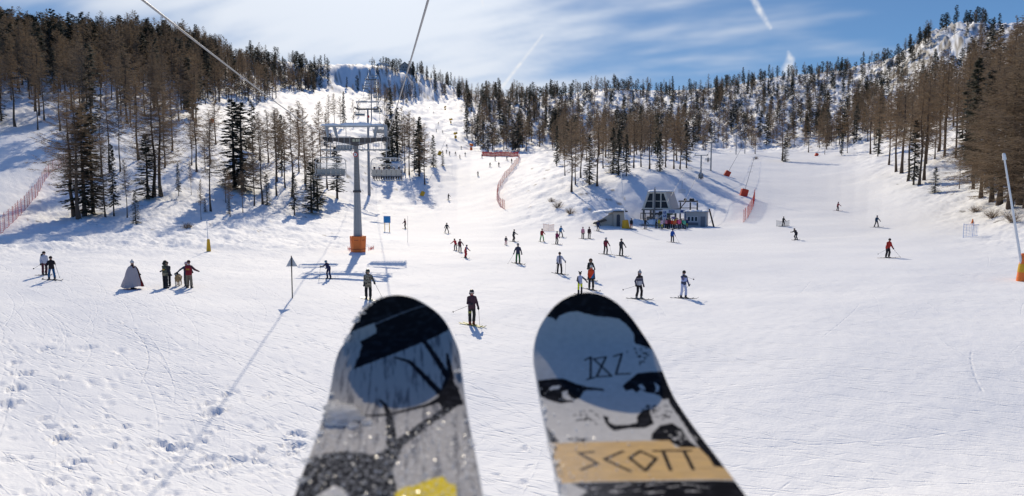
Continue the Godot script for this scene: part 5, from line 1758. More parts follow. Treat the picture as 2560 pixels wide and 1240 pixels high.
func build_signs() -> void:
	var p := foot(731, 745)
	var o := thing("warning_sign", "grey back of a triangular warning sign on a thin dark post", "sign", p, 0.05)
	var h := (745.0 - 638.0) / FOCAL * -p.z
	var b := Bag.new()
	b.tube(Vector3(0, -0.4, 0), Vector3(0, h, 0), 0.035, 0.035, 8)
	part("post", b.mesh(), mat("black post", Color(0.03, 0.028, 0.03), 0.6), o)
	b = Bag.new()
	prism(b, [Vector2(-0.36, h - 0.68), Vector2(0.36, h - 0.68), Vector2(0.04, h - 0.10), Vector2(-0.04, h - 0.10)], -0.06, -0.045)
	part("plate", b.mesh(), mat("bare sign plate", Color(0.52, 0.52, 0.53), 0.5, 0.3), o)
	p = foot(968, 579)
	o = thing("piste_board", "square blue information board on two yellow legs", "sign", p, -0.1)
	h = (579.0 - 540.0) / FOCAL * -p.z
	b = Bag.new()
	b.bevel_box(Vector3(0, h - 0.56, 0), Vector3(1.15, 1.12, 0.07), 0.02)
	var bd := part("board", b.mesh(), mat("sky blue board", Color(0.015, 0.22, 0.52), 0.5), o)
	b = Bag.new()
	for s in [-0.40, 0.40]:
		b.box(Vector3(s, h - 0.56, 0.045), Vector3(0.018, 1.0, 0.01))
	part("trim_line", b.mesh(), mat("pale blue line", Color(0.25, 0.5, 0.65), 0.5), bd)
	for s in [-0.40, 0.38]:
		b = Bag.new()
		b.tube(Vector3(s, -0.4, -0.02), Vector3(s, h - 1.05, -0.02), 0.06, 0.06, 8)
		part("leg", b.mesh(), yellow_pad, o)
	p = foot(2431, 563)
	o = thing("traffic_cone", "orange cone on a stake at the right forest edge", "cone", p)
	b = Bag.new()
	b.tube(Vector3(0, -0.3, 0), Vector3(0, 0.55, 0), 0.025, 0.025, 6)
	part("stake", b.mesh(), white_paint, o)
	b = Bag.new()
	b.lathe(Vector3(0, 0.25, 0), [[0.03, 0.62], [0.05, 0.60], [0.19, 0.04], [0.27, 0.03], [0.27, 0.0]], 14)
	part("cone", b.mesh(), orange_pad, o)
	for m in [[1019, 606, 540, "thin grey marker pole right of the blue board"], [1004, 470, 432, "thin dark marker pole at the piste edge by the larches"], [1130, 440, 405, "thin dark marker pole where the upper piste narrows"]]:
		p = foot(m[0], m[1])
		b = Bag.new()
		b.tube(Vector3(0, -0.3, 0), Vector3(0.05, (m[1] - m[2]) / FOCAL * -p.z, 0), 0.022, 0.018, 6)
		var s := solo("marker_pole", b.mesh(), steel, m[3], "marker pole", "piste marker poles")
		s.position = p
	# bare bushes poking out of the snow
	var br := RandomNumberGenerator.new()
	br.seed = 55
	var spots := [[1395, 520, 1.9, "leafless bush on the bank left of the bunker"], [1425, 535, 1.6, "leafless bush just above the bunker's boulders"], [1378, 505, 1.2, "small leafless bush high on the bumpy bank"], [470, 570, 1.0, "dark dwarf bush at the left grove's lower edge"], [2480, 545, 1.6, "dry bush below the dense right-hand stand"], [2530, 555, 1.8, "dry bush beside the tall white lance"], [2440, 530, 1.3, "dry bush at the uphill side of the orange cone"], [1890, 398, 1.6, "leafless bush at the piste crest"]]
	for q in spots:
		p = foot(q[0], q[1])
		b = Bag.new()
		for k in 46:
			var dv := Vector3(br.randfn(), absf(br.randfn()) * 1.2 + 0.5, br.randfn()).normalized()
			var a := Vector3(br.randfn() * 0.15, -0.1, br.randfn() * 0.15)
			var m: Vector3 = a + dv * q[2] * 0.55
			b.tube(a, m, 0.016, 0.010, 3, false)
			for t in 4:
				b.tube(a.lerp(m, 0.3 + 0.2 * t), m + (dv + Vector3(br.randfn(), br.randfn() * 0.6, br.randfn()) * 0.7).normalized() * q[2] * 0.45, 0.009, 0.004, 3, false)
		var s := solo("bush", b.mesh(), twig_mats[1], q[3], "bush")
		s.position = p

func build_old_lift() -> void:
	# the small lift that leaves from the station: poles, rope and two-seat chairs
	var tops := []
	var st := at(1690, 505, 124)
	tops.append(st)
	for t in [[1752, 448, 388, "nearest slim grey pole of the small chairlift above the station"], [1777, 427, 356, "second slim grey pole of the small chairlift above the station"], [1840, 386, 338, "third slim grey pole of the small chairlift at the piste crest"], [1862, 384, 347, "fourth slim pale pole of the small chairlift at the piste crest"]]:
		var p := foot(t[0], t[1])
		var h: float = (t[1] - t[2]) / FOCAL * -p.z
		var o := thing("small_lift_pole", t[3], "lift pole", p, -0.3, "poles of the small chairlift")
		var b := Bag.new()
		b.tube(Vector3(0, -0.6, 0), Vector3(0, h, 0), 0.22, 0.17, 10)
		part("pole", b.mesh(), zinc, o)
		b = Bag.new()
		b.box(Vector3(0, h - 0.1, 0), Vector3(3.2, 0.2, 0.2))
		part("crossarm", b.mesh(), zinc, o)
		for s in [-1.5, 1.5]:
			b = Bag.new()
			b.box(Vector3(s, h + 0.05, 0), Vector3(0.16, 0.22, 1.3))
			part("sheave_train", b.mesh(), dark_steel, o)
		tops.append(p + Vector3(0, h + 0.15, 0))
	for s in [-1.5, 1.5]:
		var b := Bag.new()
		for k in tops.size() - 1:
			var sd := Vector3(cos(-0.3) * s, 0, 0.3 * s)
			b.tube(tops[k] + sd, tops[k + 1] + sd, 0.03, 0.03, 6, false)
		solo("haul_rope", b.mesh(), mats["steel rope"], "thin rope of the small chairlift, %s strand" % ("nearer the knoll" if s < 0 else "nearer the piste"), "cable", "ropes of the small chairlift")
	for c in [[1705, 482, 128, "empty two-seat chair over the shaded bank behind the station", 0], [1752, 444, 160, "two-seat chair with dark riders below the nearest slim pole", 2], [1770, 402, 180, "two-seat chair with a dark rider beside the second slim pole", 1]]:
		var p := at(c[0], c[1], c[2])
		var o := thing("two_seat_chair", c[3], "lift chair", p, -0.3, "chairs of the small chairlift")
		var b := Bag.new()
		b.path([Vector3(0, 2.3, 0), Vector3(0, 0.9, 0.25), Vector3(0, 0.6, 0.25)], 0.045, 6)
		part("hanger", b.mesh(), steel, o)
		b = Bag.new()
		b.box(Vector3(0, 0, 0), Vector3(1.25, 0.06, 0.45))
		part("seat", b.mesh(), dark_steel, o)
		b = Bag.new()
		for y in [0.25, 0.42, 0.58]:
			b.box(Vector3(0, y, 0.25), Vector3(1.25, 0.08, 0.04))
		for s in [-0.6, 0.6]:
			b.tube(Vector3(s, 0, -0.2), Vector3(s, 0, 0.25), 0.025, 0.025, 6)
			b.tube(Vector3(s, 0, 0.25), Vector3(s, 0.65, 0.25), 0.025, 0.025, 6)
		part("backrest", b.mesh(), steel, o)
		for r in c[4]:
			small_riders.append([p, -0.3, (r - (c[4] - 1) * 0.5) * 0.6, c[4], r])

var small_riders := []

# ------------------------------------------------------------------ people
# Zones of a figure: 0 skin, 1 jacket, 2 sleeves, 3 gloves, 4 hips, 5 legs, 6 boots, 7 neck, 8 hair, 9 cuff of boots
func joints(p: Dictionary) -> Array:
	# bones of a standing or crouching figure 1.75 m tall, facing +z: [from, to, radius, radius, zone]
	var lean: float = p.get("lean", 0.06)
	var knee: float = p.get("knee", 0.18)
	var st: float = p.get("stance", 0.14)
	var step: float = p.get("step", 0.0)
	var turn: float = p.get("head", 0.0)
	var nod: float = p.get("nod", 0.0)
	var puff: float = p.get("puff", 1.0)
	var bones := []
	var thigh := 0.42
	var shin := 0.40
	var hips := []
	var hip_y := 0.10 + shin * cos(knee) + thigh * cos(knee * 0.95)
	var hip_z := shin * sin(knee) - thigh * sin(knee * 0.95) - 0.03
	if p.get("sit", false):
		hip_y = 0.0
		hip_z = 0.0
	for s in [-1.0, 1.0]:
		var hip := Vector3(s * 0.095, hip_y, hip_z)
		var an := Vector3(s * st, 0.10, -0.02 + s * step)
		var kn := Vector3(s * lerpf(0.10, st, 0.55), 0, 0)
		if p.get("sit", false):
			kn = hip + Vector3(s * 0.05, -0.02, 0.44)
			an = kn + Vector3(0, -0.40, 0.06)
		else:
			# knee from the two lengths, bent forwards
			var mid := (hip + an) * 0.5
			var half := hip.distance_to(an) * 0.5
			var off := sqrt(maxf(0.0, 0.168 - half * half))
			kn = mid + Vector3(s * 0.02, 0, off)
		bones.append([hip, kn, 0.098 * puff, 0.078 * puff, 5])
		bones.append([kn, an + Vector3(0, 0.12, 0), 0.076 * puff, 0.080 * puff, 5])
		bones.append([an + Vector3(0, 0.16, 0.0), an + Vector3(0, -0.02, -0.02), 0.074, 0.070, 6])
		bones.append([an + Vector3(0, -0.05, -0.05), an + Vector3(0, -0.06, 0.15), 0.052, 0.045, 6])
		hips.append(hip)
	var pel := Vector3(0, hip_y + 0.06, hip_z)
	var up := Vector3(0, cos(lean), sin(lean))
	var waist := pel + up * 0.16
	var chest := pel + up * 0.42
	for s in [-1.0, 1.0]:
		bones.append([pel + Vector3(s * 0.06, -0.02, 0), waist + Vector3(s * 0.045, 0, 0), 0.112 * puff, 0.102 * puff, 4])
		bones.append([waist + Vector3(s * 0.045, -0.12, 0), chest + Vector3(s * 0.078, -0.03, 0), 0.118 * puff, 0.116 * puff, 1])
		bones.append([pel + Vector3(s * 0.062, -0.02, 0), pel + Vector3(s * 0.06, 0.10, 0), 0.124 * puff, 0.116 * puff, 1])
		bones.append([chest + Vector3(s * 0.02, 0.06, 0), chest + Vector3(s * 0.14, 0.022, 0), 0.098, 0.078, 1])
	var neck := chest + up * 0.13
	var hd := (up + Vector3(0, 0.5, nod)).normalized()
	var head := neck + hd * 0.155
	bones.append([chest + up * 0.08, neck + hd * 0.06, 0.075, 0.062, 7])
	bones.append([head + Vector3(0, 0.035, -0.012), head + Vector3(0, -0.02, -0.005), 0.098, 0.090, 0])
	var fw := Vector3(sin(turn), 0, cos(turn))
	bones.append([head + fw * 0.02 + Vector3(0, -0.05, 0), head + fw * 0.045 + Vector3(0, -0.075, 0), 0.062, 0.045, 0])
	bones.append([head + fw * 0.095 + Vector3(0, 0.01, 0), head + fw * 0.115 + Vector3(0, -0.018, 0), 0.012, 0.018, 0])
	for s in [-1.0, 1.0]:
		var arm: Array = p.get("left" if s > 0 else "right", [0.25, 0.25, 0.4])     # forward, out, elbow
		var sh := chest + Vector3(s * 0.172, 0.018, 0)
		var dn := Vector3(s * sin(arm[1]), -cos(arm[1]) * cos(arm[0]), cos(arm[1]) * sin(arm[0])).normalized()
		var el := sh + dn * 0.285
		var f2: float = arm[0] + arm[2]
		var in_: float = arm[3] if arm.size() > 3 else arm[1] * 0.6
		var d2 := Vector3(s * sin(in_), -cos(in_) * cos(f2), cos(in_) * sin(f2)).normalized()
		var wr := el + d2 * 0.245
		bones.append([sh, el, 0.076 * puff, 0.062 * puff, 2])
		bones.append([el, wr, 0.060 * puff, 0.050 * puff, 2])
		# mitten: palm, the fingers folded towards it, and a thumb off its side
		var sd := d2.cross(Vector3(0, 0, 1) if absf(d2.z) < 0.8 else Vector3.UP).normalized()
		bones.append([wr + d2 * 0.02, wr + d2 * 0.085, 0.046, 0.044, 3])
		bones.append([wr + d2 * 0.085, wr + d2 * 0.13 + sd * 0.02, 0.042, 0.034, 3])
		bones.append([wr + d2 * 0.04 + sd * 0.03, wr + d2 * 0.085 + sd * 0.075, 0.022, 0.018, 3])
		p["hand_l" if s > 0 else "hand_r"] = wr + d2 * 0.08
	p["head_at"] = head
	p["head_up"] = hd
	p["chest_at"] = chest
	p["hip_at"] = pel
	p["feet"] = [bones[2][1], bones[6][1]]
	if p.has("extra"):
		for e in p.extra:
			bones.append(e)
	return bones

func body_field(bones: Array, cell: float, blend := 0.028) -> Dictionary:
	# surface nets over the smooth union of tapered capsules; each vertex keeps the zone of its nearest bone
	var lo := Vector3.ONE * 1e9
	var hi := Vector3.ONE * -1e9
	for bn in bones:
		var r: float = maxf(bn[2], bn[3]) + cell * 2.0
		lo = lo.min(bn[0] - Vector3.ONE * r).min(bn[1] - Vector3.ONE * r)
		hi = hi.max(bn[0] + Vector3.ONE * r).max(bn[1] + Vector3.ONE * r)
	var nx := int((hi.x - lo.x) / cell) + 2
	var ny := int((hi.y - lo.y) / cell) + 2
	var nz := int((hi.z - lo.z) / cell) + 2
	var f := PackedFloat32Array(); f.resize(nx * ny * nz); f.fill(1.0)
	var near := PackedFloat32Array(); near.resize(nx * ny * nz); near.fill(9.0)
	var zone := PackedByteArray(); zone.resize(nx * ny * nz)
	for bn in bones:
		var a: Vector3 = bn[0]
		var b: Vector3 = bn[1]
		var ra: float = bn[2]
		var rb: float = bn[3]
		var m := maxf(ra, rb) + cell * 1.8 + blend * 0.5
		var l := ((a.min(b) - Vector3.ONE * m - lo) / cell).floor().max(Vector3.ZERO)
		var h := ((a.max(b) + Vector3.ONE * m - lo) / cell).ceil().min(Vector3(nx - 1, ny - 1, nz - 1))
		var ab := b - a
		var inv := 1.0 / maxf(ab.length_squared(), 1e-9)
		var zn: int = bn[4]
		for x in range(int(l.x), int(h.x) + 1):
			for y in range(int(l.y), int(h.y) + 1):
				var q := (x * ny + y) * nz
				for z in range(int(l.z), int(h.z) + 1):
					var p := lo + Vector3(x, y, z) * cell
					var t := clampf((p - a).dot(ab) * inv, 0.0, 1.0)
					var d := p.distance_to(a + ab * t) - lerpf(ra, rb, t)
					var k := q + z
					if d < near[k]:
						near[k] = d
						zone[k] = zn
					var o := f[k]
					var g := maxf(blend - absf(o - d), 0.0) / blend
					f[k] = minf(o, d) - g * g * blend * 0.25
	var v := PackedVector3Array()
	var zs := PackedByteArray()
	var nr := PackedVector3Array()
	var id := PackedInt32Array(); id.resize(nx * ny * nz); id.fill(-1)
	var sy := nz
	var sx := ny * nz
	for x in nx - 1:
		for y in ny - 1:
			for z in nz - 1:
				var k := x * sx + y * sy + z
				var f0 := f[k]
				if f0 > cell * 2.2:
					continue
				var c := [f0, f[k + sx], f[k + sy], f[k + sx + sy], f[k + 1], f[k + sx + 1], f[k + sy + 1], f[k + sx + sy + 1]]
				var ins := 0
				for q in 8:
					if c[q] < 0.0:
						ins += 1
				if ins == 0 or ins == 8:
					continue
				var sum := Vector3.ZERO
				var n := 0
				for e in [[0, 1], [2, 3], [4, 5], [6, 7], [0, 2], [1, 3], [4, 6], [5, 7], [0, 4], [1, 5], [2, 6], [3, 7]]:
					var d0: float = c[e[0]]
					var d1: float = c[e[1]]
					if (d0 < 0.0) != (d1 < 0.0):
						var t := d0 / (d0 - d1)
						var i0: int = e[0]
						var i1: int = e[1]
						sum += Vector3(i0 & 1, (i0 >> 1) & 1, i0 >> 2).lerp(Vector3(i1 & 1, (i1 >> 1) & 1, i1 >> 2), t)
						n += 1
				id[k] = v.size()
				v.append(lo + (Vector3(x, y, z) + sum / n) * cell)
				nr.append(Vector3(c[1] + c[3] + c[5] + c[7] - c[0] - c[2] - c[4] - c[6], c[2] + c[3] + c[6] + c[7] - c[0] - c[1] - c[4] - c[5], c[4] + c[5] + c[6] + c[7] - c[0] - c[1] - c[2] - c[3]).normalized())
				zs.append(zone[k])
	var idx := PackedInt32Array()
	for x in range(1, nx - 1):
		for y in range(1, ny - 1):
			for z in range(1, nz - 1):
				var k := x * sx + y * sy + z
				var s0 := f[k] < 0.0
				if not s0 and f[k] > cell * 2.2:
					continue
				for ax in 3:
					var st: int = [sx, sy, 1][ax]
					if (f[k + st] < 0.0) == s0:
						continue
					var u: int = [sy, 1, sx][ax]
					var w: int = [1, sx, sy][ax]
					var q0 := id[k - u - w]
					var q1 := id[k - w]
					var q2 := id[k]
					var q3 := id[k - u]
					if q0 < 0 or q1 < 0 or q2 < 0 or q3 < 0:
						continue
					if s0:
						idx.append(q0); idx.append(q2); idx.append(q1); idx.append(q0); idx.append(q3); idx.append(q2)
					else:
						idx.append(q0); idx.append(q1); idx.append(q2); idx.append(q0); idx.append(q2); idx.append(q3)
	return {"v": v, "n": nr, "z": zs, "i": idx}

func dressed(field: Dictionary, colors: Dictionary, paint: Callable) -> ArrayMesh:
	var col := PackedColorArray()
	var v: PackedVector3Array = field.v
	var z: PackedByteArray = field.z
	col.resize(v.size())
	for k in v.size():
		var c: Color = colors[z[k]]
		if paint.is_valid():
			c = paint.call(v[k], z[k], c)
		col[k] = c
	var arr := []
	arr.resize(Mesh.ARRAY_MAX)
	arr[Mesh.ARRAY_VERTEX] = v
	arr[Mesh.ARRAY_NORMAL] = field.n
	arr[Mesh.ARRAY_COLOR] = col
	arr[Mesh.ARRAY_INDEX] = field.i
	var m := ArrayMesh.new()
	m.add_surface_from_arrays(Mesh.PRIMITIVE_TRIANGLES, arr)
	return m

var field_cache := {}
var head_meshes := {}
var ski_mesh: ArrayMesh
var skin := Color(0.42, 0.24, 0.17)

func head_wear(kind: String) -> ArrayMesh:
	if head_meshes.has(kind):
		return head_meshes[kind]
	var b := Bag.new()
	match kind:
		"helmet":
			b.ball(Vector3(0, 0.045, -0.018), Vector3(0.122, 0.118, 0.138), 7, 14, Basis.IDENTITY, 0.0, 0.60)
			b.lathe(Vector3(0, 0.010, -0.018), [[0.121, 0.012], [0.126, 0.0], [0.118, -0.012]], 14)
			for s in [-1.0, 1.0]:
				b.ball(Vector3(s * 0.10, -0.02, -0.01), Vector3(0.03, 0.06, 0.05), 5, 8)
		"hat":
			b.ball(Vector3(0, 0.04, -0.012), Vector3(0.112, 0.125, 0.122), 7, 14, Basis.IDENTITY, 0.0, 0.55)
			b.lathe(Vector3(0, 0.03, -0.012), [[0.112, 0.03], [0.121, 0.015], [0.121, -0.02], [0.110, -0.03]], 14)
		"pompom":
			b.ball(Vector3(0, 0.04, -0.012), Vector3(0.112, 0.13, 0.122), 7, 14, Basis.IDENTITY, 0.0, 0.55)
			b.lathe(Vector3(0, 0.03, -0.012), [[0.112, 0.03], [0.121, 0.015], [0.121, -0.02], [0.110, -0.03]], 14)
			b.ball(Vector3(0, 0.19, -0.012), Vector3.ONE * 0.045, 6, 10)
		"two_pompoms":
			b.ball(Vector3(0, 0.04, -0.012), Vector3(0.112, 0.12, 0.122), 7, 14, Basis.IDENTITY, 0.0, 0.55)
			for s in [-1.0, 1.0]:
				b.ball(Vector3(s * 0.10, 0.17, -0.012), Vector3.ONE * 0.055, 6, 10)
		"goggles":
			for k in 9:
				var a := -1.15 + 2.3 * k / 8.0
				b.box(Vector3(sin(a) * 0.108, 0.012, cos(a) * 0.105 - 0.002), Vector3(0.034, 0.062, 0.022), Basis(Vector3.UP, a))
		"hair":
			b.ball(Vector3(0, 0.035, -0.03), Vector3(0.118, 0.118, 0.118), 7, 14, Basis.IDENTITY, 0.0, 0.62)
			b.ball(Vector3(0, -0.09, -0.075), Vector3(0.095, 0.15, 0.055), 6, 10)
		"hood":
			b.ball(Vector3(0, -0.06, -0.10), Vector3(0.13, 0.10, 0.08), 6, 12)
		"fur_hood":
			for k in 16:
				var a := TAU * k / 16
				b.ball(Vector3(sin(a) * 0.125, 0.0 + cos(a) * 0.135, 0.02 - 0.03 * cos(a)), Vector3.ONE * (0.042 + 0.008 * sin(k * 3.1)), 5, 7)
			b.ball(Vector3(0, 0.02, -0.045), Vector3(0.125, 0.14, 0.11), 6, 12)
		"backpack":
			b.bevel_box(Vector3(0, -0.02, -0.20), Vector3(0.30, 0.42, 0.16), 0.05)
		"scarf":
			b.lathe(Vector3(0, -0.14, 0.0), [[0.075, 0.035], [0.10, 0.015], [0.10, -0.02], [0.085, -0.04]], 12)
	head_meshes[kind] = b.mesh()
	return head_meshes[kind]

func get_ski() -> ArrayMesh:
	if ski_mesh == null:
		var b := Bag.new()
		var n := 12
		for k in n:
			var z0 := -0.78 + 1.68 * k / n
			var z1 := -0.78 + 1.68 * (k + 1) / n
			var e := func(z: float) -> Array:
				var up := 0.0
				if z > 0.68:
					up = pow((z - 0.68) / 0.22, 2.0) * 0.10
				if z < -0.70:
					up = pow((-0.70 - z) / 0.08, 2.0) * 0.02
				var w := 0.042 + 0.012 * pow(absf(z) / 0.8, 2.0)
				if z > 0.82:
					w *= sqrt(maxf(0.05, 1.0 - pow((z - 0.82) / 0.085, 2.0)))
				return [w, up]
			var p: Array = e.call(z0)
			var q: Array = e.call(z1)
			for s in [0.0, 0.016]:
				var a := Vector3(-p[0], p[1] + s, z0)
				var c := Vector3(p[0], p[1] + s, z0)
				var d := Vector3(q[0], q[1] + s, z1)
				var f := Vector3(-q[0], q[1] + s, z1)
				if s > 0:
					b.quad(f, d, c, a)
				else:
					b.quad(a, c, d, f)
			for s in [-1.0, 1.0]:
				var a := Vector3(s * p[0], p[1], z0)
				var c := Vector3(s * q[0], q[1], z1)
				var h := Vector3(0, 0.016, 0)
				if s > 0:
					b.quad(a, a + h, c + h, c)
				else:
					b.quad(a + h, a, c, c + h)
		b.bevel_box(Vector3(0, 0.03, 0.16), Vector3(0.07, 0.035, 0.12), 0.01)
		b.bevel_box(Vector3(0, 0.035, -0.14), Vector3(0.07, 0.045, 0.12), 0.01)
		ski_mesh = b.mesh()
	return ski_mesh

func lin(h: String) -> Color:
	return Color(h).srgb_to_linear()

func person(where: Vector3, height: float, facing: float, pose: Dictionary, look: Dictionary, label: String, group := "", cell := 0.024) -> Node3D:
	# facing: 0 looks at the camera, positive turns to the photo's right
	var o := thing("person", label, "person", where, facing, group)
	var sc := height / 1.75
	o.scale = Vector3.ONE * sc
	var p := pose.duplicate(true)
	var bones := joints(p)
	var key := "%s|%s" % [str(pose), cell]
	if not field_cache.has(key):
		field_cache[key] = body_field(bones, cell)
	var jk: Color = look.jacket
	var sl: Color = look.get("sleeve", jk)
	var pt: Color = look.pants
	var gl: Color = look.get("gloves", Color(0.02, 0.02, 0.022))
	var bt: Color = look.get("boots", Color(0.03, 0.03, 0.034))
	var cols := {0: look.get("face", skin), 1: jk, 2: sl, 3: gl, 4: pt, 5: pt, 6: bt, 7: look.get("neck", jk), 8: Color(0.03, 0.02, 0.015), 9: pt}
	var hem: float = p.hip_at.y - look.get("hem", 0.09)
	var pnt = look.get("paint")
	var hd: Vector3 = p.head_at
	var lift := 0.03 if look.get("skis", true) and not pose.get("sit", false) else 0.0
	var shade := func(v: Vector3, z: int, c: Color) -> Color:
		if z == 5 and v.y > hem and absf(v.x) < 0.3:
			c = jk
		if z == 4 and v.y > hem:
			c = jk
		if z == 0:
			if v.y > hd.y + 0.005 and v.z < hd.z + 0.06:
				c = look.get("hair", Color(0.03, 0.02, 0.015))
			elif absf(v.y - hd.y - 0.005) < 0.014 and absf(absf(v.x - hd.x) - 0.036) < 0.016 and v.z > hd.z + 0.07:
				c = Color(0.05, 0.03, 0.025)
			elif absf(v.y - hd.y + 0.062) < 0.010 and absf(v.x - hd.x) < 0.026 and v.z > hd.z + 0.06:
				c = Color(0.30, 0.09, 0.07)
		if pnt != null:
			c = pnt.call(v, z, c)
		return c
	var body := part("body", dressed(field_cache[key], cols, shade), vmat("clothing and skin", 0.8), o)
	body.position.y = lift
	var turn: float = pose.get("head", 0.0)
	for w in look.get("wear", []):
		var m := part(w[0] if w[0] != "two_pompoms" and w[0] != "pompom" else "hat", head_wear(w[0]), mat("cloth " + w[1], lin(w[1]), 0.35 if w[0] in ["helmet", "goggles"] else 0.9), o)
		if w[0] == "backpack":
			m.position = p.chest_at + Vector3(0, lift, 0)
			m.rotation.x = pose.get("lean", 0.06)
		else:
			m.position = hd + Vector3(0, lift, 0)
			m.rotation = Vector3(pose.get("lean", 0.06) * 0.5, turn, 0)
	if look.get("skis", true) and not pose.get("sit", false):
		var yaw: float = look.get("ski_turn", 0.0)
		var vee: float = look.get("vee", 0.0)
		for s in 2:
			var f: Vector3 = p.feet[s]
			var m := part("ski", get_ski(), mat("ski " + look.get("ski", "1c1c20"), lin(look.get("ski", "1c1c20")), 0.4), o)
			m.position = Vector3(f.x, 0.002, f.z + 0.02)
			m.rotation.y = yaw + (vee if s == 0 else -vee)
			# tilt with the slope under them
			var tip := o.to_global(m.position + Basis(Vector3.UP, m.rotation.y) * Vector3(0, 0, 0.8))
			var tail := o.to_global(m.position + Basis(Vector3.UP, m.rotation.y) * Vector3(0, 0, -0.7))
			var dy := ground(tip.x, tip.z) - ground(tail.x, tail.z)
			m.rotation.x = -atan2(dy, 1.5 * sc)
			var here := o.to_global(m.position)
			m.position.y += (ground(here.x, here.z) - here.y) / sc + 0.012
	o.set_meta("pose", 0)
	o.remove_meta("pose")
	for pl in look.get("poles", []):
		# pl: [hand "hand_l"/"hand_r", direction of the shaft in the figure's own axes, what it looks like]
		var hand: Vector3 = o.to_global(p[pl[0]] + Vector3(0, lift, 0))
		var dv: Vector3 = (o.global_transform.basis.orthonormalized() * (pl[1] as Vector3)).normalized()
		var q := thing("ski_pole", pl[2], "ski pole", hand, 0.0, "ski poles held by skiers")
		var b := Bag.new()
		var ln := 1.12 * sc
		b.tube(-dv * 0.10, dv * ln, 0.011, 0.008, 6)
		part("shaft", b.mesh(), mat("pole shaft", Color(0.10, 0.10, 0.105), 0.4, 0.4), q)
		b = Bag.new()
		b.tube(-dv * 0.12, dv * 0.05, 0.020, 0.018, 8)
		part("grip", b.mesh(), mat("black rubber", Color(0.02, 0.02, 0.02), 0.7), q)
		b = Bag.new()
		b.tube(dv * (ln - 0.09), dv * (ln - 0.07), 0.05, 0.045, 10)
		part("basket", b.mesh(), mat("black rubber", Color(0.02, 0.02, 0.02), 0.7), q)
	return o

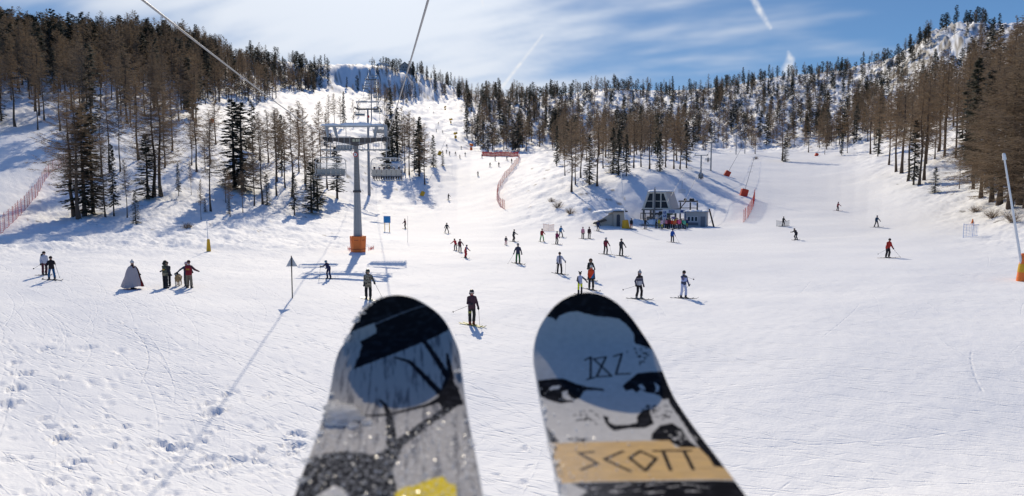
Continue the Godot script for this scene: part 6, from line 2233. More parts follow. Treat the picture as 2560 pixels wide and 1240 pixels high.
func build_people() -> void:
	var stand := {"left": [0.35, 0.32, 0.55], "right": [0.42, 0.26, 0.6], "knee": 0.30, "lean": 0.16, "stance": 0.15, "step": 0.03}
	var relaxed := {"left": [0.10, 0.16, 0.35], "right": [0.2, 0.22, 0.6], "knee": 0.14, "stance": 0.13, "lean": 0.08}
	var glide := {"left": [0.55, 0.30, 0.75], "right": [0.5, 0.30, 0.7], "knee": 0.35, "lean": 0.22, "stance": 0.15}
	var wide := {"left": [0.35, 0.50, 0.3], "right": [0.35, 0.50, 0.3], "knee": 0.30, "lean": 0.18, "stance": 0.30}
	var crouch := {"left": [1.0, 0.25, 0.55], "right": [1.0, 0.25, 0.55], "knee": 0.50, "lean": 0.72, "stance": 0.14, "nod": 0.2}
	var turnin := {"left": [0.4, 0.55, 0.5], "right": [0.5, 0.35, 0.8], "knee": 0.32, "lean": 0.25, "stance": 0.12, "step": 0.06}
	var slim := {"left": [0.2, 0.12, 0.5], "right": [0.3, 0.16, 0.8], "knee": 0.24, "stance": 0.11, "puff": 0.92, "lean": 0.14, "step": 0.05}
	var black := lin("15151a")

	# --- left side
	person(foot(112, 688), 1.66, 0.95, {"left": [-0.2, 0.2, 0.5], "right": [-0.15, 0.2, 0.55], "knee": 0.2, "lean": 0.16, "stance": 0.11}, {"jacket": lin("b9bac8"), "pants": lin("55202c"), "hem": 0.02, "wear": [["hair", "1e1412"], ["backpack", "17151b"]], "ski": "3a3a40", "ski_turn": 0.35,
		"poles": [["hand_r", Vector3(-0.15, -0.35, -0.9), "thin pole trailing behind the woman with the black backpack, nearer the camera"], ["hand_l", Vector3(0.1, -0.42, -0.9), "thin pole trailing behind the woman with the black backpack, farther from the camera"]]},
		"woman skier in pale grey jacket and dark red trousers with black backpack", "", 0.022)
	person(foot(130, 700), 1.58, 0.45, {"left": [0.9, 0.35, 0.7], "right": [0.5, 0.2, 0.6], "knee": 0.22, "lean": 0.2, "stance": 0.19, "step": 0.05}, {"jacket": lin("16131b"), "pants": lin("1c5580"), "hem": 0.13, "wear": [["hat", "131016"]], "ski": "2a2a30", "ski_turn": 0.75, "face": lin("a07560"),
		"poles": [["hand_l", Vector3(0.25, -1, 0.15), "upright pole in the right-hand glove side of the black-and-blue skier"], ["hand_r", Vector3(-0.35, -1, -0.5), "low pole behind the black-and-blue skier"]]},
		"skier in black jacket and bright blue trousers pushing off with poles", "", 0.022)
	build_blanket_person()
	var print_y := lin("c89a2a")
	var camo_back := func(v: Vector3, z: int, c: Color) -> Color:
		if z == 1:
			if v.z < -0.06 and absf(v.y - 1.24) < 0.035 and absf(v.x) < 0.10:
				return print_y
			if v.y < 1.02:
				return lin("8d8168")
			if noise_c.get_noise_3d(v.x * 9, v.y * 9, v.z * 9) > 0.15:
				return lin("3a3d2e")
		return c
	person(foot(415, 721), 1.78, 2.75, {"left": [0.3, 0.15, 1.1], "right": [0.15, 0.18, 0.4], "knee": 0.04, "stance": 0.10, "puff": 1.08}, {"jacket": lin("5a5a48"), "sleeve": lin("24252c"), "pants": lin("14141a"), "hem": 0.16, "wear": [["hat", "3a3226"], ["hood", "2a2a26"]], "skis": false, "paint": camo_back},
		"person in olive jacket with yellow print on the back, beside the dog", "", 0.022)
	person(foot(421, 716), 1.62, -2.2, {"left": [0.7, 0.2, 0.5], "right": [0.55, 0.25, 0.4], "knee": 0.10, "stance": 0.10, "lean": 0.24}, {"jacket": lin("1c2030"), "sleeve": lin("252a3a"), "pants": lin("15151c"), "hem": 0.12, "wear": [["hat", "2a2018"]], "skis": false},
		"person in navy jacket bending to the dog behind the olive jacket", "", 0.022)
	build_dog()
	var back_print := func(v: Vector3, z: int, c: Color) -> Color:
		if z == 1 and v.z < -0.05:
			if absf(v.y - 1.27) < 0.022 and absf(v.x) < 0.12:
				return print_y
			if absf(v.y - 1.20) < 0.012 and absf(v.x) < 0.12:
				return print_y
		return c
	person(foot(474, 720), 1.78, 3.05, {"left": [0.35, 0.62, 1.5, -0.5], "right": [0.3, 0.75, 0.8, 0.3], "knee": 0.03, "stance": 0.15, "puff": 1.1}, {"jacket": lin("8c1a26"), "sleeve": lin("4a2634"), "pants": lin("857662"), "hem": 0.12, "wear": [["hat", "45141c"], ["scarf", "c9c4c4"]], "skis": false, "paint": back_print, "boots": lin("4a4038")},
		"person in dark red jacket with yellow print and khaki trousers, back turned", "", 0.022)
	person(foot(467, 716), 1.60, 0.1, {"left": [0.6, 0.9, 0.2], "right": [0.5, 0.9, 0.2], "knee": 0.04, "stance": 0.10}, {"jacket": lin("33435a"), "pants": lin("22262e"), "hem": 0.1, "wear": [["hat", "d8b8b8"]], "skis": false},
		"person in slate jacket and pale pink hat hidden behind the dark red jacket", "", 0.026)
	# --- middle, near
	person(foot(822, 697), 1.42, -0.5, {"left": [0.5, 0.2, 0.8], "right": [0.9, 0.25, 0.6], "knee": 0.25, "lean": 0.55, "stance": 0.19, "nod": 0.3}, {"jacket": lin("23264c"), "pants": lin("222a4a"), "wear": [["helmet", "2a4a68"], ["goggles", "7fb4d0"]], "ski": "5a6a7a", "ski_turn": -0.6,
		"poles": [["hand_r", Vector3(-0.05, -1, 0.1), "short pole upright beside the child in navy"]]},
		"child in navy ski suit and blue helmet leaning forward under the sign post", "", 0.020)
	var camo := func(v: Vector3, z: int, c: Color) -> Color:
		if z == 1 or z == 2:
			var n := noise_c.get_noise_3d(v.x * 8, v.y * 8, v.z * 8)
			if n > 0.25:
				return lin("4a443a")
			if n < -0.3:
				return lin("9a917e")
			if absf(v.y - 1.02) < 0.02:
				return lin("3a362e")
		return c
	person(foot(921, 749), 1.80, 0.25, {"left": [0.35, 0.45, 0.6], "right": [0.1, 0.14, 0.5], "knee": 0.05, "stance": 0.12, "puff": 1.12, "nod": 0.25, "head": 0.35}, {"jacket": lin("7c7463"), "pants": lin("1c1b1c"), "hem": 0.26, "wear": [["helmet", "23241f"], ["goggles", "6d705a"], ["hood", "2c2a26"]], "ski": "b8b8a0", "ski_turn": 0.4, "paint": camo,
		"poles": [["hand_l", Vector3(0.42, -0.85, 0.15), "slanting pole held out by the skier in mottled taupe"]]},
		"skier in long mottled taupe jacket and dark helmet just behind the left ski tip", "", 0.018)
	var maroon := func(v: Vector3, z: int, c: Color) -> Color:
		if z == 7 and v.z > 0.02:
			return lin("a03038")
		if z == 5 and v.y > 0.62 and v.y < 0.70 and v.x < 0.0 and v.z > 0.02:
			return lin("a8a24a")
		return c
	person(foot(1180, 813), 1.78, 0.3, {"left": [0.15, 0.30, 0.30], "right": [0.25, 0.20, 1.25, -0.4], "knee": 0.10, "stance": 0.10, "puff": 1.06, "lean": 0.03, "nod": 0.15}, {"jacket": lin("4a2b36"), "pants": lin("2a2823"), "hem": 0.16, "wear": [["helmet", "1b1c1a"], ["goggles", "c9b9b0"], ["hood", "30262c"]], "ski": "b9b25a", "ski_turn": 0.55, "boots": lin("8a4028"), "paint": maroon,
		"poles": [["hand_r", Vector3(-0.93, -0.30, 0.1), "pole stretched out sideways by the maroon skier"], ["hand_l", Vector3(0.04, -1, 0.1), "upright pole beside the maroon skier"]]},
		"skier in maroon jacket with rust-red boots, nearest on the open snow", "", 0.018)
	person(foot(1399, 685), 1.76, 0.15, {"left": [0.45, 0.55, 0.5], "right": [0.15, 0.22, 0.6], "knee": 0.12, "stance": 0.16, "step": 0.03}, {"jacket": lin("c6c2cc"), "pants": lin("1d1a1f"), "hem": 0.10, "wear": [["hat", "17151a"]], "ski": "2c2c34", "ski_turn": 0.5, "neck": lin("231a26"), "paint": func(v: Vector3, z: int, c: Color) -> Color: return lin("241d2a") if z == 1 and v.z > 0.08 and absf(v.x) < 0.05 else c,
		"poles": [["hand_l", Vector3(-0.05, -1, 0.15), "thin pole at the left hand of the skier in the white jacket"], ["hand_r", Vector3(-0.2, -1, 0.0), "thin pole at the right hand of the skier in the white jacket"]]},
		"skier in open white jacket, black hat and black trousers", "", 0.020)
	person(foot(1476, 700), 1.66, 0.0, stand, {"jacket": lin("1c1b1c"), "pants": lin("201f22"), "wear": [["fur_hood", "6a5038"], ["hair", "4a3424"]], "ski_turn": 0.4, "paint": func(v: Vector3, z: int, c: Color) -> Color: return lin("70706c") if z == 1 and v.z > 0.05 and absf(absf(v.x) - 0.08) < 0.02 else c},
		"skier in black jacket with fur hood behind the orange-and-blue jacket", "", 0.020)
	var two := func(v: Vector3, z: int, c: Color) -> Color:
		if z == 1 or z == 4 or z == 5:
			if c != lin("22201f") and v.x * 0.9 - (v.y - 1.15) * 0.55 > 0.09:
				return lin("1d6fa0") if v.y < 1.2 else lin("6f6a66")
		if z == 2 and v.x > 0.0:
			return lin("3a4a70")
		return c
	person(foot(1478, 725), 1.70, 0.1, {"left": [0.1, 0.10, 0.3], "right": [0.25, 0.22, 0.5], "knee": 0.08, "stance": 0.14, "puff": 1.08}, {"jacket": lin("d8461c"), "pants": lin("22201f"), "hem": 0.10, "wear": [["hat", "cfc9bf"]], "ski": "30343c", "ski_turn": 0.45, "paint": two, "boots": lin("5a5a52")},
		"skier in orange jacket with blue side panel and pale hat", "", 0.020)
	var waist := func(v: Vector3, z: int, c: Color) -> Color:
		if z == 5 and v.y > 0.62 and v.y < 0.86:
			return lin("d8de1c")
		if z == 5 and v.y > 0.38 and v.x < -0.10:
			return lin("d8de1c")
		if z == 4 and v.y < 0.98:
			return lin("d8de1c")
		return c
	person(foot(1450, 737), 1.45, 0.05, {"left": [0.55, 0.8, 0.3], "right": [0.15, 0.25, 0.9, -0.3], "knee": 0.08, "stance": 0.12, "puff": 0.95}, {"jacket": lin("b2b4cc"), "sleeve": lin("4a4650"), "pants": lin("26202c"), "hem": 0.02, "wear": [["two_pompoms", "1d2a2c"]], "ski_turn": 0.3, "paint": waist},
		"child in pale top with yellow jacket round the waist and two-pompom hat", "", 0.020)
	var stripes := func(v: Vector3, z: int, c: Color) -> Color:
		if z == 1 or z == 2 or z == 4 or (z == 5 and v.y > 0.86):
			if v.y > 1.36:
				return lin("2c211e")
			if v.y > 1.335:
				return lin("b8a8a4")
			if v.y > 1.16:
				return lin("4c4858")
			if z != 2 and v.y > 0.88:
				return lin("b4b2b6")
			if z == 2:
				return lin("5a5260")
		return c
	person(foot(1598, 748), 1.76, 0.5, {"left": [0.1, 0.12, 0.3], "right": [-0.35, 0.35, 0.9], "knee": 0.20, "stance": 0.15, "step": 0.05, "lean": 0.10, "head": 0.2}, {"jacket": lin("4c4858"), "pants": lin("1e1a1c"), "hem": 0.06, "wear": [["pompom", "9a9a9e"], ["hair", "4a2c1c"]], "ski": "3a4044", "ski_turn": 0.35, "paint": stripes, "boots": lin("6a6a68"),
		"poles": [["hand_r", Vector3(-0.3, -0.35, -0.9), "pole trailing behind the skier in the striped jacket"]]},
		"skier in black, grey and white striped jacket with grey beanie", "", 0.018)
	var lav := func(v: Vector3, z: int, c: Color) -> Color:
		if z == 1 and v.y < 1.10:
			return lin("40455c")
		if z == 1 and v.y > 1.36:
			return lin("26202a")
		return c
	person(foot(1709, 746), 1.72, 0.35, {"left": [0.15, 0.22, 0.4], "right": [1.0, 0.15, 1.5], "knee": 0.15, "stance": 0.14, "step": 0.06, "head": -0.3}, {"jacket": lin("a9b4dc"), "sleeve": lin("6a6688"), "pants": lin("c4c6dc"), "hem": 0.10, "wear": [["hair", "1d1614"], ["hat", "191516"]], "ski": "23262c", "ski_turn": 0.55, "paint": lav, "boots": lin("3a3a3e"),
		"poles": [["hand_r", Vector3(0.95, -0.30, -0.35), "pole held out across the chest of the skier in white"], ["hand_l", Vector3(-0.5, -0.8, -0.5), "pole hanging behind the skier in white"]]},
		"skier in white trousers and pale blue jacket with dark hair", "", 0.018)
	# --- middle distance
	person(foot(1295, 659), 1.82, 0.1, {"left": [0.2, 0.35, 0.2], "right": [0.25, 0.5, 0.2], "knee": 0.10, "stance": 0.15}, {"jacket": lin("33344a"), "pants": lin("1d6a2c"), "hem": 0.08, "wear": [["hat", "8a8478"]], "ski_turn": 0.5, "poles": [["hand_r", Vector3(-0.6, -1, 0.0), "thin pole of the skier in vivid green trousers"]]},
		"skier in slate-blue jacket and vivid green trousers", "", 0.022)
	person(foot(1514, 636), 1.75, 0.2, stand, {"jacket": lin("8a2d38"), "pants": lin("1d1b1f"), "wear": [["helmet", "b9b6b2"]], "ski_turn": 0.5, "paint": func(v: Vector3, z: int, c: Color) -> Color: return lin("23202a") if z == 1 and v.y > 1.34 else c, "poles": [["hand_l", Vector3(0.2, -1, 0.1), "thin pole of the skier in the raspberry jacket"]]},
		"skier in raspberry jacket, black trousers and white helmet")
	person(foot(1553, 640), 1.72, 0.35, {"left": [0.3, 0.5, 0.3], "right": [0.2, 0.2, 0.5], "knee": 0.12, "stance": 0.13, "step": 0.05}, {"jacket": lin("35353a"), "pants": lin("222226"), "wear": [["helmet", "5a5a5c"]], "ski_turn": 0.4}, "skier all in charcoal beside the raspberry jacket")
	person(foot(1139, 626), 1.40, -0.5, {"left": [0.5, 0.3, 0.4], "right": [0.8, 0.5, 0.2], "knee": 0.3, "lean": 0.5, "stance": 0.18}, {"jacket": lin("b8242c"), "pants": lin("17161c"), "wear": [["helmet", "2a3a2c"]], "ski_turn": 0.4}, "stooping child in red jacket and black trousers, first of three")
	person(foot(1150, 631), 1.42, 0.2, {"left": [0.5, 0.6, 0.3], "right": [0.3, 0.3, 0.4], "knee": 0.22, "lean": 0.15, "stance": 0.14}, {"jacket": lin("5a1c28"), "pants": lin("16161e"), "hem": 0.02, "wear": [["helmet", "1c1c2a"]], "ski_turn": 0.5}, "child in black with dark red chest between two red jackets")
	person(foot(1164, 645), 1.32, 0.9, {"left": [0.6, 0.2, 0.4], "right": [0.4, 0.2, 0.4], "knee": 0.25, "lean": 0.4, "stance": 0.11}, {"jacket": lin("b5261e"), "pants": lin("b0202a"), "wear": [["helmet", "241a22"]], "ski_turn": -0.2, "vee": 0.12, "paint": func(v: Vector3, z: int, c: Color) -> Color: return lin("8c90a8") if z == 1 and v.z > 0.12 else c}, "child in red suit with grey bib, hands on knees, third of three")
	person(foot(1117, 583), 1.74, 0.15, wide, {"jacket": lin("32353c"), "pants": lin("202228"), "wear": [["helmet", "1a1a1e"]], "ski_turn": 0.3}, "lone skier in dark grey below the upper piste")
	person(foot(1013, 572), 1.72, -0.7, slim, {"jacket": lin("2a2226"), "sleeve": lin("8c3038"), "pants": lin("17161a"), "wear": [["hat", "1c1418"]], "ski_turn": 0.3}, "lone skier in black with red sleeves right of the blue board")
	person(foot(1265, 613), 1.18, 0.1, stand, {"jacket": lin("5c5458"), "pants": lin("b04468"), "wear": [["helmet", "4a4648"]], "vee": 0.15}, "small child in pink trousers and grey top")
	person(foot(1284, 604), 1.70, 0.9, glide, {"jacket": lin("26282e"), "pants": lin("2a1f22"), "wear": [["hat", "1c1a1c"]]}, "skier in black jacket and brown trousers above the small pink child")
	person(foot(1355, 604), 1.75, 0.2, {"left": [0.5, 0.35, 0.7], "right": [0.3, 0.2, 0.6], "knee": 0.2, "stance": 0.25, "lean": 0.1}, {"jacket": lin("9a2c2c"), "pants": lin("2fa04c"), "wear": [["hat", "3a241c"]], "boots": lin("22302a"), "vee": 0.1}, "skier in red jacket and bright light-green trousers")
	person(foot(1392, 611), 1.72, 0.5, slim, {"jacket": lin("86264e"), "pants": lin("17161c"), "wear": [["hat", "241a22"]], "ski_turn": 0.3}, "skier in magenta jacket and black trousers")
	person(foot(1402, 593), 1.72, 0.3, wide, {"jacket": lin("1f6a9c"), "pants": lin("1c2432"), "wear": [["helmet", "2c5a7c"]], "ski_turn": 0.5}, "wide-legged skier in sky-blue jacket by the salmon net")
	person(foot(1457, 597), 1.70, 0.1, relaxed, {"jacket": lin("d08a98"), "pants": lin("201c22"), "wear": [["hat", "8a5a58"]], "ski_turn": 0.5}, "skier in rose-pink jacket and black trousers")
	person(foot(1473, 597), 1.72, 0.1, relaxed, {"jacket": lin("3c2228"), "pants": lin("1c181c"), "wear": [["hat", "2a1c20"]], "ski_turn": 0.5}, "skier in dark brown beside the rose-pink jacket")
	person(foot(1495, 578), 1.74, 0.2, stand, {"jacket": lin("1e2c54"), "pants": lin("1c243c"), "wear": [["hat", "16182a"]], "ski_turn": 0.4}, "skier in navy blue in front of the bunker")
	person(foot(1578, 573), 1.74, 0.1, relaxed, {"jacket": lin("1a171c"), "pants": lin("9c4a28"), "wear": [["hat", "181418"]], "ski_turn": 0.9}, "skier in black jacket and orange-brown trousers beside the yellow pad")
	person(foot(1613, 573), 1.78, 0.5, {"left": [0.4, 0.5, 0.4], "right": [0.2, 0.15, 0.7], "knee": 0.15, "stance": 0.18}, {"jacket": lin("18171b"), "pants": lin("6a6870"), "wear": [["hat", "161416"]], "ski_turn": 0.6}, "skier in black jacket and grey trousers before the snow bank")
	person(foot(1640, 571), 1.45, 0.6, slim, {"jacket": lin("2c2c22"), "pants": lin("181818"), "wear": [["hat", "2c2820"]], "ski_turn": 0.6}, "youth in dark olive at the end of the snow bank")
	person(foot(1681, 606), 1.78, 0.1, {"left": [0.2, 0.3, 0.3], "right": [0.2, 0.3, 0.3], "knee": 0.1, "stance": 0.15, "puff": 1.06}, {"jacket": lin("1c50a0"), "pants": lin("1c1c28"), "wear": [["hat", "141c3c"]], "ski_turn": 0.6, "poles": [["hand_l", Vector3(0.6, -1, 0.1), "thin pole of the skier in the royal-blue jacket"]]}, "lone skier in royal-blue jacket below the queue")
	# --- right piste
	person(foot(1958, 566), 1.60, 0.2, stand, {"jacket": lin("1a1c1e"), "pants": lin("1c1c20"), "wear": [["hat", "141416"]], "ski_turn": 0.9}, "skier in black behind the small pale grey net")
	person(foot(1990, 600), 1.80, -1.0, crouch, {"jacket": lin("191b2a"), "pants": lin("171922"), "wear": [["hat", "121422"]], "ski": "4a3a3a", "ski_turn": 0.1}, "crouching skier in black facing the small pale grey net")
	person(foot(2094, 527), 1.72, 0.3, turnin, {"jacket": lin("8c1c34"), "pants": lin("1f2a2e"), "wear": [["helmet", "4a2a34"]], "ski": "8c2030", "ski_turn": 0.4}, "highest skier on the right-hand piste, in crimson jacket")
	person(foot(2191, 568), 1.76, 0.1, wide, {"jacket": lin("1a3a58"), "pants": lin("191a2a"), "wear": [["hat", "1a2238"]], "ski": "4a3038", "ski_turn": 0.4}, "wide-legged skier in petrol-blue jacket under the dark wood")
	person(foot(2219, 645), 1.80, 0.25, {"left": [0.25, 0.2, 0.4], "right": [0.3, 0.35, 0.4], "knee": 0.22, "lean": 0.3, "stance": 0.16, "puff": 1.14}, {"jacket": lin("b02a1c"), "pants": lin("17141a"), "hem": 0.12, "wear": [["hat", "2a1c20"]], "ski": "b0a08a", "ski_turn": 0.4, "poles": [["hand_r", Vector3(-0.9, -0.5, -0.2), "pole held out by the skier in the bulky vermilion jacket"], ["hand_l", Vector3(0.7, -0.8, 0.1), "second pole, far side, of the skier in the bulky vermilion jacket"]]},
		"skier in bulky vermilion jacket and black trousers on the right-hand piste", "", 0.020)
	# --- queue at the gate
	var qr := RandomNumberGenerator.new()
	qr.seed = 91
	var queue := [[1653, "c8c04a", "8a8a60", "yellow"], [1661, "d8b8c4", "b8b02c", "pale pink"], [1667, "b0a0a8", "1a181c", "pale mauve"], [1672, "d08090", "1c1a1e", "rose"], [1677, "6a1c2c", "1c181c", "wine-red"], [1682, "9c2438", "18161a", "dark crimson"], [1687, "d84a20", "1c1818", "orange"], [1692, "d86a3a", "201c1c", "light orange"], [1696, "c8b83a", "1e1c18", "mustard"], [1700, "b83058", "1c1a20", "fuchsia"], [1704, "e06a94", "1a181c", "hot pink"], [1709, "c83a50", "1a181e", "coral-red"], [1713, "2c8c74", "16181c", "turquoise"], [1718, "58b090", "1c2c50", "mint"], [1723, "1c2a5c", "b0a02c", "dark blue"]]
	var names := ["in front of the ticket gate", "queueing at the ticket gate"]
	for k in queue.size():
		var q: Array = queue[k]
		var y: float = 571.0 + [0.0, 2.0, -1.0][k % 3]
		person(foot(q[0] - 6, y), qr.randf_range(1.55, 1.82), qr.randf_range(2.4, 3.8) if k % 4 else 0.3, [relaxed, slim, stand][k % 3], {"jacket": lin(q[1]), "pants": lin(q[2]), "wear": [[["helmet", "hat", "helmet", "hair"][k % 4], ["1a181c", "3a2c30", "c0b8bc", "181214"][k % 4]]], "ski_turn": qr.randf_range(-0.4, 0.4), "vee": 0.05},
			"skier in %s jacket %s" % [q[3], names[k % 2]], "skiers in the queue at the gate", 0.028)
	# --- far pistes: [x, y, jacket, label]
	var far := [[1121, 500, "131216", "skier in black below the larches on the middle piste"], [1195, 441, "15151a", "skier in black alone in the centre of the middle piste"], [1225, 418, "26222a", "lower dark skier of the pair by the curved red net"], [1247, 417, "2a2a30", "grey-black skier nearest the curved red net's bend"], [1205, 395, "1e1e26", "dark skier at the end of the bright red crest net"], [1238, 402, "24222a", "dark skier just below the bright red crest net"], [1267, 401, "3a3a44", "greyish skier right under the bright red crest net"], [1279, 408, "1c2228", "skier braking beside the top of the curved red net"], [1163, 390, "30303a", "topmost skier of three where the upper piste opens out"], [1150, 397, "3a3236", "lowest skier of three where the upper piste opens out"], [1139, 389, "16161a", "stocky black skier where the upper piste opens out"], [1124, 388, "22222a", "skier at the left border where the upper piste opens out"], [1116, 384, "2c2c2c", "skier close to the larches where the upper piste opens out"], [1209, 388, "22202a", "skier passing the left end of the crest net"], [1117, 369, "26262e", "skier left of the orange snow gun"], [1153, 373, "2c2a34", "skier near the orange snow gun"], [1074, 272, "33333c", "highest skier on the upper piste"], [1084, 284, "38343c", "second highest skier on the upper piste"], [1096, 311, "2a2a32", "skier midway up the upper piste"], [1091, 329, "22222a", "skier beside the steepest part of the upper piste"], [1107, 333, "26242c", "skier right of the steepest part of the upper piste"]]
	for k in far.size():
		var q: Array = far[k]
		person(foot(q[0], q[1]), 1.78, qr.randf_range(-0.8, 0.8), [turnin, glide, wide, stand][k % 4], {"jacket": lin(q[2]), "pants": lin("1a1a1f"), "wear": [["helmet", "1c1c22"]], "ski_turn": qr.randf_range(-0.6, 0.6)}, q[3], "skiers far up the pistes", 0.03)
	# --- riders
	var seat := {"sit": true, "left": [0.5, 0.1, 0.9], "right": [0.5, 0.1, 0.9], "lean": -0.12}
	var rc := ["2a2630", "8a2a30", "22303e", "3c3a34", "7a6a2c", "1e1c22"]
	var ord := ["first", "second", "third", "fourth", "fifth", "sixth"]
	for ch in chair_riders:
		for k in 6:
			var r: Vector3 = ch[0] + Vector3(-1.35 + k * 0.54, -ch[2] + 0.10, -0.12)
			var o := person(r, 1.72, PI, seat, {"jacket": lin(rc[k]), "pants": lin("1a1a1e"), "wear": [["helmet", ["1c1c20", "c8c4be", "30343c"][k % 3]]], "skis": false}, "%s rider from the left on the occupied chair" % ord[k], "riders on the occupied chair", 0.028)
			for s in 2:
				var m := part("ski", get_ski(), mat("ski 1c1c20", lin("1c1c20"), 0.4), o)
				m.position = Vector3(-0.15 if s == 0 else 0.15, -0.50, 0.52)
				m.rotation.x = 0.25
	for q in small_riders:
		var r: Vector3 = q[0] + Basis(Vector3.UP, q[1]) * Vector3(q[2], 0.12, 0.0)
		person(r, 1.72, q[1] + PI, seat, {"jacket": lin("1c2026"), "pants": lin("16161a"), "wear": [["hat", "1a181c"]], "skis": false}, ("rider in black on the two-seat chair below the nearest slim pole, %s side" % ("knoll" if q[4] == 0 else "piste")) if q[3] == 2 else "single rider in black beside the second slim pole", "", 0.03)

func build_blanket_person() -> void:
	var p := foot(333, 723)
	var o := person(p, 1.78, 2.5, {"left": [0.3, 0.2, 0.6], "right": [0.3, 0.2, 0.6], "knee": 0.03, "stance": 0.09}, {"jacket": lin("3a1218"), "pants": lin("17151a"), "wear": [["pompom", "c4c2be"], ["scarf", "3a1418"]], "skis": false}, "person in a white hat wrapped in a huge grey blanket with red lining", "", 0.024)
	# the blanket hangs from the shoulders, wide at its hem, open towards the right
	var b := Bag.new()
	var inner := Bag.new()
	var nu := 46
	var nv := 20
	var grid := []
	for j in nv + 1:
		var f := float(j) / nv
		var row := []
		for k in nu + 1:
			var a := lerpf(-2.95, 2.85, float(k) / nu)      # opening faces +x of the photo
			var r := lerpf(0.15, 0.62, pow(f, 0.58)) * (1.0 + 0.075 * sin(a * 6.0 + f * 2.5) * f + 0.04 * sin(a * 13.0 + f * 3.0) * f + 0.03 * sin(f * 9.0 + a * 2.0))
			r *= 1.0 + 0.12 * cos(a - 0.6) * f
			var y := lerpf(1.50, 0.16, f) + 0.05 * sin(a * 2.0 + 0.6) * f
			row.append(Vector3(cos(a + PI) * r, y, sin(a + PI) * r * 0.80))
		grid.append(row)
	for j in nv:
		for k in nu:
			var q0: Vector3 = grid[j][k]
			var q1: Vector3 = grid[j][k + 1]
			var q2: Vector3 = grid[j + 1][k + 1]
			var q3: Vector3 = grid[j + 1][k]
			b.quad(q3, q0, q1, q2)
			var s := 0.965
			var m := Vector3(s, 1.0, s)
			inner.quad(q0 * m, q3 * m, q2 * m, q1 * m)
	# folded-back front edge showing the red lining
	for j in nv:
		var e0: Vector3 = grid[j][nu]
		var e1: Vector3 = grid[j + 1][nu]
		var w := Vector3(0.05, 0.0, 0.03)
		inner.quad(e1, e0, e0 + w, e1 + w)
		inner.quad(e0, e1, e1 + w * 0.9 + Vector3(0, 0, 0.03), e0 + w * 0.9 + Vector3(0, 0, 0.03))
	var turn := -2.5
	var m0 := part("blanket", b.mesh(), mat("grey wool", Color(0.46, 0.385, 0.38), 0.95), o)
	m0.rotation.y = turn
	var m1 := part("blanket_lining", inner.mesh(), mat("red lining", Color(0.34, 0.015, 0.03), 0.9), o)
	m1.rotation.y = turn

func build_dog() -> void:
	var p := foot(446, 714)
	var o := thing("dog", "large tan dog with black saddle standing beside the olive jacket", "dog", p, 0.25)
	var bones := []
	var tan := 1
	# trunk: deep chest, tucked belly; faces +z
	bones.append([Vector3(0, 0.58, 0.24), Vector3(0, 0.56, 0.05), 0.155, 0.150, 1])
	bones.append([Vector3(0, 0.56, 0.05), Vector3(0, 0.60, -0.34), 0.150, 0.125, 1])
	bones.append([Vector3(0, 0.66, 0.20), Vector3(0, 0.68, -0.32), 0.11, 0.10, 2])
	bones.append([Vector3(0, 0.62, 0.30), Vector3(0, 0.80, 0.42), 0.115, 0.095, 1])
	bones.append([Vector3(0, 0.86, 0.47), Vector3(0, 0.84, 0.52), 0.098, 0.085, 2])
	bones.append([Vector3(0, 0.82, 0.56), Vector3(0, 0.79, 0.66), 0.062, 0.048, 3])
	for s in [-1.0, 1.0]:
		bones.append([Vector3(s * 0.085, 0.91, 0.44), Vector3(s * 0.125, 0.83, 0.46), 0.030, 0.026, 2])
		bones.append([Vector3(s * 0.10, 0.56, 0.26), Vector3(s * 0.10, 0.30, 0.24), 0.070, 0.045, 1])
		bones.append([Vector3(s * 0.10, 0.30, 0.24), Vector3(s * 0.10, 0.05, 0.26), 0.043, 0.036, 3])
		bones.append([Vector3(s * 0.10, 0.035, 0.26), Vector3(s * 0.10, 0.03, 0.31), 0.042, 0.034, 3])
		bones.append([Vector3(s * 0.09, 0.56, -0.32), Vector3(s * 0.11, 0.36, -0.20), 0.105, 0.06, 1])
		bones.append([Vector3(s * 0.11, 0.36, -0.20), Vector3(s * 0.11, 0.20, -0.38), 0.055, 0.038, 1])
		bones.append([Vector3(s * 0.11, 0.20, -0.38), Vector3(s * 0.11, 0.04, -0.34), 0.036, 0.034, 3])
		bones.append([Vector3(s * 0.11, 0.035, -0.34), Vector3(s * 0.11, 0.03, -0.28), 0.040, 0.033, 3])
	bones.append([Vector3(0, 0.64, -0.42), Vector3(0.04, 0.40, -0.58), 0.045, 0.035, 2])
	var f := body_field(bones, 0.018, 0.03)
	var cols := {0: skin, 1: lin("a58d68"), 2: lin("231d1b"), 3: lin("cdbfa6")}
	part("body", dressed(f, cols, func(v: Vector3, z: int, c: Color) -> Color:
		if z == 3 and v.z > 0.68:
			return lin("161314")
		if z == 2 and v.z > 0.5 and absf(v.x) < 0.022:
			return lin("d8d0c4")
		return c), vmat("fur", 0.95), o)
	for s in [-1.0, 1.0]:
		var b := Bag.new()
		b.ball(Vector3(s * 0.042, 0.875, 0.565), Vector3.ONE * 0.014, 5, 8)
		part("eye", b.mesh(), mat("black eye", Color(0.01, 0.01, 0.01), 0.2), o)
	var b2 := Bag.new()
	b2.lathe(Vector3(0, 0.74, 0.385), [[0.10, 0.02], [0.118, 0.0], [0.10, -0.02]], 14)
	part("collar", b2.mesh(), mat("ochre collar", Color(0.32, 0.20, 0.03), 0.7), o)

